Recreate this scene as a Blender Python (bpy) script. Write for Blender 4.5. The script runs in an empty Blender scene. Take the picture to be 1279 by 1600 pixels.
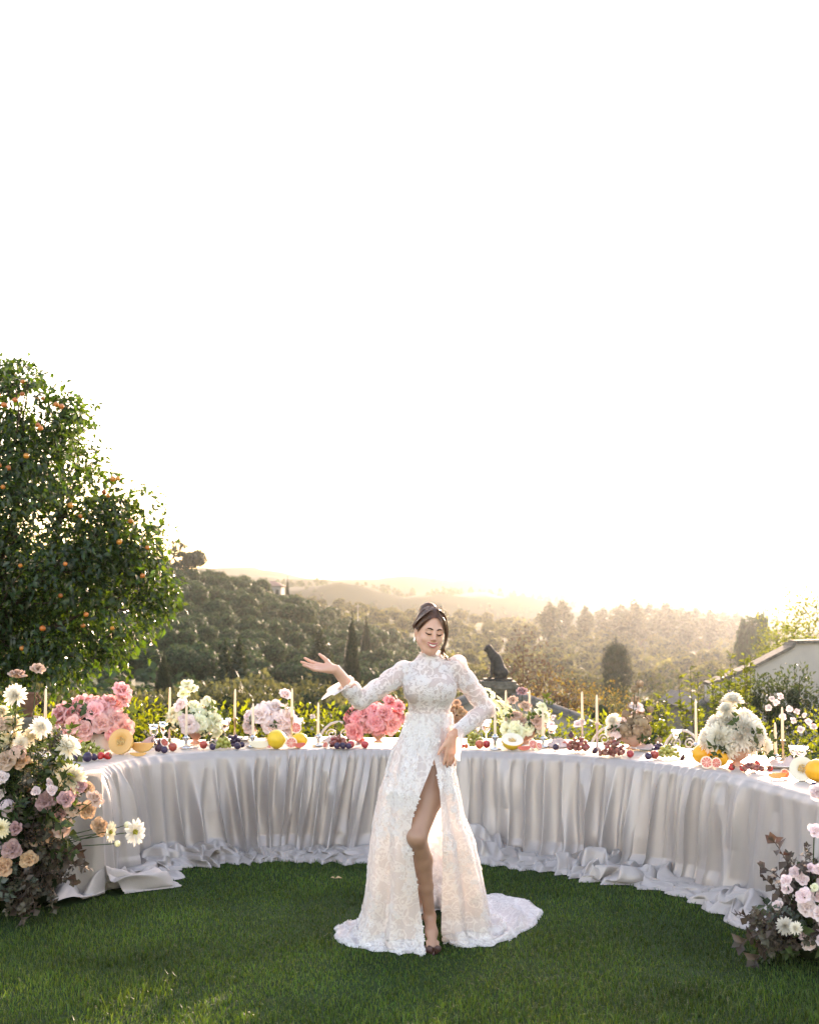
import bpy, math, random
import numpy as np
from mathutils import Vector, Matrix, Quaternion

random.seed(7)
RNG = np.random.default_rng(7)
R = math.radians
SC = bpy.context.scene
COL = SC.collection

# ------------------------------------------------------------------ camera
F = 2000.0                       # focal length in photograph pixels (1279 x 1600)
HORIZON = 957.0
CAMH = 1.74
PITCH = math.atan((HORIZON - 800.0) / F)
cam_data = bpy.data.cameras.new("camera")
cam = bpy.data.objects.new("camera", cam_data)
COL.objects.link(cam)
cam_data.sensor_fit = 'VERTICAL'
cam_data.sensor_height = 36.0
cam_data.lens = F / 1600.0 * 36.0
cam_data.clip_start = 0.1
cam_data.clip_end = 20000.0
cam.location = (0, 0, CAMH)
cam.rotation_euler = (R(90) + PITCH, 0, 0)
cam_data.dof.use_dof = True
cam_data.dof.focus_distance = 6.95
cam_data.dof.aperture_fstop = 4.6
SC.camera = cam

# ------------------------------------------------------------------ sky and sun
SUN_AZ = 17.5        # degrees to the right of the view axis
SUN_EL = 11.3
world = bpy.data.worlds.new("World")
SC.world = world
world.use_nodes = True
wn = world.node_tree.nodes
wl = world.node_tree.links
sky = wn.new('ShaderNodeTexSky')
sky.sky_type = 'NISHITA'
sky.sun_disc = False
sky.sun_elevation = R(SUN_EL)
sky.sun_rotation = R(SUN_AZ)
sky.altitude = 100
sky.air_density = 1.0
sky.dust_density = 1.5
sky.ozone_density = 1.0
bg = wn['Background']
bg.inputs['Strength'].default_value = 0.15
wl.new(sky.outputs[0], bg.inputs['Color'])
sun_data = bpy.data.lights.new("sun", 'SUN')
sun_data.energy = 2.2
sun_data.angle = R(0.5)
sun_data.color = (1.0, 0.93, 0.83)
sun = bpy.data.objects.new("sun", sun_data)
COL.objects.link(sun)
sd = Vector((math.sin(R(SUN_AZ)) * math.cos(R(SUN_EL)), math.cos(R(SUN_AZ)) * math.cos(R(SUN_EL)), math.sin(R(SUN_EL))))
sun.rotation_euler = sd.to_track_quat('Z', 'Y').to_euler()
SUNDIR = np.array(sd)

SC.view_settings.view_transform = 'Standard'
SC.view_settings.look = 'None'
SC.view_settings.gamma = 1.0
SC.view_settings.use_curve_mapping = False
SC.view_settings.exposure = 2.95
SC.view_settings.use_white_balance = True      # the camera's own white balance, set for open shade
SC.view_settings.white_balance_temperature = 8300
SC.view_settings.white_balance_tint = 26
SC.cycles.max_bounces = 10
SC.cycles.diffuse_bounces = 4
SC.cycles.transmission_bounces = 8
SC.cycles.transparent_max_bounces = 24
SC.cycles.volume_bounces = 1
SC.cycles.use_denoising = True
SC.cycles.caustics_reflective = False
SC.cycles.caustics_refractive = False
SC.cycles.sample_clamp_indirect = 6.0

# ------------------------------------------------------------------ where a photograph pixel lies
CP, SP = math.cos(PITCH), math.sin(PITCH)
def P(px, py, Y):
    u = (px - 639.5) / F
    v = (800.0 - py) / F
    t = Y / (CP - v * SP)
    return np.array([u * t, Y, CAMH + t * (SP + v * CP)])
def G(px, py, z=0.0):
    "point where the ray through a pixel meets the level plane z"
    u = (px - 639.5) / F
    v = (800.0 - py) / F
    t = (z - CAMH) / (SP + v * CP)
    return np.array([u * t, t * (CP - v * SP), z])
def X(px, Y):
    return P(px, HORIZON, Y)[0]
def Zp(py, Y):
    return P(640, py, Y)[2]

# ------------------------------------------------------------------ noise
def _h(ix, iy, iz, seed):
    n = (ix * 374761393 + iy * 668265263 + iz * 2147483647 + seed * 1274126177) & 0xFFFFFFFF
    n = ((n ^ (n >> 13)) * 1274126177) & 0xFFFFFFFF
    n = (n ^ (n >> 16)) & 0xFFFFFFFF
    return n.astype(np.float64) / 4294967295.0
def vnoise(x, y, z=None, seed=0):
    "smooth value noise, -1..1"
    x = np.asarray(x, float); y = np.asarray(y, float)
    z = np.zeros_like(x) if z is None else np.asarray(z, float)
    x, y, z = np.broadcast_arrays(x, y, z)
    ix = np.floor(x).astype(np.int64); iy = np.floor(y).astype(np.int64); iz = np.floor(z).astype(np.int64)
    fx = x - ix; fy = y - iy; fz = z - iz
    fx = fx * fx * fx * (fx * (fx * 6 - 15) + 10); fy = fy * fy * fy * (fy * (fy * 6 - 15) + 10); fz = fz * fz * fz * (fz * (fz * 6 - 15) + 10)
    r = 0
    for dx in (0, 1):
        for dy in (0, 1):
            for dz in (0, 1):
                w = (fx if dx else 1 - fx) * (fy if dy else 1 - fy) * (fz if dz else 1 - fz)
                r = r + w * _h(ix + dx, iy + dy, iz + dz, seed)
    return r * 2 - 1
def fbm(x, y, z=None, seed=0, oct=4, gain=0.5):
    r = 0; a = 1.0; s = 1.0
    for k in range(oct):
        r = r + a * vnoise(np.asarray(x) * s, np.asarray(y) * s, None if z is None else np.asarray(z) * s, seed + k * 17)
        a *= gain; s *= 2.03
    return r

# ------------------------------------------------------------------ mesh building
class MB:
    "collects vertices, quads and triangles of one mesh"
    def __init__(s):
        s.v = []; s.q = []; s.t = []; s.qm = []; s.tm = []; s.n = 0
    def add(s, V, Q=None, T=None, m=0):
        V = np.asarray(V, float).reshape(-1, 3)
        if Q is not None and len(Q):
            Q = np.asarray(Q, np.int64).reshape(-1, 4); s.q.append(Q + s.n); s.qm.append(np.full(len(Q), m))
        if T is not None and len(T):
            T = np.asarray(T, np.int64).reshape(-1, 3); s.t.append(T + s.n); s.tm.append(np.full(len(T), m))
        s.v.append(V); s.n += len(V)
        return s
    def merge(s, o, M=None, m=None):
        V = np.concatenate(o.v)
        if M is not None:
            M = np.array(M); V = V @ M[:3, :3].T + M[:3, 3]
        for Q, k in zip(o.q, o.qm):
            s.q.append(Q + s.n); s.qm.append(k if m is None else np.full(len(Q), m))
        for T, k in zip(o.t, o.tm):
            s.t.append(T + s.n); s.tm.append(k if m is None else np.full(len(T), m))
        s.v.append(V); s.n += len(V)
        return s
    def grid(s, A, closed_u=False, closed_v=False, m=0):
        "A: (nu, nv, 3)"
        A = np.asarray(A, float); nu, nv = A.shape[:2]
        i = np.arange(nu if closed_u else nu - 1); j = np.arange(nv if closed_v else nv - 1)
        I, J = np.meshgrid(i, j, indexing='ij')
        I2 = (I + 1) % nu; J2 = (J + 1) % nv
        Q = np.stack([I * nv + J, I2 * nv + J, I2 * nv + J2, I * nv + J2], -1).reshape(-1, 4)
        return s.add(A.reshape(-1, 3), Q, m=m)
    def tube(s, pts, rad, seg=8, cap=True, flat=1.0, m=0, up=None):
        pts = np.asarray(pts, float); n = len(pts)
        rad = np.broadcast_to(np.asarray(rad, float), (n,))
        d = np.gradient(pts, axis=0); d /= np.linalg.norm(d, axis=1)[:, None] + 1e-9
        ref = np.array(up if up is not None else ((0, 0, 1) if abs(d[0][2]) < .9 else (1, 0, 0)), float)
        a = np.cross(d[0], ref); a /= np.linalg.norm(a) + 1e-9
        rings = []; th = np.arange(seg) * 2 * math.pi / seg
        for k in range(n):
            a = a - d[k] * (a @ d[k]); a /= np.linalg.norm(a) + 1e-9
            b = np.cross(d[k], a)
            rings.append(pts[k] + rad[k] * (np.cos(th)[:, None] * a + flat * np.sin(th)[:, None] * b))
        s.grid(np.array(rings), closed_v=True, m=m)
        if cap:
            base = s.n - n * seg
            for k, rev in ((0, False), (n - 1, True)):
                c = pts[k]
                V = [c]; s.v.append(np.array(V)); ci = s.n; s.n += 1
                T = [[ci, base + k * seg + (j + 1) % seg, base + k * seg + j] if not rev else [ci, base + k * seg + j, base + k * seg + (j + 1) % seg] for j in range(seg)]
                s.t.append(np.array(T)); s.tm.append(np.full(seg, m))
        return s
    def lathe(s, prof, seg=20, c=(0, 0, 0), m=0, closed=False):
        prof = np.asarray(prof, float); th = np.arange(seg) * 2 * math.pi / seg
        A = np.zeros((len(prof), seg, 3))
        A[:, :, 0] = prof[:, 0:1] * np.cos(th); A[:, :, 1] = prof[:, 0:1] * np.sin(th); A[:, :, 2] = prof[:, 1:2]
        return s.grid(A + np.array(c), closed_u=closed, closed_v=True, m=m)
    def ball(s, c, r, seg=12, rings=8, rot=None, m=0, fn=None):
        r = np.broadcast_to(np.asarray(r, float), (3,))
        ph = np.linspace(0, math.pi, rings + 1)
        th = np.arange(seg) * 2 * math.pi / seg
        A = np.zeros((rings + 1, seg, 3))
        A[:, :, 0] = np.sin(ph)[:, None] * np.cos(th); A[:, :, 1] = np.sin(ph)[:, None] * np.sin(th); A[:, :, 2] = -np.cos(ph)[:, None]
        if fn is not None: A = fn(A)
        A = A * r
        if rot is not None: A = A @ np.array(rot)[:3, :3].T
        return s.grid(A + np.array(c), closed_v=True, m=m)
    def box(s, lo, hi, m=0, M=None):
        x0, y0, z0 = lo; x1, y1, z1 = hi
        V = np.array([[x0, y0, z0], [x1, y0, z0], [x1, y1, z0], [x0, y1, z0], [x0, y0, z1], [x1, y0, z1], [x1, y1, z1], [x0, y1, z1]], float)
        if M is not None:
            M = np.array(M); V = V @ M[:3, :3].T + M[:3, 3]
        return s.add(V, [[0, 3, 2, 1], [4, 5, 6, 7], [0, 1, 5, 4], [1, 2, 6, 5], [2, 3, 7, 6], [3, 0, 4, 7]], m=m)
    def mesh(s, name, mats, smooth=True):
        me = bpy.data.meshes.new(name)
        V = np.concatenate(s.v)
        Q = np.concatenate(s.q) if s.q else np.zeros((0, 4), np.int64)
        T = np.concatenate(s.t) if s.t else np.zeros((0, 3), np.int64)
        me.vertices.add(len(V)); me.vertices.foreach_set('co', V.astype(np.float32).ravel())
        me.loops.add(Q.size + T.size); me.loops.foreach_set('vertex_index', np.concatenate([Q.ravel(), T.ravel()]).astype(np.int32))
        nq, nt = len(Q), len(T)
        me.polygons.add(nq + nt)
        me.polygons.foreach_set('loop_start', np.concatenate([np.arange(nq) * 4, nq * 4 + np.arange(nt) * 3]).astype(np.int32))
        mi = np.concatenate((s.qm if s.qm else []) + (s.tm if s.tm else []))
        me.polygons.foreach_set('material_index', mi.astype(np.int32))
        me.polygons.foreach_set('use_smooth', np.full(nq + nt, bool(smooth)))
        me.update(calc_edges=True); me.validate()
        for m in (mats if isinstance(mats, (list, tuple)) else [mats]): me.materials.append(m)
        return me

def link(name, data, parent=None, loc=None, rot=None, scale=None):
    o = bpy.data.objects.new(name, data); COL.objects.link(o)
    if parent is not None: o.parent = parent
    if loc is not None: o.location = [float(q) for q in loc]
    if rot is not None: o.rotation_euler = rot
    if scale is not None: o.scale = (scale,) * 3 if np.isscalar(scale) else scale
    return o
def tag(o, label=None, cat=None, group=None, kind=None):
    if label: o['label'] = label
    if cat: o['category'] = cat
    if group: o['group'] = group
    if kind: o['kind'] = kind
    return o
def thing(name, label, cat, loc=(0, 0, 0), rz=0.0, group=None):
    return tag(link(name, None, loc=loc, rot=(0, 0, rz)), label, cat, group)
def obj(name, mb, mats, parent=None, smooth=True, loc=None, rot=None):
    return link(name, mb.mesh(name, mats, smooth), parent, loc, rot)
def rotm(z=0, x=0, y=0):
    return np.array(Matrix.Rotation(z, 3, 'Z') @ Matrix.Rotation(y, 3, 'Y') @ Matrix.Rotation(x, 3, 'X'))
def m4(R3=None, t=(0, 0, 0), s=1.0):
    M = np.eye(4)
    if R3 is not None: M[:3, :3] = np.array(R3)[:3, :3]
    M[:3, :3] = M[:3, :3] * s; M[:3, 3] = t
    return M
def look_rot(n, spin=0.0):
    "rotation whose local +Z points along n"
    q = Vector([float(a) for a in n]).to_track_quat('Z', 'Y')
    return np.array((q @ Quaternion((0, 0, 1), spin)).to_matrix())
def spline(pts, n):
    "Catmull-Rom through pts, n samples evenly in parameter"
    p = np.asarray(pts, float); k = len(p)
    p = np.vstack([2 * p[0] - p[1], p, 2 * p[-1] - p[-2]])
    t = np.linspace(0, k - 1 - 1e-9, n); i = t.astype(int); f = (t - i)[:, None]
    a, b, c, d = p[i], p[i + 1], p[i + 2], p[i + 3]
    return .5 * (2 * b + (c - a) * f + (2 * a - 5 * b + 4 * c - d) * f ** 2 + (3 * b - a - 3 * c + d) * f ** 3)

# ------------------------------------------------------------------ materials
def new_mat(name):
    m = bpy.data.materials.new(name); m.use_nodes = True
    return m, m.node_tree.nodes, m.node_tree.links
def rgba(c): return (c[0], c[1], c[2], 1.0)
def ramp_color(N, L, fac, stops):
    r = N.new('ShaderNodeValToRGB')
    while len(r.color_ramp.elements) < len(stops): r.color_ramp.elements.new(0.5)
    for e, (p, c) in zip(r.color_ramp.elements, stops):
        e.position = p; e.color = rgba(c)
    L.new(fac, r.inputs[0]); return r.outputs[0]
def mat(name, col, rough=.6, spec=.4, metal=0.0, var=0.12, scale=8.0, bump=0.0, bscale=60.0, trans=0.0, tcol=None, col2=None, sheen=0.0, island=0.0, objvar=0.0, sss=0.0, alpha=None):
    "principled surface with noise-broken colour; optional translucency for petals, leaves and cloth"
    m, N, L = new_mat(name)
    b = N['Principled BSDF']; out = N['Material Output']
    tc = N.new('ShaderNodeTexCoord')
    nz = N.new('ShaderNodeTexNoise'); nz.inputs['Scale'].default_value = scale; nz.inputs['Detail'].default_value = 4
    L.new(tc.outputs['Object'], nz.inputs['Vector'])
    c = np.array(col, float); d = np.array(col2 if col2 is not None else np.clip(c * (1 + var), 0, 1), float)
    e = c * (1 - var) if col2 is None else c
    colr = ramp_color(N, L, nz.outputs['Fac'], [(0.3, e), (0.7, d)])
    if island or objvar:
        hsv = N.new('ShaderNodeHueSaturation'); L.new(colr, hsv.inputs['Color'])
        mr = N.new('ShaderNodeMapRange'); mr.inputs['To Min'].default_value = 1 - (island or objvar); mr.inputs['To Max'].default_value = 1 + (island or objvar)
        if island:
            ge = N.new('ShaderNodeNewGeometry'); L.new(ge.outputs['Random Per Island'], mr.inputs['Value'])
        else:
            oi = N.new('ShaderNodeObjectInfo'); L.new(oi.outputs['Random'], mr.inputs['Value'])
        L.new(mr.outputs[0], hsv.inputs['Value'])
        mh = N.new('ShaderNodeMapRange'); mh.inputs['To Min'].default_value = .5 - .06 * (island or objvar); mh.inputs['To Max'].default_value = .5 + .06 * (island or objvar)
        mu = N.new('ShaderNodeMath'); mu.operation = 'FRACT'
        mm = N.new('ShaderNodeMath'); mm.operation = 'MULTIPLY'; mm.inputs[1].default_value = 7.31
        L.new(mr.inputs['Value'].links[0].from_socket, mm.inputs[0]); L.new(mm.outputs[0], mu.inputs[0]); L.new(mu.outputs[0], mh.inputs['Value'])
        L.new(mh.outputs[0], hsv.inputs['Hue'])
        colr = hsv.outputs[0]
    L.new(colr, b.inputs['Base Color'])
    b.inputs['Roughness'].default_value = rough; b.inputs['Metallic'].default_value = metal
    b.inputs['Specular IOR Level'].default_value = spec
    if sheen: b.inputs['Sheen Weight'].default_value = sheen
    if sss:
        b.inputs['Subsurface Weight'].default_value = sss; b.inputs['Subsurface Radius'].default_value = (.012, .005, .003); b.inputs['Subsurface Scale'].default_value = 1.0
    if bump:
        bn = N.new('ShaderNodeTexNoise'); bn.inputs['Scale'].default_value = bscale; bn.inputs['Detail'].default_value = 5
        L.new(tc.outputs['Object'], bn.inputs['Vector'])
        bp = N.new('ShaderNodeBump'); bp.inputs['Strength'].default_value = bump; bp.inputs['Distance'].default_value = 0.01
        L.new(bn.outputs['Fac'], bp.inputs['Height']); L.new(bp.outputs[0], b.inputs['Normal'])
    if trans:
        t = N.new('ShaderNodeBsdfTranslucent')
        if tcol is not None:
            mx = N.new('ShaderNodeMix'); mx.data_type = 'RGBA'; mx.blend_type = 'MULTIPLY'; mx.inputs[0].default_value = 1.0
            L.new(colr, mx.inputs[6]); mx.inputs[7].default_value = rgba(tcol); L.new(mx.outputs[2], t.inputs['Color'])
        else: L.new(colr, t.inputs['Color'])
        ms = N.new('ShaderNodeMixShader'); ms.inputs[0].default_value = trans
        L.new(b.outputs[0], ms.inputs[1]); L.new(t.outputs[0], ms.inputs[2]); L.new(ms.outputs[0], out.inputs[0])
    return m
def leaf(name, col, trans=.45, tcol=(2.2, 2.0, .8), island=.35, rough=.45, scale=.7, var=.3, spec=.35, k=.72):
    col = tuple(c * k for c in col)
    return mat(name, col, rough, spec, var=var, scale=scale, trans=trans, tcol=tcol, island=island)
# ================================================================== ground, hills
TY = np.array([16.8, 22, 30, 45, 70, 120, 180, 230, 260, 350, 450, 600, 900, 2300], float)
TP = np.array([-4000, -500, 0, 200, 340, 450, 550, 650, 800, 1000, 1200, 1700, 5000], float)
TZ = np.array([
    [-.02, -.8, -1.5, -2.0, -2.0, 2.0, 10, 18, 22, 30, 32, 30, -20, -60],
    [-.02, -.8, -1.5, -2.0, -2.0, 2.0, 10, 18, 22, 30, 32, 30, -20, -60],
    [-.02, -1, -2.0, -3.0, -3.5, -2.0, 5, 11, 14, 18, 14, 0, -30, -60],
    [-.02, -1, -2.0, -3.2, -4.0, -4.0, 1, 6.5, 9.0, 9, 2, -9, -30, -60],
    [-.02, -1, -2.2, -3.4, -4.5, -5.0, -1, 4.0, 5.0, 4, 0, -12, -30, -60],
    [-.02, -1, -2.2, -3.5, -5.0, -6.0, -2.5, 1.2, 1.0, 1.5, 5.5, -8, -30, -60],
    [-.02, -1, -2.2, -3.5, -5.0, -6.5, -5.0, -4.5, -5.5, -3, 3.4, -8, -30, -60],
    [-.02, -1, -2.4, -3.6, -5.0, -7.0, -8.0, -8.0, -7.0, -3, 0.5, -8, -30, -60],
    [-.02, -1, -2.4, -3.8, -5.0, -8.0, -9.0, -9.0, -8.0, -5, -2, -9, -30, -60],
    [-.02, -1, -2.4, -3.8, -5.0, -8.0, -9.0, -8.5, -8.0, -6, -4, -10, -30, -60],
    [-.02, -.9, -2.0, -3.0, -4.0, -6.0, -8.0, -8.0, -8.0, -7, -6, -12, -30, -60],
    [-.02, -.6, -1.5, -2.0, -3.0, -4.0, -5.0, -6.0, -6.0, -6, -6, -12, -30, -60],
    [-.02, -.6, -1.5, -2.0, -3.0, -4.0, -5.0, -6.0, -6.0, -6, -6, -12, -30, -60]]).T
def terrain_z(px, Y):
    px = np.clip(np.asarray(px, float), TP[0], TP[-1]); Y = np.clip(np.asarray(Y, float), TY[0], TY[-1])
    i = np.clip(np.searchsorted(TP, px) - 1, 0, len(TP) - 2); j = np.clip(np.searchsorted(TY, Y) - 1, 0, len(TY) - 2)
    fp = (px - TP[i]) / (TP[i + 1] - TP[i]); fy = np.log(Y / TY[j]) / np.log(TY[j + 1] / TY[j])
    fp = fp * fp * (3 - 2 * fp)
    z = (TZ[j, i] * (1 - fp) + TZ[j, i + 1] * fp) * (1 - fy) + (TZ[j + 1, i] * (1 - fp) + TZ[j + 1, i + 1] * fp) * fy
    return z
def tz_xy(x, Y): return terrain_z(639.5 + x / Y * F, Y)

m_lawn = mat("lawn_soil", (.016, .034, .010), .95, .1, var=.5, scale=3.0, col2=(.022, .046, .014), bump=.6, bscale=40)
m_field = mat("valley_ground", (.028, .038, .015), .95, .1, scale=.05, col2=(.06, .06, .028))
m_hill = mat("far_hill", (.022, .03, .02), .95, .1, scale=.01, col2=(.055, .06, .035))

mb = MB()
gx = np.linspace(-60, 60, 121); gy = np.linspace(-50, 17.0, 68)
GX, GY = np.meshgrid(gx, gy, indexing='ij')
mb.grid(np.stack([GX, GY, np.zeros_like(GX)], -1))
tag(obj("lawn", mb, m_lawn), kind='structure')

mb = MB()
cp = np.concatenate([np.linspace(-4000, -600, 20)[:-1], np.linspace(-600, 1900, 90), np.linspace(1900, 5000, 18)[1:]])
cy = np.exp(np.linspace(np.log(16.8), np.log(2300), 110))
CPX, CY = np.meshgrid(cp, cy, indexing='ij')
CX = (CPX - 639.5) / F * CY
CZ = terrain_z(CPX, CY) + fbm(CX * .05, CY * .05, seed=3) * .25 * np.clip((CY - 17) / 40, 0, 1)
mb.grid(np.stack([CX, CY, CZ], -1))
tag(obj("terrain", mb, m_field), kind='structure')

def far_ridge(prof, Y, depth, bump, seed, n=260):
    prof = np.array(prof, float)
    px = np.linspace(prof[0, 0], prof[-1, 0], n)
    py = np.interp(px, prof[:, 0], prof[:, 1])
    k = np.ones(5) / 5; py = np.convolve(np.pad(py, 2, mode='edge'), k, 'valid')
    zc = CAMH + (HORIZON - py) / F * Y
    x = (px - 639.5) / F * Y
    rows = np.linspace(-1, 1, 25)
    A = np.zeros((len(rows), n, 3))
    for r, t in enumerate(rows):
        w = math.cos(t * math.pi / 2) ** 1.3
        y = Y + t * depth
        A[r, :, 0] = x; A[r, :, 1] = y + fbm(x * .004, np.full(n, t * 2), seed=seed) * depth * .2
        A[r, :, 2] = -62 + (zc + 62) * w + fbm(x / Y * 40, np.full(n, t * 6.), seed=seed + 5) * bump * (w * .6 + .1)
    return tag(obj("hills", MB().grid(A), m_hill), kind='structure')
ridgeA = [(-2500, 900), (-600, 905), (300, 922), (460, 916), (510, 915), (560, 921), (640, 932), (700, 929), (760, 932), (850, 938), (960, 944), (1279, 948), (1900, 940), (3600, 930)]
ridgeB = [(-2500, 880), (-300, 895), (330, 905), (430, 906), (470, 911), (560, 908), (605, 900), (640, 898), (690, 905), (740, 912), (800, 911), (850, 919), (930, 915), (985, 913), (1040, 921), (1279, 924), (1800, 915), (3600, 900)]
ridgeC = [(-2500, 870), (-200, 880), (280, 892), (340, 886), (375, 884), (410, 890), (470, 906), (700, 914), (870, 918), (1000, 910), (1279, 917), (1900, 905), (3600, 895)]
far_ridge(ridgeA, 820, 230, 5, 11)
far_ridge(ridgeB, 1250, 260, 6, 21)
far_ridge(ridgeC, 1800, 300, 7, 31)

# air: pale haze over the valley
mh, N, L = new_mat("haze_air")
for n in list(N):
    if n.type == 'BSDF_PRINCIPLED': N.remove(n)
pv = N.new('ShaderNodeVolumePrincipled')
pv.inputs['Color'].default_value = (.20, .222, .245, 1)
HAZE = 0.0005
pv.inputs['Density'].default_value = HAZE
pv.inputs['Anisotropy'].default_value = 0.91
L.new(pv.outputs[0], N['Material Output'].inputs['Volume'])
tag(obj("haze", MB().box((-4600, -80, -75), (4600, 2450, 92)), mh, smooth=False), kind='stuff')

# ================================================================== trees and shrubs
m_oak = leaf("oak_foliage", (.036, .074, .038), trans=.30, island=.3, rough=.6, scale=.5, var=.35, tcol=(1.8, 1.6, .7), spec=.06)
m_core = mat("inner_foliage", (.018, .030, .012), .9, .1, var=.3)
m_olive = leaf("olive_foliage", (.095, .105, .062), trans=.35, island=.3, rough=.6, scale=.6, var=.25, tcol=(1.6, 1.45, .8), spec=.08)
m_olive2 = leaf("grove_foliage", (.095, .105, .040), trans=.48, island=.35, rough=.6, scale=.08, var=.35, tcol=(2.0, 1.7, .6), spec=.06)
m_pine = leaf("pine_foliage", (.030, .048, .022), trans=.25, island=.3, rough=.6, scale=.4, var=.3)
m_cyp = leaf("cypress_foliage", (.022, .036, .018), trans=.18, island=.35, rough=.65, scale=.8, var=.3)
m_pers = leaf("persimmon_leaf", (.030, .066, .020), trans=.42, island=.35, rough=.32, scale=.6, var=.3, tcol=(3.4, 2.9, .6), spec=.5)
m_hedge = leaf("hedge_leaf", (.085, .125, .022), trans=.62, island=.3, rough=.4, scale=1.2, var=.25, tcol=(3.0, 2.4, .5))
m_sap = leaf("sapling_leaf", (.10, .14, .028), trans=.55, island=.25, rough=.45, scale=1.2, var=.2, tcol=(2.2, 1.9, .5))
m_dark = leaf("dark_shrub_leaf", (.040, .060, .022), trans=.35, island=.3, rough=.5, scale=1.0, var=.3)
m_russet = leaf("russet_leaf", (.085, .062, .040), trans=.3, island=.3, rough=.6, scale=1.0, var=.3, tcol=(1.6, 1.2, .7))
m_gold = leaf("golden_leaf", (.19, .14, .03), trans=.45, island=.3, rough=.6, scale=1.0, var=.3, tcol=(1.6, 1.4, .6))
m_bark = mat("bark", (.075, .055, .040), .9, .15, var=.35, scale=12, bump=.6, bscale=30)

def leaves(P0, D, Nn, ln, wd, fold=.25, droop=.3):
    "pointed folded leaves: base P0, direction D, normal Nn, arrays"
    n = len(P0)
    D = D / (np.linalg.norm(D, axis=1)[:, None] + 1e-9)
    S = np.cross(D, Nn); S /= np.linalg.norm(S, axis=1)[:, None] + 1e-9
    U = np.cross(S, D)
    ln = np.broadcast_to(ln, (n,))[:, None]; wd = np.broadcast_to(wd, (n,))[:, None]
    V = np.zeros((n, 6, 3))
    V[:, 0] = P0
    V[:, 1] = P0 + D * ln * .45 + S * wd * .5 + U * wd * fold
    V[:, 2] = P0 + D * ln * .45 - S * wd * .5 + U * wd * fold
    V[:, 3] = P0 + D * ln * .5 - U * ln * droop * .1
    V[:, 4] = P0 + D * ln - U * ln * droop * .5
    V[:, 5] = P0 + D * ln * .02
    b = np.arange(n)[:, None] * 6
    T = np.concatenate([b + np.array([[0, 1, 3]]), b + np.array([[0, 3, 2]]), b + np.array([[1, 4, 3]]), b + np.array([[3, 4, 2]])])
    return MB().add(V, T=T)
def cards(C, Nn, sz, g, asp=.6):
    "leaf clumps: small kite-shaped faces"
    n = len(C)
    r = g.normal(size=(n, 3)); Nn = Nn / (np.linalg.norm(Nn, axis=1)[:, None] + 1e-9)
    a = np.cross(Nn, r); a /= np.linalg.norm(a, axis=1)[:, None] + 1e-9
    b = np.cross(Nn, a); s = np.broadcast_to(sz, (n,))[:, None] * g.uniform(.6, 1.4, (n, 1))
    V = np.stack([C - a * s, C + b * s * asp - a * s * .1, C + a * s, C - b * s * asp + a * s * .15], 1)
    return MB().add(V, np.arange(n)[:, None] * 4 + np.array([[0, 1, 2, 3]]))
def rand_dirs(n, g):
    d = g.normal(size=(n, 3)); return d / np.linalg.norm(d, axis=1)[:, None]
def blob_points(blobs, n, g, lo=.72, hi=1.06, rough=.12):
    "points near the surface of a union of ellipsoids (centre, radii)"
    C = np.array([b[0] for b in blobs], float); Rr = np.array([np.broadcast_to(b[1], 3) for b in blobs], float)
    w = (Rr[:, 0] * Rr[:, 2]); w = w / w.sum()
    k = g.choice(len(blobs), int(n * 1.7), p=w)
    d = rand_dirs(len(k), g)
    rr = g.uniform(lo, hi, len(k)) + rough * vnoise(d[:, 0] * 4 + k, d[:, 1] * 4, d[:, 2] * 4, seed=9)
    pts = C[k] + d * Rr[k] * rr[:, None]
    q = np.min(np.linalg.norm((pts[:, None, :] - C[None]) / Rr[None], axis=2) + 1e3 * (np.arange(len(blobs))[None] == k[:, None]), axis=1)
    ok = q > lo * .92
    pts, d = pts[ok][:n], d[ok][:n]
    return pts, d
def lumpy_core(blobs, f=.74, seed=1):
    mb = MB()
    for i, (c, r) in enumerate(blobs):
        def fn(A, i=i):
            return A * (1 + .18 * vnoise(A[..., 0] * 3 + i, A[..., 1] * 3, A[..., 2] * 3, seed=seed))[..., None]
        mb.ball(c, np.broadcast_to(r, 3) * f, 10, 7, fn=fn)
    return mb
def crown(blobs, n, size, seed, mix=.9, core=.74, lo=.74, hi=1.08, asp=.6):
    g = np.random.default_rng(seed)
    pts, d = blob_points(blobs, n, g, lo, hi)
    mb = cards(pts, d + g.normal(size=d.shape) * mix, size, g, asp)
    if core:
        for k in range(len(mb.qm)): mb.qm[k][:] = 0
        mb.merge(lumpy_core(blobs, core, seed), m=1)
    return mb
def branch(mb, a, b, r0, r1, g, wob=.06, n=6, seg=6):
    a = np.array(a, float); b = np.array(b, float); t = np.linspace(0, 1, n)[:, None]
    L_ = np.linalg.norm(b - a)
    p = a + (b - a) * t + np.sin(t * math.pi) * g.normal(size=(1, 3)) * L_ * wob
    mb.tube(p, np.linspace(r0, r1, n), seg)

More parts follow.
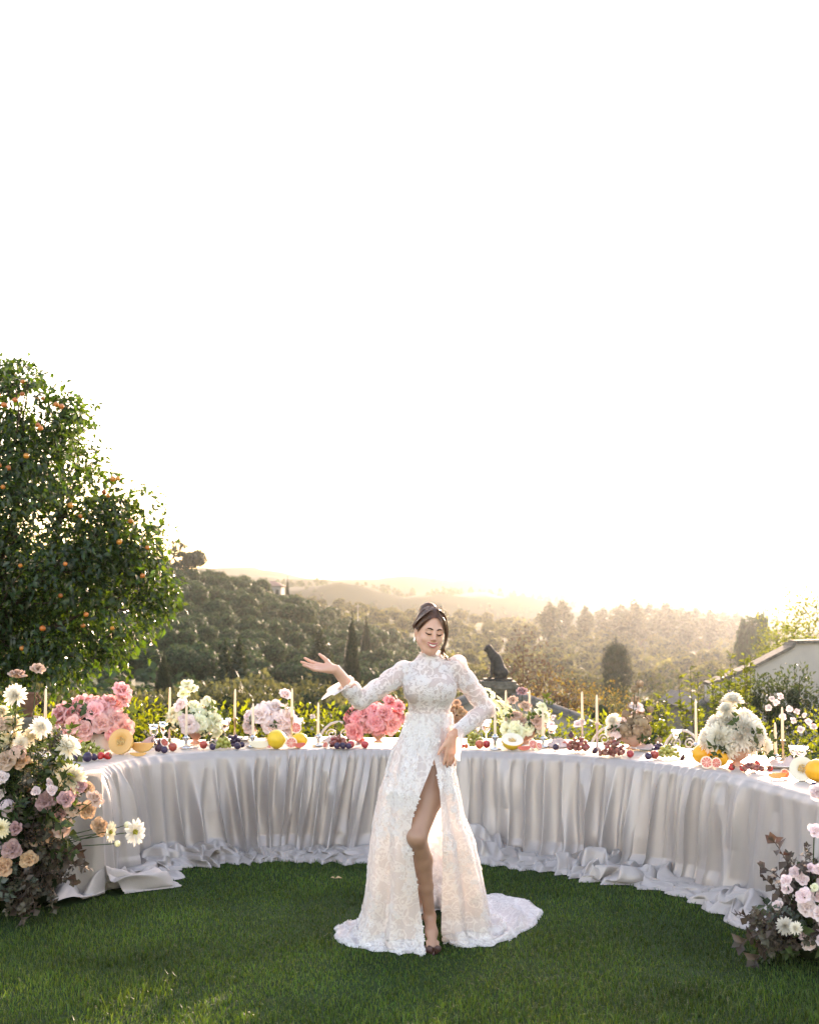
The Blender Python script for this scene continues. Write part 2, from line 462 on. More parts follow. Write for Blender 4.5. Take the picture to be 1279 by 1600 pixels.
# ---- shapes of one unit radius, reused by every tree of a kind
def round_blobs(seed, k=7, flat=.8):
    g = np.random.default_rng(seed)
    out = [((0, 0, .55), (.72, .72, .55 * flat + .1))]
    for i in range(k):
        a = i * 2.4 + g.uniform(0, .6); z = g.uniform(.25, .95); r = .62 * (1 - (z - .5) ** 2)
        out.append(((math.cos(a) * r * .75, math.sin(a) * r * .75, z), g.uniform(.32, .48) * np.array([1, 1, .85])))
    return out
def tree_kind(name, blobs, n, size, m, seed, trunk_h=.25, trunk_r=.06, core=.74, mix=.9, hi=1.08):
    "mesh data of a tree of about one unit crown radius standing on z = 0"
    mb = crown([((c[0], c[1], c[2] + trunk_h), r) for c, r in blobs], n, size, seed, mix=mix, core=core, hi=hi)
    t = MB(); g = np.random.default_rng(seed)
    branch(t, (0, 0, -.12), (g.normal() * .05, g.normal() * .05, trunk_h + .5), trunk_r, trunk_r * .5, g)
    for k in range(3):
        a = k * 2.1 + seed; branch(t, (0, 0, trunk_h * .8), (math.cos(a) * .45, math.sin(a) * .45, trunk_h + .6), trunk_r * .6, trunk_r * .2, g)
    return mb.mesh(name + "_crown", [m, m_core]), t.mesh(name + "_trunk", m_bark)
def plant_tree(name, kind, x, y, z, s, rz, label, cat, group=None, sz=None):
    o = thing(name, label, cat, (x, y, z), rz, group)
    o.scale = (s, s, s if sz is None else sz)
    link("crown", kind[0], o); link("trunk", kind[1], o)
    return o

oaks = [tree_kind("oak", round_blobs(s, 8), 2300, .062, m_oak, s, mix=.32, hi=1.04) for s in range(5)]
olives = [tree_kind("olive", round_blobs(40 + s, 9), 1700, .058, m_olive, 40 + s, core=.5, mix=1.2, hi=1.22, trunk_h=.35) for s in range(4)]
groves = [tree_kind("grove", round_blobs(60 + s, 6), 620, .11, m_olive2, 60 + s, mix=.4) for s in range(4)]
def cone_blobs(seed, h=3.2, k=9, blunt=0.0):
    out = []
    for i in range(k):
        t = i / (k - 1); r = (1 - t) ** (.75) * .55 + .09 + blunt * .5 * (1 - (2 * t - 1) ** 4)
        out.append(((0, 0, .35 + t * (h - .5)), (r, r, h / k * 1.2)))
    return out
conifers = [tree_kind("conifer", cone_blobs(s, 3.0), 1500, .09, m_pine, 80 + s, trunk_h=.1, core=.72, hi=1.25) for s in range(3)]
pines = [tree_kind("pine", [((0, 0, 1.2), (.35, .35, .6)), ((.1, 0, 1.8), (.55, .55, .5)), ((-.15, .1, 2.3), (.5, .5, .45)), ((.05, -.1, 2.75), (.33, .33, .4)), ((0, 0, 3.1), (.16, .16, .3))], 700, .12, m_pine, 90 + s, trunk_h=.2, core=.6, hi=1.3) for s in range(3)]
def cyp_kind(seed, h, r, taper, n=3200, size=.09):
    g = np.random.default_rng(seed)
    k = 12; bl = []
    for i in range(k):
        t = i / (k - 1); rr = r * ((1 - t ** taper) * .95 + .05) * (.55 + .45 * min(1, t / .25))
        bl.append(((g.normal() * .03, g.normal() * .03, .25 + t * (h - .35)), (rr, rr, h / k * 1.15)))
    pts, d = blob_points(bl, n, g, .86, 1.08, .08)
    up = np.tile([0, 0, 1.0], (len(pts), 1)) + d * .5 + g.normal(size=d.shape) * .2
    mb = leaves(pts, up, d, size * 2.2 * g.uniform(.7, 1.3, len(pts)), size, .2, .1)
    mb.merge(lumpy_core(bl, .88, seed), m=1)
    t = MB().tube([(0, 0, -.2), (0, 0, h * .3), (0, 0, h * .8)], [.12, .1, .03], 7)
    return mb.mesh("cypress_crown", [m_cyp, m_core]), t.mesh("cypress_trunk", m_bark)

# ---- the dense wood on the left hillside
WOOD = 'dense dark green oak crown in the wood covering the left hillside'
g = np.random.default_rng(12)
cnt = 0; pts_used = []
for _ in range(9000):
    if cnt >= 290: break
    Y = g.uniform(112, 262); px = g.uniform(90, 660)
    if px > 470 and Y > 235: continue
    x = X(px, Y); sp = 4.3 if px > 180 else 6.5
    if any((x - a) ** 2 + (Y - b) ** 2 < sp * sp for a, b in pts_used): continue
    pts_used.append((x, Y)); cnt += 1
    s = g.uniform(1.9, 3.1) * (1.0 + .25 * (Y > 190))
    plant_tree("oak_tree", oaks[cnt % 5], x, Y, float(terrain_z(px, Y)) - .4, s, g.uniform(0, 6.28), WOOD, "tree", "oaks in the wood on the left hillside")

# ---- olive trees in the grove beyond the hedge
OL = 'silvery green olive tree in the grove between the hedge and the wooded hillside'
OLABS = ['olive tree showing below the persimmon crown at the far left', 'olive tree under the persimmon crown right of the urn', 'olive tree behind the big pink rose bouquet', 'olive tree between the pink roses and the small pointed conifer', 'olive tree right of the small pointed conifer, behind the lime bouquet', 'low olive tree just right of the lime lisianthus blooms', 'olive tree behind the candle between lime bouquet and pale roses', 'tallest olive tree, with a high pointed top above the pale pink roses', 'olive tree right of the tallest one, above the pale pink roses', 'olive tree behind the short candle beside the single high rose', 'olive tree below the raised hand', 'low olive tree below the raised forearm', 'olive tree behind the coral roses', "olive tree hidden mostly behind the bride's waist", "olive tree behind the bride's shoulder on the right", 'olive tree left of the dog statue', 'far olive tree beneath the tall slender cypress', 'far olive tree below the pair of dark conifers']
for OL, (px, Y, top, s) in zip(OLABS, [(30, 34, 1062, 1.5), (110, 36, 1066, 1.6), (170, 40, 1072, 1.5), (232, 33, 1062, 1.25), (290, 38, 1070, 1.4), (330, 30, 1062, 1.1), (372, 31, 1058, 1.2),
                      (412, 33, 1034, 1.35), (448, 36, 1052, 1.5), (486, 34, 1060, 1.45), (520, 40, 1062, 1.5), (556, 33, 1075, 1.4), (600, 38, 1066, 1.7), (640, 44, 1060, 1.7), (690, 40, 1078, 1.5), (735, 52, 1060, 1.9), (560, 52, 1056, 1.8), (345, 48, 1052, 1.7)]):
    zt = Zp(top, Y); z0 = float(terrain_z(px, Y)) - .2
    plant_tree("olive_tree", olives[int(px) % 4], X(px, Y), Y, z0, s, px * 1.3, 'silvery ' + OL, "tree", "olive trees beyond the hedge", sz=max(1.0, (zt - z0) / 1.72))

# ---- trees scattered over the slope across the valley
GR = 'hazy olive green tree dotted over the far slope across the valley'
g = np.random.default_rng(5); cnt = 0; used = []
for _ in range(9000):
    if cnt >= 260: break
    Y = g.uniform(150, 460); px = g.uniform(420, 1330)
    if Y < 262 and px < 690: continue
    x = X(px, Y)
    if any((x - a) ** 2 + (Y - b) ** 2 < 49 for a, b in used): continue
    used.append((x, Y)); cnt += 1
    s = g.uniform(1.8, 2.9)
    plant_tree("hillside_tree", groves[cnt % 4], x, Y, float(terrain_z(px, Y)) - .5, s, g.uniform(0, 6.28), GR, "tree", "trees on the far slope")

# ---- scrub that reads as one mass
def scrub(n, pxr, Yr, rr, m, seed, cardn=46, name="undergrowth", zoff=0.0):
    g = np.random.default_rng(seed)
    mb = MB()
    Y = np.exp(g.uniform(np.log(Yr[0]), np.log(Yr[1]), n)); px = g.uniform(pxr[0], pxr[1], n)
    x = (px - 639.5) / F * Y; z = terrain_z(px, Y) + zoff; r = g.uniform(rr[0], rr[1], n) * (.8 + .4 * vnoise(x * .08, Y * .08, seed=seed))
    C = np.repeat(np.stack([x, Y, z], -1), cardn, 0); Rr = np.repeat(r, cardn)[:, None]
    d = rand_dirs(len(C), g); d[:, 2] = np.abs(d[:, 2])
    pts = C + d * Rr * g.uniform(.7, 1.1, (len(C), 1)) * np.array([1, 1, .9])
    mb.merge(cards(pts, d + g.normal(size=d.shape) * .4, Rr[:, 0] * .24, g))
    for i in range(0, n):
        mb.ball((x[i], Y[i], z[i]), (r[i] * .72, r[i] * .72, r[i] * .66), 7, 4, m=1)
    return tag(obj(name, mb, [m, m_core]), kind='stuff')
scrub(900, (430, 1500), (190, 470), (1.6, 2.9), m_olive2, 71)
scrub(420, (-250, 700), (105, 270), (1.3, 2.3), m_oak, 72)
scrub(420, (560, 1500), (60, 200), (1.0, 2.2), m_olive2, 73)
scrub(420, (-300, 1500), (22, 62), (.5, 1.1), m_olive, 74)
scrub(330, (-400, 720), (56, 112), (.9, 1.9), m_oak, 75)
def ridge_wood(prof, Y, n, hr, seed):
    g = np.random.default_rng(seed); prof = np.array(prof, float); mb = MB()
    px = g.uniform(250, 1500, n); off = g.uniform(-220, 20, n)
    py = np.interp(px, prof[:, 0], prof[:, 1]); zc = CAMH + (HORIZON - py) / F * Y
    w = np.cos(np.clip(off / 260, -1, 1) * math.pi / 2) ** 1.3
    z = -62 + (zc + 62) * w; x = (px - 639.5) / F * Y; h = g.uniform(hr[0], hr[1], n)
    k = 34
    C = np.repeat(np.stack([x, Y + off, z], -1), k, 0); H = np.repeat(h, k)
    t = g.random(len(C)); rad = H * .33 * (1.05 - t) ** .7; a = g.uniform(0, 6.28, len(C))
    pts = C + np.stack([np.cos(a) * rad, np.sin(a) * rad, t * H - 1], -1)
    return tag(obj("distant_woods", MB().merge(cards(pts, rand_dirs(len(pts), g), H * .17, g, .8)), m_oak), kind='stuff')
ridge_wood(ridgeA, 820, 1500, (2, 6.5), 81)

# ---- cypresses, conifers and pines one can tell apart
def single(name, kind, px, Y, top, wpx, label, unit_h, unit_r, cat="tree", group=None, rz=0.0):
    z0 = float(terrain_z(px, Y)) - .3; zt = Zp(top, Y)
    return plant_tree(name, kind, X(px, Y), Y, z0, wpx / F * Y / 2 / unit_r, rz, label, cat, group, sz=(zt - z0) / unit_h)
ck = cyp_kind(3, 6.0, .62, 2.4); ck2 = cyp_kind(4, 5.0, .8, 1.5); ckb = cyp_kind(5, 4.0, 1.0, 16.0, 4600, .06)
single("cypress_tree", ck, 549.5, 92, 972, 29, 'tall slender dark cypress at the foot of the wooded hill, just above the raised hand', 6.0, .62)
single("cypress_tree", ck2, 572, 150, 970, 22, 'shorter blurred cypress standing right behind the tall slender cypress', 5.0, .72)
single("cypress_tree", ck2, 449, 236, 905, 8, 'tiny cypress on the ridge beside the hilltop villa', 5.0, .72)
single("cypress_tree", ckb, 961, 90, 1005, 46, 'broad dark clipped cypress with blunt round top in the hazy valley', 4.0, .98)
single("conifer_tree", ck2, 257, 72, 1026, 36, 'small pointed dark conifer below the wood, behind the white green flowers', 5.0, .72)
single("conifer_tree", conifers[0], 352, 80, 1003, 44, 'bushy dark conifer below the wood, left one of a touching pair', 3.2, .66)
single("conifer_tree", conifers[1], 374, 80, 997, 50, 'bushy dark conifer below the wood, right one of a touching pair', 3.2, .66)
single("conifer_tree", conifers[2], 500, 118, 984, 62, 'broad dark conifer at the edge of the wood left of the tall cypress', 3.2, .66)
PN = 'tall hazy pine in the row of pines below the sunlit ridge'
for i, (px, top, w) in enumerate([(858, 944, 34), (878, 940, 36), (914, 950, 30), (942, 952, 34), (968, 946, 40), (990, 941, 40), (1014, 946, 38), (1040, 944, 42), (1062, 950, 40), (1086, 952, 38), (1108, 955, 40), (1130, 957, 36), (1000, 952, 36), (1072, 957, 38), (1150, 960, 40)]):
    single("pine_tree", pines[i % 3], px, 300 + (i * 37) % 60, top, w, PN, 3.5, .62, group="pines in the hazy row", rz=i * 1.3)
single("round_tree", oaks[1], 1176, 120, 946, 74, 'dark round topped tree rising above the haze on the right', 1.55, 1.0)
# umbrella pine and a bare crowned tree on the hill crest
up_ = tree_kind("umbrella_pine", [((0, 0, 2.3), (1.0, 1.0, .42)), ((.35, .1, 2.55), (.6, .6, .35)), ((-.4, 0, 2.45), (.6, .6, .3))], 1300, .1, m_pine, 7, trunk_h=.1, trunk_r=.09)
single("umbrella_pine", up_, 302, 224, 861, 36, 'umbrella pine with flat round crown on the crest of the wooded hill', 2.95, 1.0)
single("umbrella_pine", up_, 640, 800, 926, 22, 'distant umbrella pine on the hazy ridge behind the bride', 2.95, 1.0)
bare = tree_kind("ragged_tree", [((-.3, 0, 1.3), (.5, .4, .35)), ((.3, 0, 1.7), (.55, .4, .3)), ((0, 0, 2.2), (.4, .4, .3)), ((.5, .1, 1.1), (.4, .4, .3)), ((-.1, 0, .7), (.7, .6, .5))], 600, .12, m_pine, 8, trunk_h=.1, core=0, hi=1.5)
single("ragged_tree", bare, 276, 222, 846, 52, 'ragged open crowned tree beside the umbrella pine on the hill crest', 2.6, .9)

# ---- the persimmon tree
YP = 13.2; U = YP / F
tree = thing("persimmon_tree", 'big leafy persimmon tree dotted with orange fruit behind the left end of the table', "tree", (X(-20, YP), YP, 0))
OX, OY = tree.location.x, tree.location.y
def pb(px, py, rpx, dy=0.0, ry=1.0, rz=1.0): # a lobe of the crown
    p = P(px, py, YP); return ((p[0] - OX, dy, p[2]), (rpx * U, rpx * U * ry, rpx * U * rz))
lobes = [pb(-60, 700, 120), pb(30, 650, 72, -.2), pb(85, 655, 48, .1), pb(20, 600, 36), pb(112, 645, 26), pb(-20, 590, 30), pb(60, 735, 90, -.4), pb(110, 760, 55, .2), pb(40, 850, 135, -.3), pb(-80, 850, 150, 0, 1.2),
         pb(150, 850, 92, 0), pb(195, 790, 46, .1), pb(205, 850, 58, -.2), pb(238, 890, 40, .2), pb(150, 930, 95, -.4), pb(225, 930, 50, 0), pb(90, 950, 100, .3), pb(20, 960, 100, -.5), pb(110, 1005, 72, -.5), pb(180, 985, 48, .1), pb(195, 1010, 28, -.2), pb(20, 1030, 50, -.3), pb(255, 935, 26, 0), pb(-90, 960, 120, .2)]
g = np.random.default_rng(21)
def pers_leaves(n, lo, hi, seed, gap=-.22):
    g = np.random.default_rng(seed)
    pts, d = blob_points(lobes, n, g, lo, hi, .34)
    ok = fbm(pts[:, 0] * 2.6, pts[:, 1] * 2.6, pts[:, 2] * 2.6, seed=17, oct=2) > gap       # leaves hang in clumps with gaps between
    pts, d = pts[ok], d[ok]
    n = len(pts)
    dirs = d * .8 + g.normal(size=d.shape) * .75 + np.array([0, 0, -.55])
    nn = d * .4 + g.normal(size=d.shape) * .5 + np.array([0, 0, .7])
    return leaves(pts, dirs, nn, g.uniform(.060, .112, n), g.uniform(.030, .052, n), .18, .5)
cr = pers_leaves(17000, .5, 1.06, 1)
cr.merge(pers_leaves(9000, .15, .62, 5, -.6))
cr.merge(pers_leaves(12000, .85, 1.2, 2))
# sprigs reaching out of the outline
sp = MB()
for px, py, dx, dy in [(15, 575, -4, -22), (48, 600, 10, -34), (75, 612, 30, -18), (100, 625, 40, -14), (118, 650, 32, 6), (120, 700, 34, -14), (135, 740, 16, 10), (190, 765, 5, -24), (205, 775, 28, -20), (225, 800, 10, 20), (245, 850, 26, 30), (262, 890, 16, 44), (210, 960, 24, 20), (205, 1000, 20, 24), (180, 1020, 10, 30), (0, 590, -10, -30), (60, 590, -14, -22), (40, 585, 4, -26)]:
    a = P(px, py, YP) - np.array([OX, OY, 0]); a[1] = g.normal() * .2; b = P(px + dx, py + dy, YP) - np.array([OX, OY, 0]); b[1] = a[1] + g.normal() * .15
    pp = a + (b - a) * np.linspace(-.6, 1, 8)[:, None] + np.array([0, 0, -1.]) * (np.linspace(-.6, 1, 8)[:, None] ** 2) * .04
    sp.tube(pp, np.linspace(.008, .003, 8), 5)
    n = 16; k = g.integers(1, 8, n); base = pp[k]
    dd = (b - a) / np.linalg.norm(b - a) * .5 + g.normal(size=(n, 3)) * .6 + np.array([0, 0, -.5])
    cr.merge(leaves(base, dd, g.normal(size=(n, 3)) * .4 + np.array([0, 0, 1.]), g.uniform(.07, .12, n), g.uniform(.034, .05, n), .2, .5))
obj("crown", cr, [m_pers, m_core], tree)
tr = MB()
branch(tr, (0, 0, -.1), (.05, 0, 1.5), .13, .10, g, .03, 8, 10)
for px, py, dy in [(-120, 720, .3), (20, 640, 0), (85, 660, .2), (60, 760, -.5), (195, 800, .1), (225, 900, 0), (140, 960, -.4), (-60, 900, -.6), (-140, 880, .4), (60, 1000, -.5), (110, 880, .7)]:
    e = P(px, py, YP) - np.array([OX, OY, 0]); e[1] = dy
    branch(tr, (.04, 0, g.uniform(1.0, 1.5)), e, .06, .012, g, .08, 8, 7)
for k in range(60):
    l = lobes[g.integers(len(lobes))]; d = rand_dirs(1, g)[0]
    branch(tr, np.array(l[0]) * .8 + np.array([0, 0, .25]), np.array(l[0]) + d * np.array(l[1]) * .95, .014, .004, g, .1, 5, 5)
obj("trunk", tr, m_bark, tree)
m_fruit = mat("persimmon_skin", (.46, .15, .025), .3, .5, var=.25, scale=14, objvar=.25)
fm = MB().ball((0, 0, 0), (.034, .034, .030), 12, 8, fn=lambda A: A * (1 + .03 * np.cos(4 * np.arctan2(A[..., 1], A[..., 0])))[..., None])
fm.lathe([(0, .034), (.012, .031), (.018, .026)], 6)
fme = fm.mesh("persimmon", m_fruit)
for px, py in [(62, 612), (33, 636), (64, 632), (82, 638), (90, 636), (110, 645), (118, 648), (40, 650), (97, 683), (101, 688), (30, 737), (48, 745), (62, 749), (87, 731), (46, 771), (33, 786), (5, 776), (195, 757), (203, 756), (188, 782), (143, 800), (12, 856), (85, 890), (143, 887), (208, 852), (222, 820), (247, 860), (240, 902), (139, 933), (174, 960), (168, 976), (205, 980), (80, 1009), (55, 642), (26, 640), (57, 777), (182, 776), (2, 700), (155, 815), (110, 980)]:
    p = P(px, py, YP) - np.array([OX, OY, 0])
    dd = max([((l[1][1]) ** 2 * max(0, 1 - ((p[0] - l[0][0]) / l[1][0]) ** 2 - ((p[2] - l[0][2]) / l[1][2]) ** 2)) ** .5 - l[0][1] for l in lobes])
    link("persimmon", fme, tree, (p[0], -dd * 1.03 - .02, p[2]), (g.uniform(-.4, .4), g.uniform(-.4, .4), g.uniform(0, 3)), g.uniform(.6, .9))

# ---- hedges and bushes just behind the table
def bush(name, label, cat, blobs, n, ln, m, seed, stems=6, core=.62, group=None, mix=.7, loc=(0, 0, 0), up=0.2, lo=.6, hi=1.12):
    "leafy shrub: foliage plus woody stems; blobs relative to loc"
    g = np.random.default_rng(seed); o = thing(name, label, cat, loc, 0, group)
    pts, d = blob_points(blobs, n, g, lo, hi, .2); n = len(pts)
    dirs = d + g.normal(size=d.shape) * mix + np.array([0, 0, up])
    mb = leaves(pts, dirs, d * .5 + g.normal(size=d.shape) * .5 + np.array([0, 0, .6]), ln * g.uniform(.65, 1.3, n), ln * .55 * g.uniform(.7, 1.2, n), .2, .4)
    if core: mb.merge(lumpy_core(blobs, core, seed), m=1)
    obj("foliage", mb, [m, m_core], o)
    for k in range(stems):
        c, r = blobs[k % len(blobs)]; t = MB()
        branch(t, (c[0] * .9 + g.normal() * .03, c[1], 0), (c[0] + g.normal() * .1, c[1], c[2] + np.broadcast_to(r, 3)[2] * .7), .016, .005, g, .06, 6, 5)
        obj("stem", t, m_bark, o)
    return o
def hedge(label, px0, px1, Y, tops, r, n, ln, m, seed, base=0.0, name="hedge", cat="hedge"):
    g = np.random.default_rng(seed); x0, x1 = X(px0, Y), X(px1, Y); L_ = x1 - x0; k = int(L_ / (r * .8)) + 1
    bl = []
    for i in range(k + 1):
        px = px0 + (px1 - px0) * i / k; zt = Zp(np.interp(px, [a for a, b in tops], [b for a, b in tops]) + g.uniform(-4, 6), Y)
        hz = max(.3, (zt - base) * .5)
        bl.append(((x0 + L_ * i / k, g.uniform(-.15, .15), hz), (r, r * .9, hz)))
    return bush(name, label, cat, [((c[0] - (x0 + x1) / 2, c[1], c[2]), rr) for c, rr in bl], n, ln, m, seed, stems=k, loc=((x0 + x1) / 2, Y, base), core=.42, lo=.5)
hedge('long sunlit yellow green hedge behind the left half of the table', 175, 660, 12.6, [(175, 1110), (205, 1096), (260, 1100), (330, 1104), (420, 1102), (520, 1106), (660, 1112)], .38, 6500, .062, m_hedge, 31)
hedge('low shady bushes under the persimmon tree behind the left end of the table', -60, 185, 14.5, [(-60, 1090), (60, 1096), (185, 1098)], .45, 3000, .06, m_hedge, 32)
hedge('low green rose hedge behind the right half of the table', 690, 1015, 12.4, [(690, 1120), (780, 1112), (850, 1118), (960, 1120), (1015, 1112)], .36, 4200, .055, m_hedge, 33)
def sapling(label, px, Y, top, spread, n, seed):
    g = np.random.default_rng(seed); h = Zp(top, Y); o = thing("sapling", label, "shrub", (X(px, Y), Y, 0))
    t = MB(); mb = MB()
    for k in range(n):
        a = g.uniform(0, 6.28); r = spread * g.uniform(.1, 1) ; hh = h * g.uniform(.6, 1.0) if k else h
        if k == 0: r *= .2
        pp = np.array([(0, 0, 0)]) + np.linspace(0, 1, 12)[:, None] * np.array([math.cos(a) * r, math.sin(a) * r, hh]) + np.sin(np.linspace(0, 3.14, 12))[:, None] * np.array([math.cos(a), math.sin(a), 0]) * r * .25
        t.tube(pp, np.linspace(.008, .003, 12), 5)
        q = 46; u = g.uniform(.28, 1.02, q) * 11; i = np.clip(u.astype(int), 0, 10); base = pp[i] + (pp[i + 1] - pp[i]) * (u - i)[:, None]
        b = g.uniform(0, 6.28, q)
        mb.merge(leaves(base, np.stack([np.cos(b), np.sin(b), g.uniform(.2, 1.1, q)], -1), np.tile([0, 0, 1.], (q, 1)) + g.normal(size=(q, 3)) * .5, g.uniform(.05, .095, q), g.uniform(.025, .045, q), .2, .4))
    obj("foliage", mb, m_sap, o); obj("stem", t, m_bark, o)
sapling('sunlit yellow green sapling behind the tall candle right of the brown flowers', 1086, 13.6, 1044, .35, 7, 1)
sapling('tallest sunlit yellow green sapling behind the white dahlias', 1162, 13.8, 1024, .40, 8, 2)
sapling('bushy low yellow green sapling behind the brown flowers', 1035, 13.2, 1088, .50, 10, 3)
sapling('bright yellow green sapling between the small gable and the white dahlias', 1122, 14.4, 1052, .40, 9, 4)
sapling('thin yellow green sapling left of the tallest one behind the white dahlias', 1132, 13.4, 1058, .3, 6, 5)
bush("shrub", 'dark shady shrub against the pale house wall on the right', "shrub", [((-.5, 0, .3), (.5, .4, .42)), ((.1, .1, .4), (.5, .4, .5)), ((.7, 0, .3), (.5, .4, .42)), ((.3, 0, .65), (.3, .3, .4)), ((-.2, 0, .62), (.26, .26, .36)), ((1.2, 0, .3), (.5, .4, .4))], 5200, .06, m_dark, 41, loc=(X(1200, 16.5), 16.5, 0), up=.6, core=.3, lo=.4)
bush("shrub", 'russet thin leaved shrub behind the dog statue', "shrub", [((0, 0, 2.4), (.6, .6, .9)), ((.5, 0, 2.0), (.6, .5, .8)), ((-.5, 0, 1.9), (.5, .5, .8)), ((1.0, .1, 1.6), (.5, .5, .7))], 2200, .07, m_russet, 42, loc=(X(815, 28), 28, -1.9), core=0, lo=.2)
bush("shrub", 'golden autumn shrub in the valley right of the dog statue', "shrub", [((0, 0, 1.7), (.8, .6, .8)), ((1.0, 0, 1.5), (.8, .6, .7)), ((-1.0, 0, 1.4), (.8, .6, .7))], 2200, .08, m_gold, 43, loc=(X(872, 31), 31, -2.2), core=.3)
for i, (px, Y, top, w, mm, lab) in enumerate([(905, 40, 1060, 1.2, m_olive, 'pale green bush in the valley below the clipped cypress'), (1010, 38, 1062, 1.3, m_olive, 'loose olive coloured bush right of the clipped cypress'), (775, 48, 1052, 1.6, m_olive, 'hazy olive bush behind the statue pillar'), (1060, 46, 1050, 1.6, m_dark, 'dim hazy bush behind the yellow green saplings')]):
    h = Zp(top, Y) - float(terrain_z(px, Y))
    bush("valley_bush", lab, "shrub", [((0, 0, h * .5), (w, w, h * .5)), ((w, .2, h * .42), (w * .8, w * .8, h * .42)), ((-w, -.2, h * .4), (w * .8, w * .8, h * .4))], 2200, .12, mm, 50 + i, loc=(X(px, Y), Y, float(terrain_z(px, Y))), core=.55)
for i, (px, Y, top, wpx, lab) in enumerate([(1262, 30, 905, 120, 'bright backlit tree beside the house roof at the right edge'), (1215, 36, 950, 90, 'small sun drenched tree left of the house roof')]):
    z0 = float(terrain_z(px, Y)); h = Zp(top, Y) - z0; w = wpx / F * Y * .5
    o = bush("garden_tree", lab, "tree", [((0, 0, h * .8), (w * .6, w * .6, h * .2)), ((w * .4, 0, h * .6), (w * .6, w * .6, h * .22)), ((-w * .4, .2, h * .62), (w * .5, w * .5, h * .2)), ((-w * .2, -.2, h * .4), (w * .7, w * .7, h * .2)), ((w * .5, -.1, h * .35), (w * .6, w * .6, h * .2))], 2600, .10, m_sap, 60 + i, loc=(X(px, Y), Y, z0), core=0, lo=.25, hi=1.25)
# ================================================================== the horseshoe table under its cloth
TOP = 0.735
TW = 0.92           # width of the table
edge_pts = [(-1.93, 8.04), (-1.99, 8.42), (-1.91, 8.88), (-1.62, 9.26), (-1.15, 9.47), (-.55, 9.53), (.10, 9.50), (.66, 9.38), (1.16, 9.14), (1.56, 8.78), (1.86, 8.34), (2.05, 7.86), (2.18, 7.35), (2.30, 6.85), (2.42, 6.30)]
_dense = spline([(a, b, 0) for a, b in edge_pts], 1500)[:, :2]
_s = np.concatenate([[0], np.cumsum(np.linalg.norm(np.diff(_dense, axis=0), axis=1))])
LEN = _s[-1]
def edge(s):
    s = np.asarray(s, float)
    x = np.interp(s, _s, _dense[:, 0]); y = np.interp(s, _s, _dense[:, 1])
    e = .06
    x1 = np.interp(s + e, _s, _dense[:, 0]); y1 = np.interp(s + e, _s, _dense[:, 1]); x0 = np.interp(s - e, _s, _dense[:, 0]); y0 = np.interp(s - e, _s, _dense[:, 1])
    tx, ty = x1 - x0, y1 - y0; l = np.hypot(tx, ty) + 1e-9; tx /= l; ty /= l
    return np.stack([x, y], -1), np.stack([tx, ty], -1), np.stack([ty, -tx], -1)   # point, tangent, inward normal (towards the lawn)
def on_table(px, py, lo=.07, hi=.85):
    "place on the table top seen at a pixel, kept on the table"
    p = G(px, py, TOP)[:2]
    s = np.linspace(0, LEN, 900); e, t, nrm = edge(s)
    w = -((p - e) * nrm).sum(1); along = np.abs(((p - e) * t).sum(1))
    k = np.argmin(along * 3 + np.abs(np.clip(w, lo, hi) - w) * 1.0 + np.linalg.norm(p - e, axis=1) * .3)
    q = p if lo <= w[k] <= hi else e[k] - nrm[k] * np.clip(w[k], lo, hi)
    return np.array([q[0], q[1], TOP + .004])

m_satin, N, L = new_mat("silver_satin")
b = N['Principled BSDF']
tc = N.new('ShaderNodeTexCoord')
nz = N.new('ShaderNodeTexNoise'); nz.inputs['Scale'].default_value = 2.2; nz.inputs['Detail'].default_value = 5
L.new(tc.outputs['Object'], nz.inputs['Vector'])
L.new(ramp_color(N, L, nz.outputs['Fac'], [(.3, (.40, .352, .325)), (.7, (.455, .41, .385))]), b.inputs['Base Color'])
b.inputs['Roughness'].default_value = .42; b.inputs['Metallic'].default_value = .18
b.inputs['Specular IOR Level'].default_value = .6
b.inputs['Sheen Weight'].default_value = .25; b.inputs['Sheen Roughness'].default_value = .4
b.inputs['Anisotropic'].default_value = .4
wv = N.new('ShaderNodeTexNoise'); wv.inputs['Scale'].default_value = 35; wv.inputs['Detail'].default_value = 6
L.new(tc.outputs['Object'], wv.inputs['Vector'])
bp = N.new('ShaderNodeBump'); bp.inputs['Strength'].default_value = .12; bp.inputs['Distance'].default_value = .01
L.new(wv.outputs['Fac'], bp.inputs['Height']); L.new(bp.outputs[0], b.inputs['Normal'])
tl = N.new('ShaderNodeBsdfTranslucent'); tl.inputs['Color'].default_value = (.62, .54, .48, 1)
ms = N.new('ShaderNodeMixShader'); ms.inputs[0].default_value = .16
L.new(b.outputs[0], ms.inputs[1]); L.new(tl.outputs[0], ms.inputs[2]); L.new(ms.outputs[0], N['Material Output'].inputs[0])

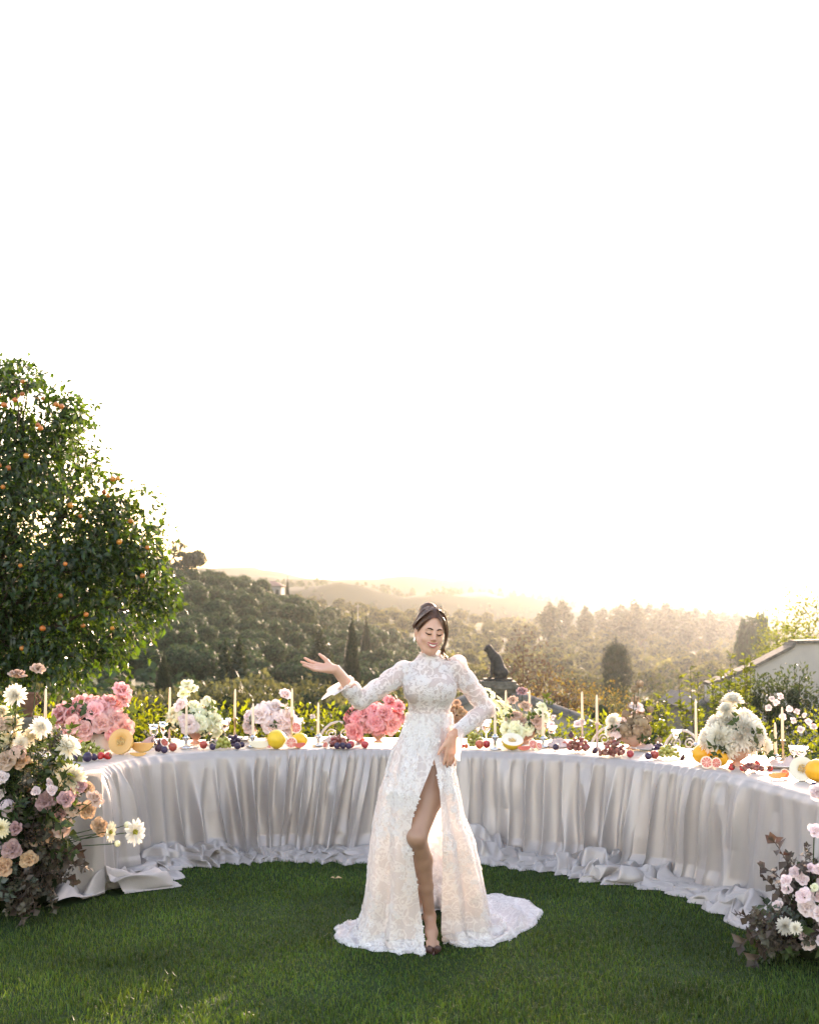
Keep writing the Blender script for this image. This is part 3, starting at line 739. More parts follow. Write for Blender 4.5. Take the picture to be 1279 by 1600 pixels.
def cloth():
    g = np.random.default_rng(44)
    NS = 1500
    s = np.linspace(0, LEN, NS)
    ND = 120
    v = np.linspace(0, 1, ND)
    S, V = np.meshgrid(s, v, indexing='ij')
    # hanging folds: narrow gathers at the lip run together into wider tubes lower down
    sl = .09 * vnoise(S * .9, S * 0, seed=61) + .06 * vnoise(S * 2.3, S * 0, seed=62)
    S1 = S + sl * V ** 1.2 + .018 * vnoise(S * 3, V * 2.2, seed=63) * V
    freq = lambda x, f0, f1, sd: np.cumsum(np.concatenate([[0], np.diff(x)]) * f0 * np.exp(f1 * vnoise(x * 1.7, x * 0, seed=sd)))
    sg = np.linspace(-.6, LEN + .6, 4000)
    ph1 = np.interp(S1, sg, freq(sg, 68, .55, 64)); ph2 = np.interp(S1 - .05 * V * vnoise(S * 1.5, V, seed=66), sg, freq(sg, 34, .5, 65)); ph3 = np.interp(S1, sg, freq(sg, 41, .6, 67))
    ridge = lambda p, k: (.5 + .5 * np.cos(p)) ** k
    on1 = np.clip(vnoise(S1 * 2.6, V * .5, seed=68) * 1.1 + .75, .25, 1); on3 = np.clip(vnoise(S1 * 1.9, V * .8, seed=69) * 1.6 + .35, 0, 1)
    st = lambda a, w: np.clip((V - a) / w, 0, 1) ** 2 * (3 - 2 * np.clip((V - a) / w, 0, 1))
    D = .026 * on1 * ridge(ph1, 1.5) * st(-.08, .16) * (1 - .55 * V) + (.014 + .085 * V ** .7) * ridge(ph2, 1.15) * st(-.1, .3) * (.55 + .6 * on3) + (.020 + .03 * V) * on3 * ridge(ph3, 1.8) * st(.02, .4)
    LAT = -.010 * on1 * np.sin(ph1) * st(0, .15) - .020 * V * np.sin(ph2) * (.4 + on3)
    # a few pulls that cross the tubes at a slant
    for u0, du, a, w, v0, v1 in [(.62, .12, .022, .03, .1, 1), (1.5, -.14, .022, .035, 0, .9), (2.4, .16, .024, .035, .05, 1), (4.35, .22, .026, .04, .1, 1), (5.6, .16, .024, .04, .1, 1), (6.2, -.12, .022, .04, .2, 1)]:
        q = (S - u0 - du * np.clip((V - v0) / (v1 - v0), 0, 1) ** 1.6) / w
        D += a * np.exp(-np.abs(q) ** 1.7) * np.clip((V - v0) / .15, 0, 1) * np.clip((v1 + .1 - V) / .2, 0, 1)
    D += .03 * V * (vnoise(S * 1.3, V * .6, seed=8) + .2)
    bk = np.clip((V - .84) / .16, 0, 1)
    D += bk * (.045 * fbm(S * 5, V * 5, seed=19, oct=2) + .04)
    corner = np.clip(S / .07, 0, 1)
    D = D * corner; LAT = LAT * corner
    e, t, nn = edge(S.ravel()); e = e.reshape(NS, ND, 2); t = t.reshape(NS, ND, 2); nn = nn.reshape(NS, ND, 2)
    r = .02
    fall = .010 + .035 * V
    off = fall + D + .012
    drop = np.zeros((NS, ND, 3))
    drop[..., :2] = e + nn * off[..., None] + t * LAT[..., None]
    sag = .012 * np.clip(D[:, 25:40].mean(1) * 20, 0, 1)
    drop[..., 2] = TOP * (1 - V) + .03 * V - r * .3
    # rounded lip
    lip = np.exp(-(V / .035) ** 2)
    drop[..., :2] -= nn * (lip * .022)[..., None]
    # top of the table, from the lip to the far edge
    NT = 26
    w = np.linspace(0, 1, NT)
    St, Wt = np.meshgrid(s, w, indexing='ij')
    et, tt, nt = edge(St.ravel()); et = et.reshape(NS, NT, 2); nt = nt.reshape(NS, NT, 2)
    top = np.zeros((NS, NT, 3))
    top[..., :2] = et - nt * (Wt * TW)[..., None]
    gather = np.repeat(D[:, 14:15], NT, 1)
    top[..., 2] = TOP - .001 + .0025 * fbm(St * 7, Wt * 6, seed=4) + np.exp(-(Wt * TW / .05) ** 2) * (.22 * gather)
    top[:, 0, 2] = np.minimum(top[:, 0, 2], TOP + .012)
    # far side hanging down
    NB = 14; vb = np.linspace(0, 1, NB)[1:]
    Sb, Vb = np.meshgrid(s, vb, indexing='ij')
    eb, tb, nb = edge(Sb.ravel()); eb = eb.reshape(NS, NB - 1, 2); nb = nb.reshape(NS, NB - 1, 2)
    back = np.zeros((NS, NB - 1, 3))
    back[..., :2] = eb - nb * (TW + .02 + .03 * Vb * (1 + fbm(Sb * 9, Vb, seed=6)))[..., None]; back[..., 2] = TOP * (1 - Vb) - .01 * (Vb < .2) + .01
    # puddle on the lawn
    NPD = 64; q = np.linspace(0, 1, NPD)[1:]
    Sp, Q = np.meshgrid(s, q, indexing='ij')
    reach = .29 + .12 * vnoise(s * 1.1, s * 0, seed=31) + .07 * vnoise(s * 3.7, s * 0, seed=32) + .10 * np.exp(-((s - .3) / .6) ** 2)
    reach = (np.clip(reach, .11, .6) * (.3 + .7 * np.clip(s / .14, 0, 1)))[:, None]
    ep, tp, np_ = edge(Sp.ravel()); ep = ep.reshape(NS, NPD - 1, 2); tp = tp.reshape(NS, NPD - 1, 2); np_ = np_.reshape(NS, NPD - 1, 2)
    o0 = off[:, -1:]
    wob = .05 * fbm(Sp * 5, Q * 2.5, seed=34, oct=2)
    offp = o0 * (1 - Q * .3) + reach * Q + wob * np.sin(Q * math.pi) * .8 + .022 * vnoise(Sp * 8, Q * 2, seed=35) * Q
    c1 = np.clip(np.abs(vnoise(Sp * 3.0 + Q * .9, Q * 2.8 + Sp * .9, seed=36)) * 1.7, 0, 1.6)
    c2 = np.clip(np.abs(vnoise(Sp * 7.0 - Q * 1.6, Q * 4.2 - Sp * 1.3, seed=37)) * 1.7, 0, 1.5)
    c3 = 1 - np.abs(vnoise(Sp * 19, Q * 6, seed=39))
    body = np.clip(1.05 - Q, 0, 1) ** .55 * np.clip(.5 + .9 * vnoise(Sp * 2.0, Q * 0, seed=38) + .35 * np.exp(-(Sp / .8) ** 2), .15, 1.5)
    zp = .03 * (1 - Q) + body * (.085 * c1 ** .85 + .042 * c2 ** .9 + .004 * np.clip(c3, 0, 1) ** 2)
    zp = zp * np.clip((1 - Q) * 3.2, 0, 1) ** .8 + .016 * np.clip(c2, 0, 1) ** 2 * np.clip((1 - Q) * 14, 0, 1)
    pud = np.zeros((NS, NPD - 1, 3))
    pud[..., :2] = ep + np_ * offp[..., None] + tp * (.05 * fbm(Sp * 4, Q * 3, seed=40, oct=2) * np.sin(Q * math.pi * .8))[..., None]
    pud[..., 2] = zp + .012
    pud[:, -1, 2] = .006
    A = np.concatenate([back[:, ::-1], top[:, ::-1][:, :-1], drop, pud], 1)
    return A
A = A_cloth = cloth()
mbc = MB(); mbc.grid(A)
# end panel that closes the left end of the table and trails on the lawn
NE = 110; NV = 90
e0, t0, n0 = edge(np.array([0.0])); e0, t0, n0 = e0[0], t0[0], n0[0]
wq = np.linspace(0, 1, NE); vq = np.linspace(0, 1, NV)
W, Vv = np.meshgrid(wq, vq, indexing='ij')
D = (.012 + .065 * Vv ** .8) * (.5 + .5 * np.cos(W * 34 + 3.5 * vnoise(W * 3.0, Vv * .8, seed=51) + 1.2 * Vv)) ** 1.3 + .02 * Vv
tail = np.clip((Vv - .72) / .28, 0, 1)
D = (D + tail ** 1.6 * (.16 + .07 * fbm(W * 4, Vv * 3, seed=52))) * np.clip(W / .08, 0, 1)
E = np.zeros((NE, NV, 3))
E[..., :2] = e0 - n0 * ((W - .0) * (TW + .02) - (.022 + .035 * np.clip(Vv / .74, 0, 1)) * np.clip(1 - W / .1, 0, 1))[..., None] - t0 * D[..., None]
vh = np.clip(Vv / .74, 0, 1)
E[..., 2] = TOP * (1 - vh) + .012 + (tail * (1 - tail) * .34 + .05 * tail) * np.clip(np.abs(vnoise(W * 6, Vv * 9, seed=53)) * 1.7, 0, 1.4)
mbc.grid(E); E_end = E
# the same at the right end, beyond the picture's edge
e1_, t1_, n1_ = edge(np.array([LEN])); e1_, t1_, n1_ = e1_[0], t1_[0], n1_[0]
E2_ = E.copy(); off_n = ((E[..., :2] - e0) @ n0); off_t = -((E[..., :2] - e0) @ t0)
col = A_cloth[-1]; fz = col[39:159]; ends = np.interp(E[0, :, 2], fz[::-1, 2], ((fz[::-1, :2] - e1_) @ n1_))
off_n = off_n + np.clip(1 - W / .12, 0, 1) * (ends[None, :] - off_n[0][None, :])
E2_[..., :2] = e1_ + n1_ * off_n[..., None] + t1_ * off_t[..., None]
mbc.grid(E2_[::-1])
tag(obj("tablecloth", mbc, m_satin), 'long silvery satin cloth draped over the curved banquet table, puddling on the lawn', 'tablecloth')

# the table itself: a curved board on trestle legs
m_wood = mat("table_wood", (.28, .19, .11), .6, .3, scale=6)
tb = thing("banquet_table", 'long curved wooden banquet table hidden beneath the silvery satin cloth', 'table', (0, 9, 0))
s = np.linspace(.03, LEN - .03, 120); e, t, nn = edge(s)
prof = [(.025, TOP - .035), (.025, TOP - .012), (TW - .02, TOP - .012), (TW - .02, TOP - .035)]
A = np.stack([np.concatenate([e - nn * w - np.array([0, 9]), np.full((len(s), 1), z)], 1) for w, z in prof], 1)
obj("tabletop", MB().grid(A, closed_v=True), m_wood, tb, smooth=False)
for sv in np.linspace(.3, LEN - .3, 7):
    for w in (.15, TW - .15):
        e, t, nn = edge(np.array([sv])); p = e[0] - nn[0] * w
        obj("leg", MB().box((p[0] - .03, p[1] - 9 - .03, 0), (p[0] + .03, p[1] - 9 + .03, TOP - .036)), m_wood, tb, smooth=False)
# ================================================================== the bride
YB = 6.72
def bp(px, py, dy=0.0): return P(px, py, YB + dy)
PX = YB / F          # metres per photograph pixel at her distance

m_skin, N, L = new_mat("skin")
b = N['Principled BSDF']
b.inputs['Base Color'].default_value = (.50, .27, .19, 1); b.inputs['Roughness'].default_value = .42; b.inputs['Specular IOR Level'].default_value = .45
b.inputs['Subsurface Weight'].default_value = .25; b.inputs['Subsurface Radius'].default_value = (.014, .005, .003); b.inputs['Subsurface Scale'].default_value = 1.0
tc = N.new('ShaderNodeTexCoord'); nz = N.new('ShaderNodeTexNoise'); nz.inputs['Scale'].default_value = 22; nz.inputs['Detail'].default_value = 4
L.new(tc.outputs['Object'], nz.inputs['Vector'])
L.new(ramp_color(N, L, nz.outputs['Fac'], [(.3, (.55, .29, .205)), (.7, (.61, .345, .25))]), b.inputs['Base Color'])
m_hair = mat("dark_hair", (.095, .048, .028), .36, .5, var=.4, scale=60, trans=.22, tcol=(6, 2.8, 1.2))
m_lip = mat("lips", (.42, .10, .095), .35, .5)
m_teeth = mat("teeth", (.80, .77, .72), .25, .5)
m_mouth = mat("mouth_inside", (.10, .02, .02), .5, .3)
m_brow = mat("brow_hair", (.035, .018, .012), .7, .2)
m_shoe = mat("shoe_leather", (.050, .018, .014), .3, .5)
m_pearl = mat("pearl", (.80, .76, .70), .2, .6)

# ---- a smooth implicit body: rounded cones joined with a soft minimum, then meshed
class Body:
    def __init__(s): s.pr = []
    def cone(s, a, b, ra, rb, k=.018): s.pr.append(('c', np.array(a, float), np.array(b, float), ra, rb, k))
    def chain(s, pts, rad, k=.018):
        for i in range(len(pts) - 1): s.cone(pts[i], pts[i + 1], rad[i], rad[i + 1], k)
    def ell(s, c, r, Rm=None, k=.02, sub=False): s.pr.append(('s' if sub else 'e', np.array(c, float), np.array(r, float), np.eye(3) if Rm is None else np.array(Rm)[:3, :3], 0, k))
    def bounds(s, p):
        if p[0] == 'c':
            r = max(p[3], p[4]) + .04; return np.minimum(p[1], p[2]) - r, np.maximum(p[1], p[2]) + r
        r = np.max(p[2]) + .04; return p[1] - r, p[1] + r
    def polygonise(s, h):
        lo = np.min([s.bounds(p)[0] for p in s.pr], 0); hi = np.max([s.bounds(p)[1] for p in s.pr], 0)
        n = np.ceil((hi - lo) / h).astype(int) + 1
        f = np.full(n, .05, np.float32)
        for p in s.pr:
            a, b_ = s.bounds(p)
            i0 = np.clip(np.floor((a - lo) / h).astype(int), 0, n - 1); i1 = np.clip(np.ceil((b_ - lo) / h).astype(int) + 1, 1, n)
            ax = [lo[d] + h * np.arange(i0[d], i1[d]) for d in range(3)]
            Xg, Yg, Zg = np.meshgrid(*ax, indexing='ij')
            q = np.stack([Xg, Yg, Zg], -1)
            k = p[5]
            if p[0] == 'c':
                ba = p[2] - p[1]; t = np.clip(((q - p[1]) @ ba) / (ba @ ba + 1e-12), 0, 1)
                d = np.linalg.norm(q - p[1] - t[..., None] * ba, axis=-1) - (p[3] + (p[4] - p[3]) * t)
            else:
                w = (q - p[1]) @ p[3]
                k0 = np.linalg.norm(w / p[2], axis=-1); k1 = np.linalg.norm(w / p[2] ** 2, axis=-1) + 1e-9
                d = k0 * (k0 - 1) / k1
            sl = f[i0[0]:i1[0], i0[1]:i1[1], i0[2]:i1[2]]
            if p[0] == 's':
                hh = np.clip(.5 - .5 * (d + sl) / k, 0, 1); f[i0[0]:i1[0], i0[1]:i1[1], i0[2]:i1[2]] = sl * (1 - hh) - d * hh + k * hh * (1 - hh)
            else:
                hh = np.clip(.5 + .5 * (sl - d) / k, 0, 1); f[i0[0]:i1[0], i0[1]:i1[1], i0[2]:i1[2]] = sl * (1 - hh) + d * hh - k * hh * (1 - hh)
        # surface nets
        sg = f < 0
        c = [f[i:n[0] - 1 + i, j:n[1] - 1 + j, k:n[2] - 1 + k] for i in (0, 1) for j in (0, 1) for k in (0, 1)]
        cnt = sum((x < 0).astype(np.int8) for x in c)
        act = (cnt > 0) & (cnt < 8)
        I = np.argwhere(act); idx = -np.ones(act.shape, np.int64); idx[act] = np.arange(len(I))
        cv = np.stack([x[act] for x in c], -1)
        off = np.array([(i, j, k) for i in (0, 1) for j in (0, 1) for k in (0, 1)], float)
        acc = np.zeros((len(I), 3)); w = np.zeros(len(I))
        for a in range(8):
            for b_ in range(a + 1, 8):
                if np.abs(off[a] - off[b_]).sum() != 1: continue
                fa, fb = cv[:, a], cv[:, b_]; x = (fa < 0) != (fb < 0)
                t = np.where(x, fa / np.where(x, fa - fb, 1), 0)
                acc += np.where(x[:, None], off[a] + t[:, None] * (off[b_] - off[a]), 0); w += x
        V = lo + h * (I + acc / w[:, None])
        Q = []
        for d in range(3):
            u, v = (d + 1) % 3, (d + 2) % 3
            sl0 = [slice(0, n[i] - 1) for i in range(3)]; sl1 = [slice(0, n[i] - 1) for i in range(3)]; sl1[d] = slice(1, n[d])
            A_, B_ = sg[tuple(sl0)], sg[tuple(sl1)]
            E = np.argwhere(A_ != B_); E = E[(E[:, u] > 0) & (E[:, v] > 0)]
            eu = np.zeros(3, int); eu[u] = 1; ev = np.zeros(3, int); ev[v] = 1
            q = np.stack([idx[tuple((E - eu - ev).T)], idx[tuple((E - ev).T)], idx[tuple(E.T)], idx[tuple((E - eu).T)]], -1)
            flip = ~A_[tuple(E.T)]; q[flip] = q[flip][:, ::-1]
            Q.append(q)
        Q = np.concatenate(Q); Q = Q[(Q >= 0).all(1)]
        for _ in range(2):   # light relaxation
            S_ = np.zeros_like(V); cN = np.zeros(len(V))
            for a in range(4):
                np.add.at(S_, Q[:, a], V[Q[:, (a + 1) % 4]] + V[Q[:, (a + 3) % 4]]); np.add.at(cN, Q[:, a], 2)
            V = V * .6 + .4 * S_ / np.maximum(cN, 1)[:, None]
        return V, Q

# ---- the head frame: +x her left (picture right), -y the way she faces, +z up
HC = bp(671.5, 986, -.005)
HR = np.array(Matrix.Rotation(R(7), 3, 'Y') @ Matrix.Rotation(R(15), 3, 'Z') @ Matrix.Rotation(R(8), 3, 'X'))
def hp(x, y, z): return HC + HR @ np.array([x, y, z])

bd = Body()
# head (face about 0.19 m from hairline to chin)
bd.ell(hp(0, .018, .030), (.072, .094, .088), HR, .02)
bd.ell(hp(0, -.022, -.020), (.055, .066, .080), HR, .03)
bd.ell(hp(0, -.040, -.066), (.036, .042, .038), HR, .03)
bd.ell(hp(0, -.066, -.094), (.015, .014, .012), HR, .022)
for s in (-1, 1):
    bd.ell(hp(s * .036, -.058, -.034), (.020, .018, .018), HR, .02)       # cheek
    bd.ell(hp(s * .026, -.077, .022), (.022, .010, .008), HR, .012)        # brow bone
    bd.ell(hp(s * .026, -.080, .003), (.013, .009, .008), HR, .008)        # closed lid
    bd.ell(hp(s * .071, .012, -.012), (.007, .017, .029), HR, .006)        # ear
    bd.cone(hp(s * .050, -.005, -.055), hp(s * .014, -.062, -.098), .014, .013, .03)  # jaw
bd.cone(hp(0, -.086, .012), hp(0, -.103, -.024), .0055, .009, .010)        # nose
bd.ell(hp(.009, -.095, -.029), (.008, .009, .006), HR, .006); bd.ell(hp(-.009, -.095, -.029), (.008, .009, .006), HR, .006)
bd.ell(hp(0, -.084, -.056), (.024, .010, .013), HR, .012)
bd.ell(hp(0, -.0965, -.055), (.029, .012, .0078), HR, .004, sub=True)     # open smile
# neck and torso
bd.chain([hp(0, .030, -.045), bp(673, 1030, .03), bp(671, 1046, .03)], [.041, .043, .052], .02)
bd.ell(bp(672, 1062, .02), (.125, .085, .105), None, .05)
bd.ell(bp(671, 1085, .015), (.112, .082, .09), None, .05)
for s in (-1, 1): bd.ell(bp(671 + s * 19, 1078, -.048), (.055, .050, .056), None, .05)
bd.ell(bp(670.5, 1118, .02), (.100, .076, .095), None, .05)
bd.ell(bp(667, 1165, .03), (.135, .095, .105), None, .06)
bd.ell(bp(666, 1190, .03), (.140, .098, .09), None, .05)
bd.cone(bp(640, 1050, .03), bp(662, 1050, .03), .038, .046, .03)
bd.cone(bp(708, 1042, .03), bp(684, 1046, .03), .038, .046, .03)
# arms
ELR, WRR = bp(563, 1095, -.04), bp(524, 1046, -.13)
ELL, WRL = bp(760, 1108, .06), bp(705, 1150, -.11)
bd.chain([bp(638, 1047, .03), bp(612, 1063, .01), ELR, ELR + (WRR - ELR) * .3, WRR], [.044, .042, .034, .034, .022], .02)
bd.chain([bp(710, 1040, .03), bp(728, 1066, .04), ELL, ELL + (WRL - ELL) * .3, WRL], [.044, .042, .034, .033, .022], .02)
# legs: the bared left leg in front, the other inside the skirt
KN, AN = bp(651, 1308, -.15), bp(671, 1432, .09)
bd.chain([bp(684, 1195, .02), bp(668, 1245, -.045), KN], [.088, .076, .050], .03)
bd.chain([KN, KN + (AN - KN) * .3 + np.array([.008, .03, 0]), KN + (AN - KN) * .62 + np.array([.004, .012, 0]), AN], [.047, .051, .037, .029], .02)
bd.ell(KN + np.array([-.002, -.014, .0]), (.030, .028, .036), None, .02)
KN2, AN2 = bp(645, 1305, .16), bp(648, 1412, .36)
bd.chain([bp(650, 1195, .03), KN2, KN2 + (AN2 - KN2) * .35 + np.array([0, .02, 0]), AN2], [.088, .052, .050, .030], .03)
# feet in high heels
def foot(an, toe):
    d = toe - an; d = d / np.linalg.norm(d); side = np.cross(d, [0, 0, 1.]); side /= np.linalg.norm(side)
    bd.chain([an, an + np.array([0, .035, -.06])], [.028, .024], .02)
    bd.chain([an + np.array([0, -.01, -.005]), an + (toe - an) * .55 + np.array([0, 0, .004]), toe], [.028, .030, .017], .02)
    for k in range(-2, 3):
        q = toe + side * k * .0125 - d * (.004 * abs(k + .6))
        bd.cone(q - d * .02, q + d * .008 - np.array([0, 0, .004]), .010, .0082, .006)
    return d, side
TOE, TOE2 = np.array([bp(676, 1480)[0], YB - .02, .034]), np.array([bp(648, 1465)[0] + .01, YB + .25, .034])
fd, fside = foot(AN, TOE); foot(AN2, TOE2)
# hands
def hand(wr, d, n, curls, spread, thumb, mir=1):
    "d towards the fingers, n out of the palm; finger curls bend towards n"
    d = np.array(d, float); d /= np.linalg.norm(d); n = np.array(n, float); n -= d * (n @ d); n /= np.linalg.norm(n); s = np.cross(n, d) * mir
    bd.chain([wr, wr + d * .030], [.021, .023], .012)
    for k, o in enumerate((-.026, -.009, .008, .024)):
        bd.cone(wr + d * .02 + s * o * .6, wr + d * (.088 - .004 * abs(k - 1)) + s * o, .0125, .0100, .012)
    lens = ((.038, .024, .020), (.043, .028, .021), (.040, .026, .021), (.032, .020, .018))
    for k, o in enumerate((-.026, -.009, .008, .024)):
        p = wr + d * (.088 - .004 * abs(k - 1)) + s * o; a = 0; rr = [.0094, .0086, .0078, .0066]
        dd = d + s * spread * (k - 1.5); dd /= np.linalg.norm(dd)
        for j in range(3):
            a += curls[k][j]; e = p + (dd * math.cos(a) + n * math.sin(a)) * lens[k][j]
            bd.cone(p, e, rr[j], rr[j + 1], .0035); p = e
    p0 = wr + d * .025 - s * .014 + n * .006
    td = np.array(thumb, float); tdir = d * td[0] - s * td[1] + n * td[2]; tdir /= np.linalg.norm(tdir)
    p1 = p0 + tdir * .035; p2 = p1 + (tdir * .9 + d * .35) / np.linalg.norm(tdir * .9 + d * .35) * .029; p3 = p2 + (tdir * .8 + d * .5) / np.linalg.norm(tdir * .8 + d * .5) * .023
    bd.cone(p0, p1, .0145, .0108, .012); bd.cone(p1, p2, .0105, .0092, .004); bd.cone(p2, p3, .0092, .0072, .004)
# raised hand: palm up, fingers pointing to picture left, thumb on the far upper side
hand(WRR, (-.97, -.16, .12), (.06, -.55, .83), ((.10, .14, .10), (.02, .12, .10), (.06, .16, .12), (.16, .26, .18)), .17, (.62, .62, .45))
# hand on the hip: fingers down, the thumb forward to picture left
hand(WRL, (-.06, .10, -1), (-.55, .80, .05), ((.10, .25, .2), (.05, .2, .2), (.06, .2, .2), (.1, .25, .2)), .05, (.62, .75, .05), -1)
V, Q = bd.polygonise(.0045)
pers = thing("person", 'smiling bride in a white lace gown standing on the lawn with one arm raised', 'person', (bp(672, 1488)[0], YB, 0))
PO = np.array(pers.location)
mb = MB()
legf = (V[Q].mean(1)[:, 2] < bp(0, 1192)[2])
mb.add(V - PO, Q); mb.qm[-1] = legf.astype(int)
m_leg = mat("sheer_stocking", (.33, .18, .122), .40, .4, var=.04, scale=9)
body = obj("body", mb, [m_skin, m_leg], pers)

# ---- face details
def surf_strip(name, pts, rad, m, parent, seg=6, flat=1.0):
    return obj(name, MB().tube(np.array(pts) - PO, rad, seg, flat=flat), m, parent)
for s in (-1, 1):
    pts = [hp(s * x, y, z) for x, y, z in ((.011, -.0905, .021), (.022, -.0890, .0265), (.035, -.0845, .0255), (.046, -.0725, .019))]
    surf_strip("eyebrow", spline(pts, 12), np.interp(np.linspace(0, 1, 12), [0, .2, .6, 1], [.0026, .0040, .0032, .0012]), m_brow, body)
    pts = [hp(s * x, y, z) for x, y, z in ((.013, -.0865, .0015), (.020, -.0895, -.0035), (.028, -.0890, -.0045), (.037, -.0825, -.0025), (.044, -.0735, .001))]
    surf_strip("eyelashes", spline(pts, 12), np.interp(np.linspace(0, 1, 12), [0, .5, 1], [.0014, .0034, .0022]), m_brow, body)
mm = MB(); A = []
for a in np.linspace(-1, 1, 15):
    x = a * .0315; up_z = -.0515 + .007 * a * a; lo_z = up_z - .0112 * (1 - a * a) ** .6 - .0006
    y = -.0925 + .019 * a * a
    A.append([(hp(x, y, up_z)), (hp(x, y - .001, (up_z + lo_z) / 2)), (hp(x, y, lo_z))])
obj("teeth", MB().grid(np.array(A) - PO), m_teeth, body)
for nm, zz, dz in (("upper_lip", -.0495, .003), ("lower_lip", -.0610, .0)):
    pts = []
    for a in np.linspace(-1, 1, 13):
        z = (-.0500 + .0085 * a * a) if nm == "upper_lip" else (-.0665 + .0255 * abs(a) ** 2.2)
        pts.append(hp(a * .0355, -.0960 + .026 * a * a, z))
    surf_strip(nm, pts, .0032 * np.sqrt(np.clip(1.05 - np.linspace(-1, 1, 13) ** 2, .05, 1)) + .0006, m_lip, body)
ear = obj("earring", MB().ball(hp(-.0745, .008, -.046) - PO, (.0055,) * 3, 10, 6).ball(hp(-.0750, .006, -.060) - PO, (.0045, .0045, .009), 8, 6), m_pearl, body)

# ---- hair: a combed cap, a bun behind, loose locks on her left
hair = MB(); g = np.random.default_rng(3)
nu, nv = 64, 30
A = np.zeros((nu, nv, 3))
for i in range(nu):
    th = 2 * math.pi * i / nu            # 0 = face side
    c = math.cos(th); sn = math.sin(th)
    side = sn                             # + = her left
    # how far down the hair reaches in each direction (polar angle from the crown)
    low = 1.02 + .95 * np.clip((1 - c) / 1.1, 0, 1) ** .8
    if c > 0: low = 1.00 + 1.15 * abs(sn) ** 2.1 + (.10 if side > 0 else 0) * abs(sn)
    for j in range(nv):
        ph = low * j / (nv - 1)
        rr = 1.0 + .012 * math.sin(th * 23 + 4 * ph) + .008 * math.sin(th * 51)
        A[i, j] = hp(.0775 * rr * math.sin(ph) * sn, .018 - .101 * rr * math.sin(ph) * c, .030 + .098 * rr * math.cos(ph) - (.006 * math.exp(-((th + .1 if th < 3 else th - 6.28) / .10) ** 2) * math.sin(ph)))
hair.grid(A - PO, closed_u=True)
def lock(pts, r0, r1, n=14, flat=.6):
    pp = spline([hp(*q) for q in pts], n); t = np.linspace(0, 1, n)
    hair.tube(pp - PO, (r0 + (r1 - r0) * t) * np.clip(np.sin(np.clip(t * 4, 0, 1.57)) + .3, 0, 1), 6, flat=flat)
for k in range(46):                       # combed strands from the parting backwards
    sd = 1 if k % 2 else -1; u = g.random()
    z0 = .125 - .02 * u; x0 = .004 * sd + sd * .004
    lock([(x0, -.045 + .08 * u, .126 - .01 * u), (sd * (.045 + .01 * u), -.055 + .09 * u, .104), (sd * .079, -.028 + .07 * u, .055 - .02 * u), (sd * .081, .03 + .03 * u, .005), (sd * .055, .085, -.02 + .05 * u)], .0045, .003)
for k in range(26):                       # bun, crown volume
    a = g.uniform(0, 6.28); r = .030
    lock([(r * math.cos(a), .088 + r * .4 * math.sin(a), .098 + r * .6 * math.sin(a)), (r * 1.25 * math.cos(a + .9), .112, .100 + r * .9 * math.sin(a + .9)), (r * math.cos(a + 2), .120, .098 + r * .8 * math.sin(a + 2)), (.3 * r * math.cos(a + 3), .115, .1)], .009, .004)
hair.ball(hp(0, .09, .098) - PO, (.044, .04, .040), 14, 10, rot=HR)
for k in range(15):                       # long loose front lock on her left
    o = g.normal(0, .004, 3); w = g.uniform(-.006, .008)
    lock([(.008 + w * .3, -.062, .112), (.040 + w, -.083, .075 + o[2]), (.060 + w, -.070, .030), (.073 + w, -.056, -.015 + o[2]), (.070 + w + o[0], -.058, -.050), (.060 + w + o[0], -.062, -.082), (.072 + w * 2, -.05, -.105 + o[2]), (.104 + w * 2.5, -.035, -.135 + o[2] * 2)], .0050, .0018, 20)
for k in range(10):
    o = g.normal(0, .004, 3)
    lock([(.045, -.05, .085), (.080 + o[0], -.02, .04), (.094 + o[0], -.01, -.02), (.084 + o[0], -.02, -.075), (.090 + o[0] * 2, -.02, -.11)], .0040, .0012, 16)
for k in range(8):
    o = g.normal(0, .003, 3)
    lock([(-.030, -.075, .088), (-.062, -.055, .045 + o[2]), (-.0745, -.018, .005), (-.078, .0, .01)], .0050, .003, 12)
for k in range(40):                       # flyaway hairs
    a = g.uniform(-1.6, 1.6); b0 = g.uniform(.02, .08)
    lock([(.06 * math.sin(a), .02, .03 + .09 * math.cos(a)), (.084 * math.sin(a), .02, .03 + .108 * math.cos(a)), (.095 * math.sin(a + .2), .03, .03 + g.uniform(.112, .122) * math.cos(a + .2))], .0009, .0005, 8)
obj("hair", hair, m_hair, body)
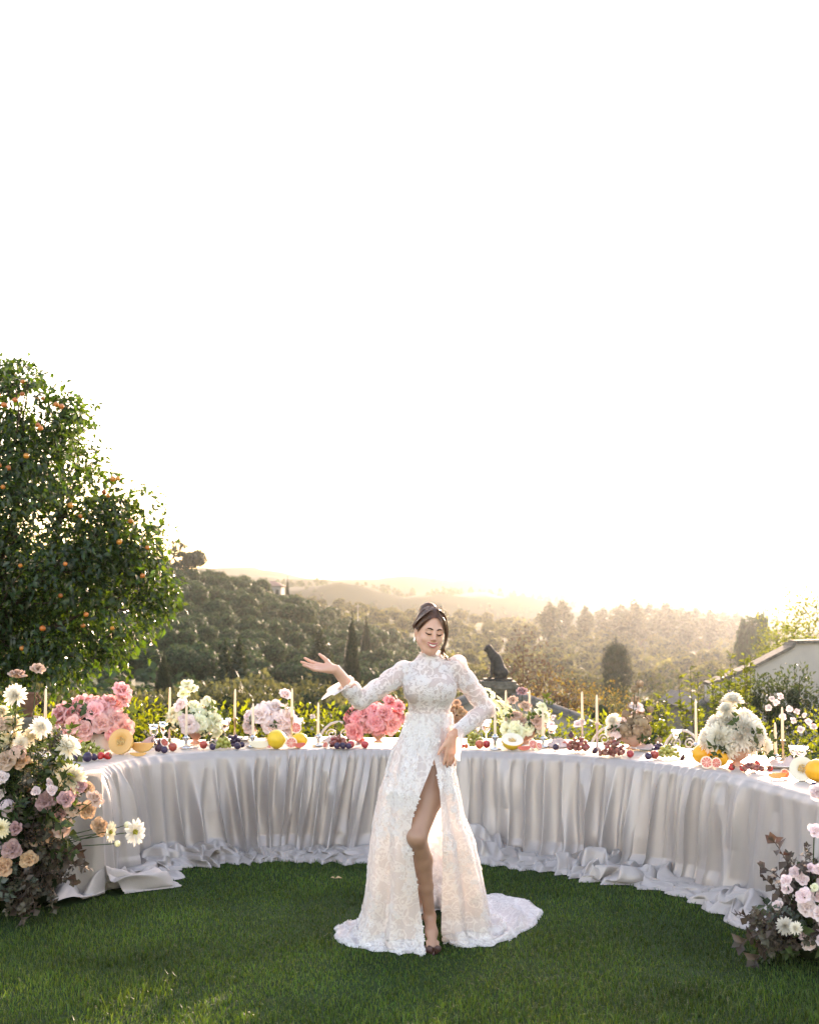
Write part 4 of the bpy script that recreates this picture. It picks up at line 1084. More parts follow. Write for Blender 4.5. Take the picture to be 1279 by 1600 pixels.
# ================================================================== the lace gown
def lace_mat(name, sheer, skirt):
    m, N, L = new_mat(name)
    b = N['Principled BSDF']; out = N['Material Output']
    tc = N.new('ShaderNodeTexCoord')
    def math_(op, a, c=None, clamp=False):
        n = N.new('ShaderNodeMath'); n.operation = op; n.use_clamp = clamp
        for i, q in enumerate((a, c)):
            if q is None: continue
            if isinstance(q, (int, float)): n.inputs[i].default_value = q
            else: L.new(q, n.inputs[i])
        return n.outputs[0]
    # warped coordinates
    nz = N.new('ShaderNodeTexNoise'); nz.inputs['Scale'].default_value = 14; nz.inputs['Detail'].default_value = 2
    L.new(tc.outputs['Object'], nz.inputs['Vector'])
    vm = N.new('ShaderNodeVectorMath'); vm.operation = 'MULTIPLY_ADD'; vm.inputs[1].default_value = (.05, .05, .05)
    L.new(nz.outputs['Color'], vm.inputs[0]); L.new(tc.outputs['Object'], vm.inputs[2])
    def vor(scale, feat='F1', out_='Distance'):
        v = N.new('ShaderNodeTexVoronoi'); v.feature = feat; v.inputs['Scale'].default_value = scale
        L.new(vm.outputs[0], v.inputs['Vector']); return v.outputs[out_]
    big = vor(14.5)                                    # blossoms about eight centimetres across
    petal_ = math_('LESS_THAN', vor(50), .43)        # their petals
    inb = math_('LESS_THAN', big, .50)
    rim = math_('LESS_THAN', math_('ABSOLUTE', math_('SUBTRACT', big, .50)), .045)
    vn = N.new('ShaderNodeTexNoise'); vn.inputs['Scale'].default_value = 9; vn.inputs['Detail'].default_value = 1; L.new(vm.outputs[0], vn.inputs['Vector'])
    vine = math_('LESS_THAN', math_('ABSOLUTE', math_('SUBTRACT', vn.outputs['Fac'], .5)), .016)
    small = math_('LESS_THAN', vor(58), .22)
    blossom = math_('MULTIPLY', inb, petal_)
    pat = math_('MAXIMUM', blossom, math_('MAXIMUM', math_('MAXIMUM', math_('MULTIPLY', rim, .85), math_('MULTIPLY', vine, .9)), math_('MULTIPLY', small, .6)))
    ns = N.new('ShaderNodeTexNoise'); ns.inputs['Scale'].default_value = 7; L.new(tc.outputs['Object'], ns.inputs['Vector'])
    sepz = N.new('ShaderNodeSeparateXYZ'); L.new(tc.outputs['Object'], sepz.inputs[0])
    al = math_('ADD', math_('MULTIPLY', pat, 1 - sheer), sheer, True)
    b.inputs['Base Color'].default_value = (.82, .78, .77, 1)
    L.new(ramp_color(N, L, pat, [(.1, (.745, .695, .69)), (.8, (.88, .855, .84))]), b.inputs['Base Color'])
    b.inputs['Roughness'].default_value = .6; b.inputs['Specular IOR Level'].default_value = .3; b.inputs['Sheen Weight'].default_value = .15
    bpn = N.new('ShaderNodeBump'); bpn.inputs['Strength'].default_value = .35; bpn.inputs['Distance'].default_value = .004
    L.new(pat, bpn.inputs['Height']); L.new(bpn.outputs[0], b.inputs['Normal'])
    tl = N.new('ShaderNodeBsdfTranslucent'); tl.inputs['Color'].default_value = (.84, .76, .70, 1)
    ms = N.new('ShaderNodeMixShader'); ms.inputs[0].default_value = .42
    L.new(b.outputs[0], ms.inputs[1]); L.new(tl.outputs[0], ms.inputs[2])
    tp = N.new('ShaderNodeBsdfTransparent'); mx = N.new('ShaderNodeMixShader')
    L.new(al, mx.inputs[0]); L.new(tp.outputs[0], mx.inputs[1]); L.new(ms.outputs[0], mx.inputs[2]); L.new(mx.outputs[0], out.inputs[0])
    return m
m_lace_top = lace_mat("lace_bodice", .80, False)
m_lace_sk = lace_mat("lace_skirt", .94, True)
m_appl = mat("lace_thread", (.84, .81, .80), .6, .3, var=.04, trans=.3)

# ---- bodice and sleeves: the body's own volumes, a finger's breadth fuller
body_prims = bd
bd = Body()
bd.chain([hp(0, .022, -.062), bp(672, 1030, .03), bp(671, 1046, .03)], [.053, .053, .060], .02)
bd.ell(bp(672, 1062, .02), (.133, .094, .112), None, .05)
bd.ell(bp(671, 1085, .015), (.120, .091, .096), None, .05)
for s in (-1, 1): bd.ell(bp(671 + s * 19, 1077, -.050), (.060, .058, .062), None, .06)
bd.ell(bp(670.5, 1118, .02), (.108, .085, .10), None, .05)
bd.ell(bp(668, 1152, .025), (.128, .098, .09), None, .05)
bd.cone(bp(640, 1050, .03), bp(662, 1051, .03), .042, .050, .03)
bd.cone(bp(708, 1042, .03), bp(684, 1047, .03), .042, .050, .03)
bd.ell(bp(629, 1046, .028), (.040, .044, .040), None, .025); bd.ell(bp(716, 1035, .032), (.040, .044, .042), None, .025)   # gathered shoulders
bd.chain([bp(632, 1050, .03), bp(612, 1063, .01), bp(588, 1079, -.015), ELR, ELR + (WRR - ELR) * .35, ELR + (WRR - ELR) * .75], [.050, .052, .048, .043, .044, .040], .02)
bd.chain([bp(714, 1042, .03), bp(728, 1066, .04), bp(745, 1088, .05), ELL, ELL + (WRL - ELL) * .35, WRL], [.050, .050, .047, .043, .042, .034], .02)
V, Q = bd.polygonise(.0055)
sx = fbm(V[:, 0] * 14, V[:, 1] * 14, V[:, 2] * 14, seed=3, oct=2) * .0022
V = V + sx[:, None] * np.array([.6, -.6, .6])
nd = (bp(671, 1046, .03) - hp(0, .022, -.03)); nd /= np.linalg.norm(nd)
colc = bp(673, 1021, .012)
dR = (WRR - ELR) / np.linalg.norm(WRR - ELR); cR = ELR + (WRR - ELR) * .52
dL = (WRL - ELL) / np.linalg.norm(WRL - ELL); cL = ELL + (WRL - ELL) * .86
cutR = ((V - cR) @ (dR + np.array([.35, 0, .25])) > 0) & (np.linalg.norm(V - WRR, axis=1) < .19)
cutL = ((V - cL) @ dL > 0) & (np.linalg.norm(V - WRL, axis=1) < .10)
cutC = ((V - colc) @ -nd > 0) & (np.linalg.norm(V[:, :2] - colc[:2], axis=1) < .10) & (V[:, 2] > colc[2] - .04)
cutW = (V[:, 2] < bp(668, 1176)[2]) & (np.abs(V[:, 0] - bp(668, 1176)[0]) < .2)
bad = cutR | cutL | cutC | cutW
Q = Q[~bad[Q].any(1)]
dress = obj("dress", MB().add(V - PO, Q), m_lace_top, pers)

# collar frill, bell cuffs
def frill(c, axis, r0, r1, ln, amp, waves, n=72, rows=8, tilt=None, sq=1.0):
    Rm = look_rot(axis); A = np.zeros((n, rows, 3))
    for i in range(n):
        a = 2 * math.pi * i / n
        for j in range(rows):
            t = j / (rows - 1); r = r0 + (r1 - r0) * t ** 1.4 + amp * t * math.sin(waves * a + 1.3 * math.sin(2 * a))
            A[i, j] = c + Rm @ np.array([r * math.cos(a), r * sq * math.sin(a), ln * t * (1 + .08 * math.sin(5 * a))])
    return MB().grid(A - PO, closed_u=True)
obj("collar", frill(colc + nd * .012, -nd, .0555, .0600, .022, .002, 17), m_lace_top, dress)
cuffdir = np.array([-.80, -.12, .10])
cf = MB(); A = np.zeros((60, 14, 3)); Rm = look_rot(dR)
for i in range(60):
    a = 2 * math.pi * i / 60
    ring = Rm @ np.array([math.cos(a), math.sin(a), 0]); low = max(0, -(ring[2] * .9 + ring[0] * .5))
    for j in range(14):
        t = j / 13
        ln = .045 + .06 * low ** .8
        A[i, j] = cR + ring * (.043 + .040 * t * low) + dR * ln * t * .45 + cuffdir * ln * t * (.30 * low) + np.array([-.01, 0, -.050]) * t ** 1.5 * low + ring * .014 * t * math.sin(a * 7 + 2 * t) * (.3 + low)
cf.grid(A - PO, closed_u=True)
obj("cuff", cf, m_lace_top, dress)
cf = MB(); A = np.zeros((60, 14, 3)); Rm = look_rot(dL)
for i in range(60):
    a = 2 * math.pi * i / 60; ring = Rm @ np.array([math.cos(a), math.sin(a), 0]); low = max(0, ring[0] * .75 - ring[2] * .7)
    for j in range(14):
        t = j / 13; ln = .035 + .05 * low
        A[i, j] = cL - dL * .012 + ring * (.039 + .024 * t * (.3 + low)) + dL * ln * t + np.array([.018, .01, -.048]) * t ** 1.3 * low + ring * .007 * t * math.sin(a * 7 + 3)
cf.grid(A - PO, closed_u=True)
obj("cuff", cf, m_lace_top, dress)
pb_ = MB()                                        # covered buttons along the open sleeve
for t in np.linspace(.42, 1.0, 15):
    up = np.array([.55, .0, .62]); up /= np.linalg.norm(up)
    pb_.ball(ELR + (WRR - ELR) * t + up * (.034 - .010 * t), (.0048,) * 3, 8, 5)
pb_.v = [a - PO for a in pb_.v]
tag(obj("button", pb_, m_appl, dress), kind='stuff')

# ---- skirt with the slit and the train
SP_ = np.array([  # py, left px, right px, dy centre, front reach, back reach
    (1112, 633.5, 706.5, .02, .100, .085), (1124, 633, 707, .02, .104, .092), (1150, 624, 708, .02, .122, .110), (1172, 613, 708, .02, .140, .125), (1200, 604, 711, .03, .19, .15), (1233, 594, 716, .05, .24, .18),
    (1280, 585, 726, .09, .265, .23), (1322, 578.5, 741, .13, .285, .28), (1380, 574, 753, .19, .27, .34), (1410, 571, 759, .23, .265, .37), (1440, 566, 763, .27, .265, .40), (1466, 558, 768, .29, .27, .42)], float)
E1 = np.array([(1183, 677.5), (1200, 671), (1215, 664), (1250, 649), (1270, 644), (1290, 641), (1330, 645), (1370, 651), (1410, 656), (1450, 661), (1490, 664)], float)
E2 = np.array([(1183, 678.5), (1200, 682.5), (1215, 685.5), (1250, 688), (1300, 691), (1400, 691), (1455, 690), (1490, 692)], float)
OUT = np.array([(0, 0.088, 6.66), (0.05, -0.010, 6.68), (0.1, -0.133, 6.71), (0.15, -0.257, 6.77), (0.2, -0.380, 6.91), (0.25, -0.410, 7.12), (0.29, -0.395, 7.23), (0.36, -0.287, 7.37), (0.44, -0.103, 7.50), (0.52, 0.123, 7.67), (0.58, 0.339, 7.92), (0.63, 0.513, 8.01), (0.68, 0.677, 7.92), (0.72, 0.764, 7.69), (0.76, 0.764, 7.53), (0.8, 0.677, 7.22), (0.85, 0.544, 6.99), (0.89, 0.448, 6.85), (0.93, 0.359, 6.80), (0.97, 0.269, 6.81), (1, 0.190, 6.91)])
NU = 300; NR = 110; NG = 34
u = np.linspace(0, 1, NU)
pyr = np.linspace(1114, 1466, NR)
GA = np.zeros((NU, NR + NG, 3))
ridge1 = lambda x: (1 - np.abs(x)) ** 3
for r, py in enumerate(pyr):
    pl_, pr_, dy, bf, bb = [np.interp(py, SP_[:, 0], SP_[:, k]) for k in range(1, 6)]
    yc = YB + dy
    xl, xr = P(pl_, py, yc)[0], P(pr_, py, yc)[0]; z = P(640, py, YB + dy * .3)[2]
    cx, a = (xl + xr) / 2, (xr - xl) / 2
    if py <= 1183: th1 = th2 = -math.asin(max(-1, min(1, (P(678, py, YB - .1)[0] - cx) / a))); th1, th2 = th1, -th2
    else:
        e1 = P(np.interp(py, E1[:, 0], E1[:, 1]), py, yc - bf)[0]; e2 = P(np.interp(py, E2[:, 0], E2[:, 1]), py, yc - bf)[0]
        th1 = math.asin(max(-1, min(1, (cx - e1) / a))); th2 = math.asin(max(-1, min(1, (e2 - cx) / a)))
    th = th1 + u * (2 * math.pi - th2 - th1)
    fl = np.clip((py - 1140) / 330, 0, 1)
    fold = fl ** 1.1 * (.030 * np.cos(11 * th + 1.5 * np.sin(2 * th)) + .018 * np.cos(19 * th + 2 * np.sin(3 * th) + .6 * fl) + .020 * ridge1(vnoise(th * 3.1 + fl * .35, th * 0 + fl * .8, seed=71))) + .004 * fbm(th * 9, th * 0 + fl * 9, seed=72)
    fold *= (1 - .75 * np.exp(-(np.minimum(u, 1 - u) / .02) ** 2))
    fold *= np.where(np.abs(np.sin(th)) > .93, .45, 1)
    b_ = np.where(np.cos(th) > 0, bf * np.where(th > math.pi, 1 - .42 * np.clip((py - 1290) / 150, 0, 1), 1), bb)
    GA[:, r, 0] = cx - (a + fold * .6) * np.sin(th); GA[:, r, 1] = yc - (b_ + fold) * np.cos(th); GA[:, r, 2] = z
O = np.stack([np.interp(u, OUT[:, 0], OUT[:, k]) for k in (1, 2)], -1)
kk = np.ones(9) / 9
O = np.stack([np.convolve(np.pad(O[:, k], 4, mode='edge'), kk, 'valid') for k in (0, 1)], -1)
last = GA[:, NR - 1].copy(); prev = GA[:, NR - 4].copy()
ext = np.linalg.norm(O - last[:, :2], axis=1)
for q in range(NG):
    t = (q + 1) / NG
    sw = t
    xy = last[:, :2] * (1 - sw) + O * sw
    wv_ = np.sin(u * 95 + 3 * np.sin(u * 17)) * .5 + vnoise(u * 26, u * 0 + t * 3.0, seed=74)
    arc = np.sin(t * math.pi)
    dirn = (O - last[:, :2]) / (ext[:, None] + 1e-6); sidev = np.stack([-dirn[:, 1], dirn[:, 0]], -1)
    # cloth lying in soft ridges across the train
    rp = np.clip(ext * .10, .008, .05) * (1 - np.abs(np.sin(t * 7.5 + 4 * vnoise(u * 7, u * 0, seed=75)))) ** 1.6 * np.clip((1 - t) * 6, 0, 1)
    z = last[:, 2] * (1 - np.clip(t / .35, 0, 1)) ** 1.7 + .012 + rp + .014 * np.maximum(wv_, 0) * np.clip((1 - t) * 5, .15, 1) + .020 * np.clip(vnoise(u * 40, u * 0 + t * 5, seed=77), 0, 1) * arc
    GA[:, NR + q, :2] = xy + sidev * (.018 * arc * vnoise(u * 13, u * 0 + t * 4, seed=76))[:, None] + dirn * (.014 * t * np.sin(u * 120))[:, None]
    GA[:, NR + q, 2] = z
GA[:, -1, 2] = .006
skirt = obj("skirt", MB().grid(GA - PO), m_lace_sk, dress)

# ---- raised lace blossoms
def applique(n, verts, quads, dens, seed, rr):
    g = np.random.default_rng(seed)
    a, b_, c = verts[quads[:, 0]], verts[quads[:, 1]], verts[quads[:, 3]]
    nn = np.cross(b_ - a, c - a); ar = np.linalg.norm(nn, axis=1); cen = (a + verts[quads[:, 2]]) / 2
    w = ar * dens(cen); w /= w.sum()
    k = g.choice(len(quads), n, p=w); mb = MB()
    Cc = cen[k]; Nn = nn[k] / (ar[k][:, None] + 1e-12)
    hub = np.array([671 / 1, 0, 0]); ctr = np.stack([np.full(n, bp(670, 1100)[0]), np.full(n, YB + .1), Cc[:, 2]], -1)
    flip = ((Cc - ctr) * Nn).sum(1) < 0; Nn[flip] *= -1
    T = np.cross(Nn, g.normal(size=(n, 3))); T /= np.linalg.norm(T, axis=1)[:, None]; B = np.cross(Nn, T)
    R_ = g.uniform(rr[0], rr[1], n)[:, None]
    for pet in range(5):
        an = pet * 2 * math.pi / 5
        d = T * math.cos(an) + B * math.sin(an); s_ = -T * math.sin(an) + B * math.cos(an)
        Vv = np.stack([Cc + Nn * .0015 + d * R_ * .15, Cc + d * R_ * .62 + s_ * R_ * .36 + Nn * .0045, Cc + d * R_ + Nn * .0025, Cc + d * R_ * .62 - s_ * R_ * .36 + Nn * .0045], 1)
        mb.add(Vv - PO, np.arange(n)[:, None] * 4 + np.array([[0, 1, 2, 3]]))
    return mb
sq = []; nrow = NR + NG
I, J = np.meshgrid(np.arange(NU - 1), np.arange(nrow - 1), indexing='ij')
SQ = np.stack([I * nrow + J, (I + 1) * nrow + J, (I + 1) * nrow + J + 1, I * nrow + J + 1], -1).reshape(-1, 4)
SV = GA.reshape(-1, 3)
def dens_skirt(c):
    z = c[:, 2]
    clump = np.clip(vnoise(c[:, 0] * 11, c[:, 1] * 11, z * 9, seed=5) * 2.6 + .35, .02, 1)
    return clump * np.interp(z, [0, .05, .22, .4, .72, .85, 1.2], [.9, 1.0, .45, .30, .75, 1.2, 1.0])
ap = applique(4200, SV, SQ, dens_skirt, 3, (.007, .019))
ap.merge(applique(2600, V, Q, lambda c: np.clip(vnoise(c[:, 0] * 15, c[:, 1] * 15, c[:, 2] * 15, seed=6) * 2.6 + .45, .04, 1), 4, (.005, .014)))
tag(obj("lace_blossoms", ap, m_appl, dress, smooth=False), kind='stuff')

# ---- shoe: pointed court shoe seen from the front
sh = MB(); fdv = np.array([.05, -1, 0]); fdv /= np.linalg.norm(fdv); sd_ = np.array([1, .05, 0])
A = []
for t in np.linspace(0, 1, 14):
    c = TOE + fdv * (-.060 + .100 * t); w = .046 * (1 - max(0, t - .35) ** 2 * 2.0) * (1 if t < .95 else .8); h = (.034 - .004 * t) if t > .45 else .020
    w = max(w, .006)
    A.append([[*(c[:2] + sd_[:2] * w * math.cos(a)), max(.004, .018 + h * math.sin(a) * (1 if math.sin(a) > 0 else .6))] for a in np.linspace(math.pi * 1.5 - 2.6, math.pi * 1.5 + 2.6, 18)])
sh.grid(np.array(A) - PO)
tip = np.array(A[-1]).mean(0); b0 = sh.n - 18
sh.add([tip - PO]); sh.t.append(np.array([[sh.n - 1, b0 + j, b0 + j + 1] for j in range(17)])); sh.tm.append(np.zeros(17, int))
obj("shoe", sh, m_shoe, pers)
shoe = COL.objects['shoe']
hl = MB().tube(np.array([AN + np.array([0, .045, -.085]), [AN[0] + .002, AN[1] + .05, .045], [AN[0] + .003, AN[1] + .052, .0]]) - PO, [.014, .006, .005], 8)
obj("heel", hl, m_shoe, shoe)
COVER = np.zeros((600, 600), bool)        # where cloth lies on the lawn no blade stands up through it
for arr in (A_cloth[:, -64:].reshape(-1, 3), E_end.reshape(-1, 3), GA[:, -36:].reshape(-1, 3)):
    COVER[np.clip(((arr[:, 0] + 6) / .02).astype(int), 0, 599), np.clip((arr[:, 1] / .02).astype(int), 0, 599)] = True
# ------------------------------------------------------------------ mown grass
m_grass = leaf("grass_blade", (.066, .120, .026), trans=.35, tcol=(1.8, 1.7, .5), island=.5, rough=.5, scale=1.1, var=.45, spec=.3)
def grass(n, x0, x1, y0, y1, hmin, hmax, wid, seed):
    g = np.random.default_rng(seed)
    x = g.uniform(x0, x1, n); y = y0 + (y1 - y0) * g.random(n) ** 1.35
    keep = np.abs(x) < 1.2 + y * .40
    keep &= ~COVER[np.clip(((x + 6) / .02).astype(int), 0, 599), np.clip((y / .02).astype(int), 0, 599)]
    x = x[keep]; y = y[keep]; n = len(x)
    cl = fbm(x * 2.2, y * 2.2, seed=5, oct=3)
    h = g.uniform(hmin, hmax, n) * (1 + .35 * cl)
    a = g.uniform(0, 2 * math.pi, n); lean = g.uniform(.1, 1.0, n) * h
    dx, dy = np.cos(a), np.sin(a)
    la = a + g.normal(0, 1.2, n)
    lx, ly = np.cos(la) * lean, np.sin(la) * lean
    w = wid * g.uniform(.7, 1.3, n)
    V = np.zeros((n, 5, 3))
    V[:, 0] = np.stack([x - dx * w, y - dy * w, np.full(n, -.004)], -1)
    V[:, 1] = np.stack([x + dx * w, y + dy * w, np.full(n, -.004)], -1)
    V[:, 2] = np.stack([x + dx * w * .8 + lx * .35, y + dy * w * .8 + ly * .35, h * .6], -1)
    V[:, 3] = np.stack([x - dx * w * .8 + lx * .35, y - dy * w * .8 + ly * .35, h * .6], -1)
    V[:, 4] = np.stack([x + lx, y + ly, h * (1 - .3 * lean / h)], -1)
    b = np.arange(n)[:, None] * 5
    return MB().add(V, b + np.array([[0, 1, 2, 3]]), b + np.array([[3, 2, 4]]))
tag(obj("grass", grass(330000, -4.6, 4.6, 4.4, 10.3, .015, .032, .0022, 3), m_grass, smooth=False), kind='stuff')
# longer wisps of grass in the sun at the near edge
tag(obj("grass", grass(9000, -3.4, 3.4, 4.5, 6.2, .035, .075, .002, 4), m_grass, smooth=False), kind='stuff')
# ================================================================== flowers, bowls and what lies on the table
def petal(L, W, cup, curl, nu=4, nv=5, tip=1.0, ruff=0.0, ph=0.0):
    "petal rising along +z from the origin, opening along +x; returns (nu, nv, 3)"
    A = np.zeros((nu, nv, 3))
    for i in range(nu):
        t = i / (nu - 1); w = W * (math.sin(math.pi * (t ** .75) * .82 + .12)) ** tip if tip < 5 else W * (1 - t)
        for j in range(nv):
            q = (j / (nv - 1) - .5) * 2
            x = curl * L * t * t - cup * W * (1 - q * q) * .6 * math.sin(math.pi * min(1, t * 1.1) * .8) + ruff * L * t * math.sin(q * 5 + ph) * .5
            A[i, j] = (x, q * w * .5, L * t * (1 - .12 * q * q * t) + ruff * L * t * math.cos(q * 6 + ph) * .3)
    return A
def bend(A, ang, az, r=0.0, z=0.0):
    c, s = math.cos(ang), math.sin(ang)
    B = np.stack([A[..., 0] * c + A[..., 2] * s + r, A[..., 1], -A[..., 0] * s + A[..., 2] * c + z], -1)
    c, s = math.cos(az), math.sin(az)
    return np.stack([B[..., 0] * c - B[..., 1] * s, B[..., 0] * s + B[..., 1] * c, B[..., 2]], -1)
def rose(seed, n=26, open_=1.0, ruff=.06):
    "unit rose, about one unit across, facing +z"
    g = np.random.default_rng(seed); mb = MB()
    for k in range(n):
        t = k / (n - 1)
        L = .34 + .22 * t; W = .26 + .42 * t; an = (.05 + 1.15 * t ** 1.4) * open_
        A = petal(L, W, .55 - .25 * t, -.12 + .30 * t, 5, 6, .8, ruff, g.uniform(0, 6))
        mb.grid(bend(A, an + g.normal() * .06, k * 2.39996 + g.normal() * .15, .01 + .10 * t, .02 - .10 * t))
    mb.lathe([(0, -.16), (.07, -.14), (.10, -.05), (.06, 0)], 8, m=1)
    return mb
def dahlia(seed, n=115, flat=1.0, W=.105, centre=.0):
    g = np.random.default_rng(seed); mb = MB()
    for k in range(n):
        t = k / (n - 1)
        L = .20 + .32 * t ** .7; an = (.12 + 1.45 * t ** .8) * flat
        A = petal(L, W * (.7 + .5 * t), -.5, -.10 + .16 * t, 4, 3, .65)
        mb.grid(bend(A, an + g.normal() * .09, k * 2.39996 + g.normal() * .1, .02 + .03 * t, .06 - .12 * t))
    if centre: mb.ball((0, 0, .05), (centre, centre, centre * .6), 10, 6, m=1)
    mb.lathe([(0, -.12), (.06, -.10), (.08, -.03), (.04, 0)], 8, m=1)
    return mb
def daisy_dahlia(seed):
    g = np.random.default_rng(seed); mb = MB()
    for k in range(22):
        A = petal(.46 + g.normal() * .03, .17, -.3, .02, 4, 3, .6)
        mb.grid(bend(A, 1.30 + (k % 2) * .14 + g.normal() * .06, k * 2 * math.pi / 22 * 1.0 + (k % 2) * .1, .05, 0))
    for k in range(20):
        A = petal(.14, .07, .3, -.1, 3, 3, .7); mb.grid(bend(A, .5 + .6 * (k % 3) / 2, k * 2.4, .02, .0), m=1)
    mb.ball((0, 0, .03), (.08, .08, .06), 8, 5, m=1)
    return mb
def lisian(seed, n=13):
    g = np.random.default_rng(seed); mb = MB()
    for k in range(n):
        t = k / (n - 1)
        A = petal(.44 + .1 * t, .42 + .2 * t, .35, .12 + .2 * t, 5, 6, .7, .11, g.uniform(0, 6))
        mb.grid(bend(A, .25 + 1.0 * t, k * 2.39996 + g.normal() * .2, .03 + .05 * t, -.06 * t))
    mb.lathe([(0, -.16), (.06, -.12), (.09, -.04), (.05, 0)], 8, m=1)
    return mb
def puff(seed, n=46, kind=0):
    "cluster of small florets (hydrangea, stock, scabiosa head)"
    g = np.random.default_rng(seed); mb = MB(); d = rand_dirs(n, g); d[:, 2] = np.abs(d[:, 2]) * .9 + .05
    for k in range(n):
        M = m4(look_rot(d[k], g.uniform(0, 6)), d[k] * np.array([.36, .36, .34]))
        f = MB()
        for p in range(4): f.grid(bend(petal(.13, .13, .2, .1, 3, 3, .6), 1.15, p * math.pi / 2, .0, 0))
        mb.merge(f, M)
    mb.ball((0, 0, 0), (.30, .30, .26), 8, 6, m=1)
    return mb
def pod(seed):
    "scabiosa seed head: papery ball"
    g = np.random.default_rng(seed); mb = MB(); d = rand_dirs(30, g)
    for k in range(30):
        f = MB().lathe([(0, 0), (.05, .03), (.13, .10), (.12, .115), (.03, .05)], 6)
        mb.merge(f, m4(look_rot(d[k]), d[k] * .36))
    mb.ball((0, 0, 0), .36, 10, 7, m=1)
    return mb
def sprig(seed, n=9, L=1.0, ln=.2, wd=.14, bendy=.25, pairs=True):
    "leafy stem along +z of length L"
    g = np.random.default_rng(seed); mb = MB()
    t = np.linspace(0, 1, 9)[:, None]
    pp = np.concatenate([bendy * L * t ** 2, .04 * np.sin(t * 7 + seed), L * t], 1)
    mb.tube(pp, np.linspace(.012, .005, 9) * L, 5, m=1)
    P0 = []; D = []
    for k in range(n):
        u = .22 + .76 * k / (n - 1); i = min(7, int(u * 8)); p = pp[i] + (pp[i + 1] - pp[i]) * (u * 8 - i)
        for s_ in ((0, math.pi) if pairs else (0,)):
            a = k * 1.7 + s_ + g.normal() * .3; P0.append(p); D.append((math.cos(a), math.sin(a), g.uniform(.1, .8)))
    P0.append(pp[-1]); D.append((bendy, 0, 1)); P0 = np.array(P0); D = np.array(D)
    nn = np.tile([0, 0, 1.], (len(P0), 1)) + g.normal(size=(len(P0), 3)) * .5
    mb.merge(leaves(P0, D, nn, L * ln * g.uniform(.7, 1.2, len(P0)), L * wd * g.uniform(.8, 1.2, len(P0)), .15, .3), m=0)
    return mb

def pmat(name, c, t=None, c2=None, trans=.27): return mat(name, c, .55, .25, trans=trans, tcol=t, var=.08, scale=3.0, col2=c2, objvar=.16)
m_green = leaf("stem_green", (.06, .10, .03), trans=.2, island=.15)
m_leafg = leaf("bouquet_leaf", (.05, .085, .028), trans=.35, island=.25, scale=3)
m_plumleaf = leaf("smoke_leaf", (.135, .125, .085), trans=.25, island=.3, scale=3, tcol=(1.5, 1.0, 1.0))
m_dkplum = leaf("dark_plum_leaf", (.105, .080, .058), trans=.2, island=.3, scale=3, tcol=(1.6, .9, .9))
m_eucal = leaf("grey_eucalyptus", (.13, .16, .135), trans=.2, island=.25, scale=3)
m_pink = pmat("pink_rose", (.82, .40, .36), (1.1, 1.0, .98), (.87, .53, .48))
m_coral = pmat("coral_rose", (.85, .33, .31), (1.1, 1.0, 1.0), (.89, .46, .42))
m_pale = pmat("pale_pink_rose", (.80, .62, .58), None, (.84, .72, .68))
m_blush = pmat("blush_spray_rose", (.78, .56, .56), None, (.84, .72, .70))
m_peach = pmat("dusty_peach_rose", (.52, .33, .24), None, (.62, .44, .34))
m_rust = pmat("rust_rose", (.48, .27, .15), None, (.60, .39, .24))
m_mauve = pmat("mauve_rose", (.38, .21, .21), None, (.50, .31, .28))
m_cream = pmat("cream_dahlia", (.82, .71, .46), None, (.87, .80, .64))
m_white = pmat("white_dahlia", (.86, .80, .68), None, (.89, .85, .76), .45)
m_lime = pmat("lime_lisianthus", (.80, .79, .50), None, (.87, .84, .64))
m_brownp = pmat("brown_pod", (.36, .24, .15), None, (.46, .33, .21))
m_lilac = pmat("lilac_stock", (.60, .46, .47), None, (.70, .58, .58))
m_yel = mat("yellow_centre", (.42, .36, .06), .7, .2, scale=20)
m_redb = mat("red_berry", (.55, .07, .03), .3, .5, objvar=.2)

def two(fn, m, m2=None, n=3, **k): return [fn(s + 1, **k).mesh(fn.__name__, [m, m2 or m_green]) for s in range(n)]
BL = {
    'pink': ("rose", two(rose, m_pink)), 'coral': ("rose", two(rose, m_coral, ruff=.12)), 'pale': ("rose", two(rose, m_pale)), 'blush': ("spray_rose", two(rose, m_blush, n=2, open_=.85)),
    'peach': ("rose", two(rose, m_peach)), 'rust': ("rose", two(rose, m_rust)), 'mauve': ("rose", two(rose, m_mauve)),
    'cream': ("dahlia", two(dahlia, m_cream, m_yel)), 'white': ("dahlia", two(dahlia, m_white, m_yel)), 'daisy': ("open_dahlia", two(daisy_dahlia, m_white, m_yel, n=2)), 'daisyc': ("open_dahlia", two(daisy_dahlia, m_cream, m_yel, n=2)),
    'lime': ("lisianthus", two(lisian, m_lime)), 'lilac': ("stock_head", two(puff, m_lilac, n=2)), 'hyd': ("hydrangea_head", two(puff, m_peach, n=2)), 'pod': ("seed_head", two(pod, m_brownp, m_brownp, n=2)), 'wlis': ("lisianthus", two(lisian, m_pale)),
}
SPR = {
    'leaf': [sprig(s, 7, 1, .26, .15).mesh("foliage_sprig", [m_leafg, m_green]) for s in (1, 2)],
    'plum': [sprig(s, 12, 1, .135, .10).mesh("foliage_sprig", [m_plumleaf, m_dkplum]) for s in (3, 4)],
    'dark': [sprig(s, 11, 1, .15, .105).mesh("foliage_sprig", [m_dkplum, m_dkplum]) for s in (5, 6)],
    'euc': [sprig(s, 12, 1, .13, .11).mesh("foliage_sprig", [m_eucal, m_green]) for s in (7, 8)],
    'fine': [sprig(s, 16, 1, .20, .045).mesh("foliage_sprig", [m_leafg, m_green]) for s in (9, 10)],
}
SPR['stock'] = []
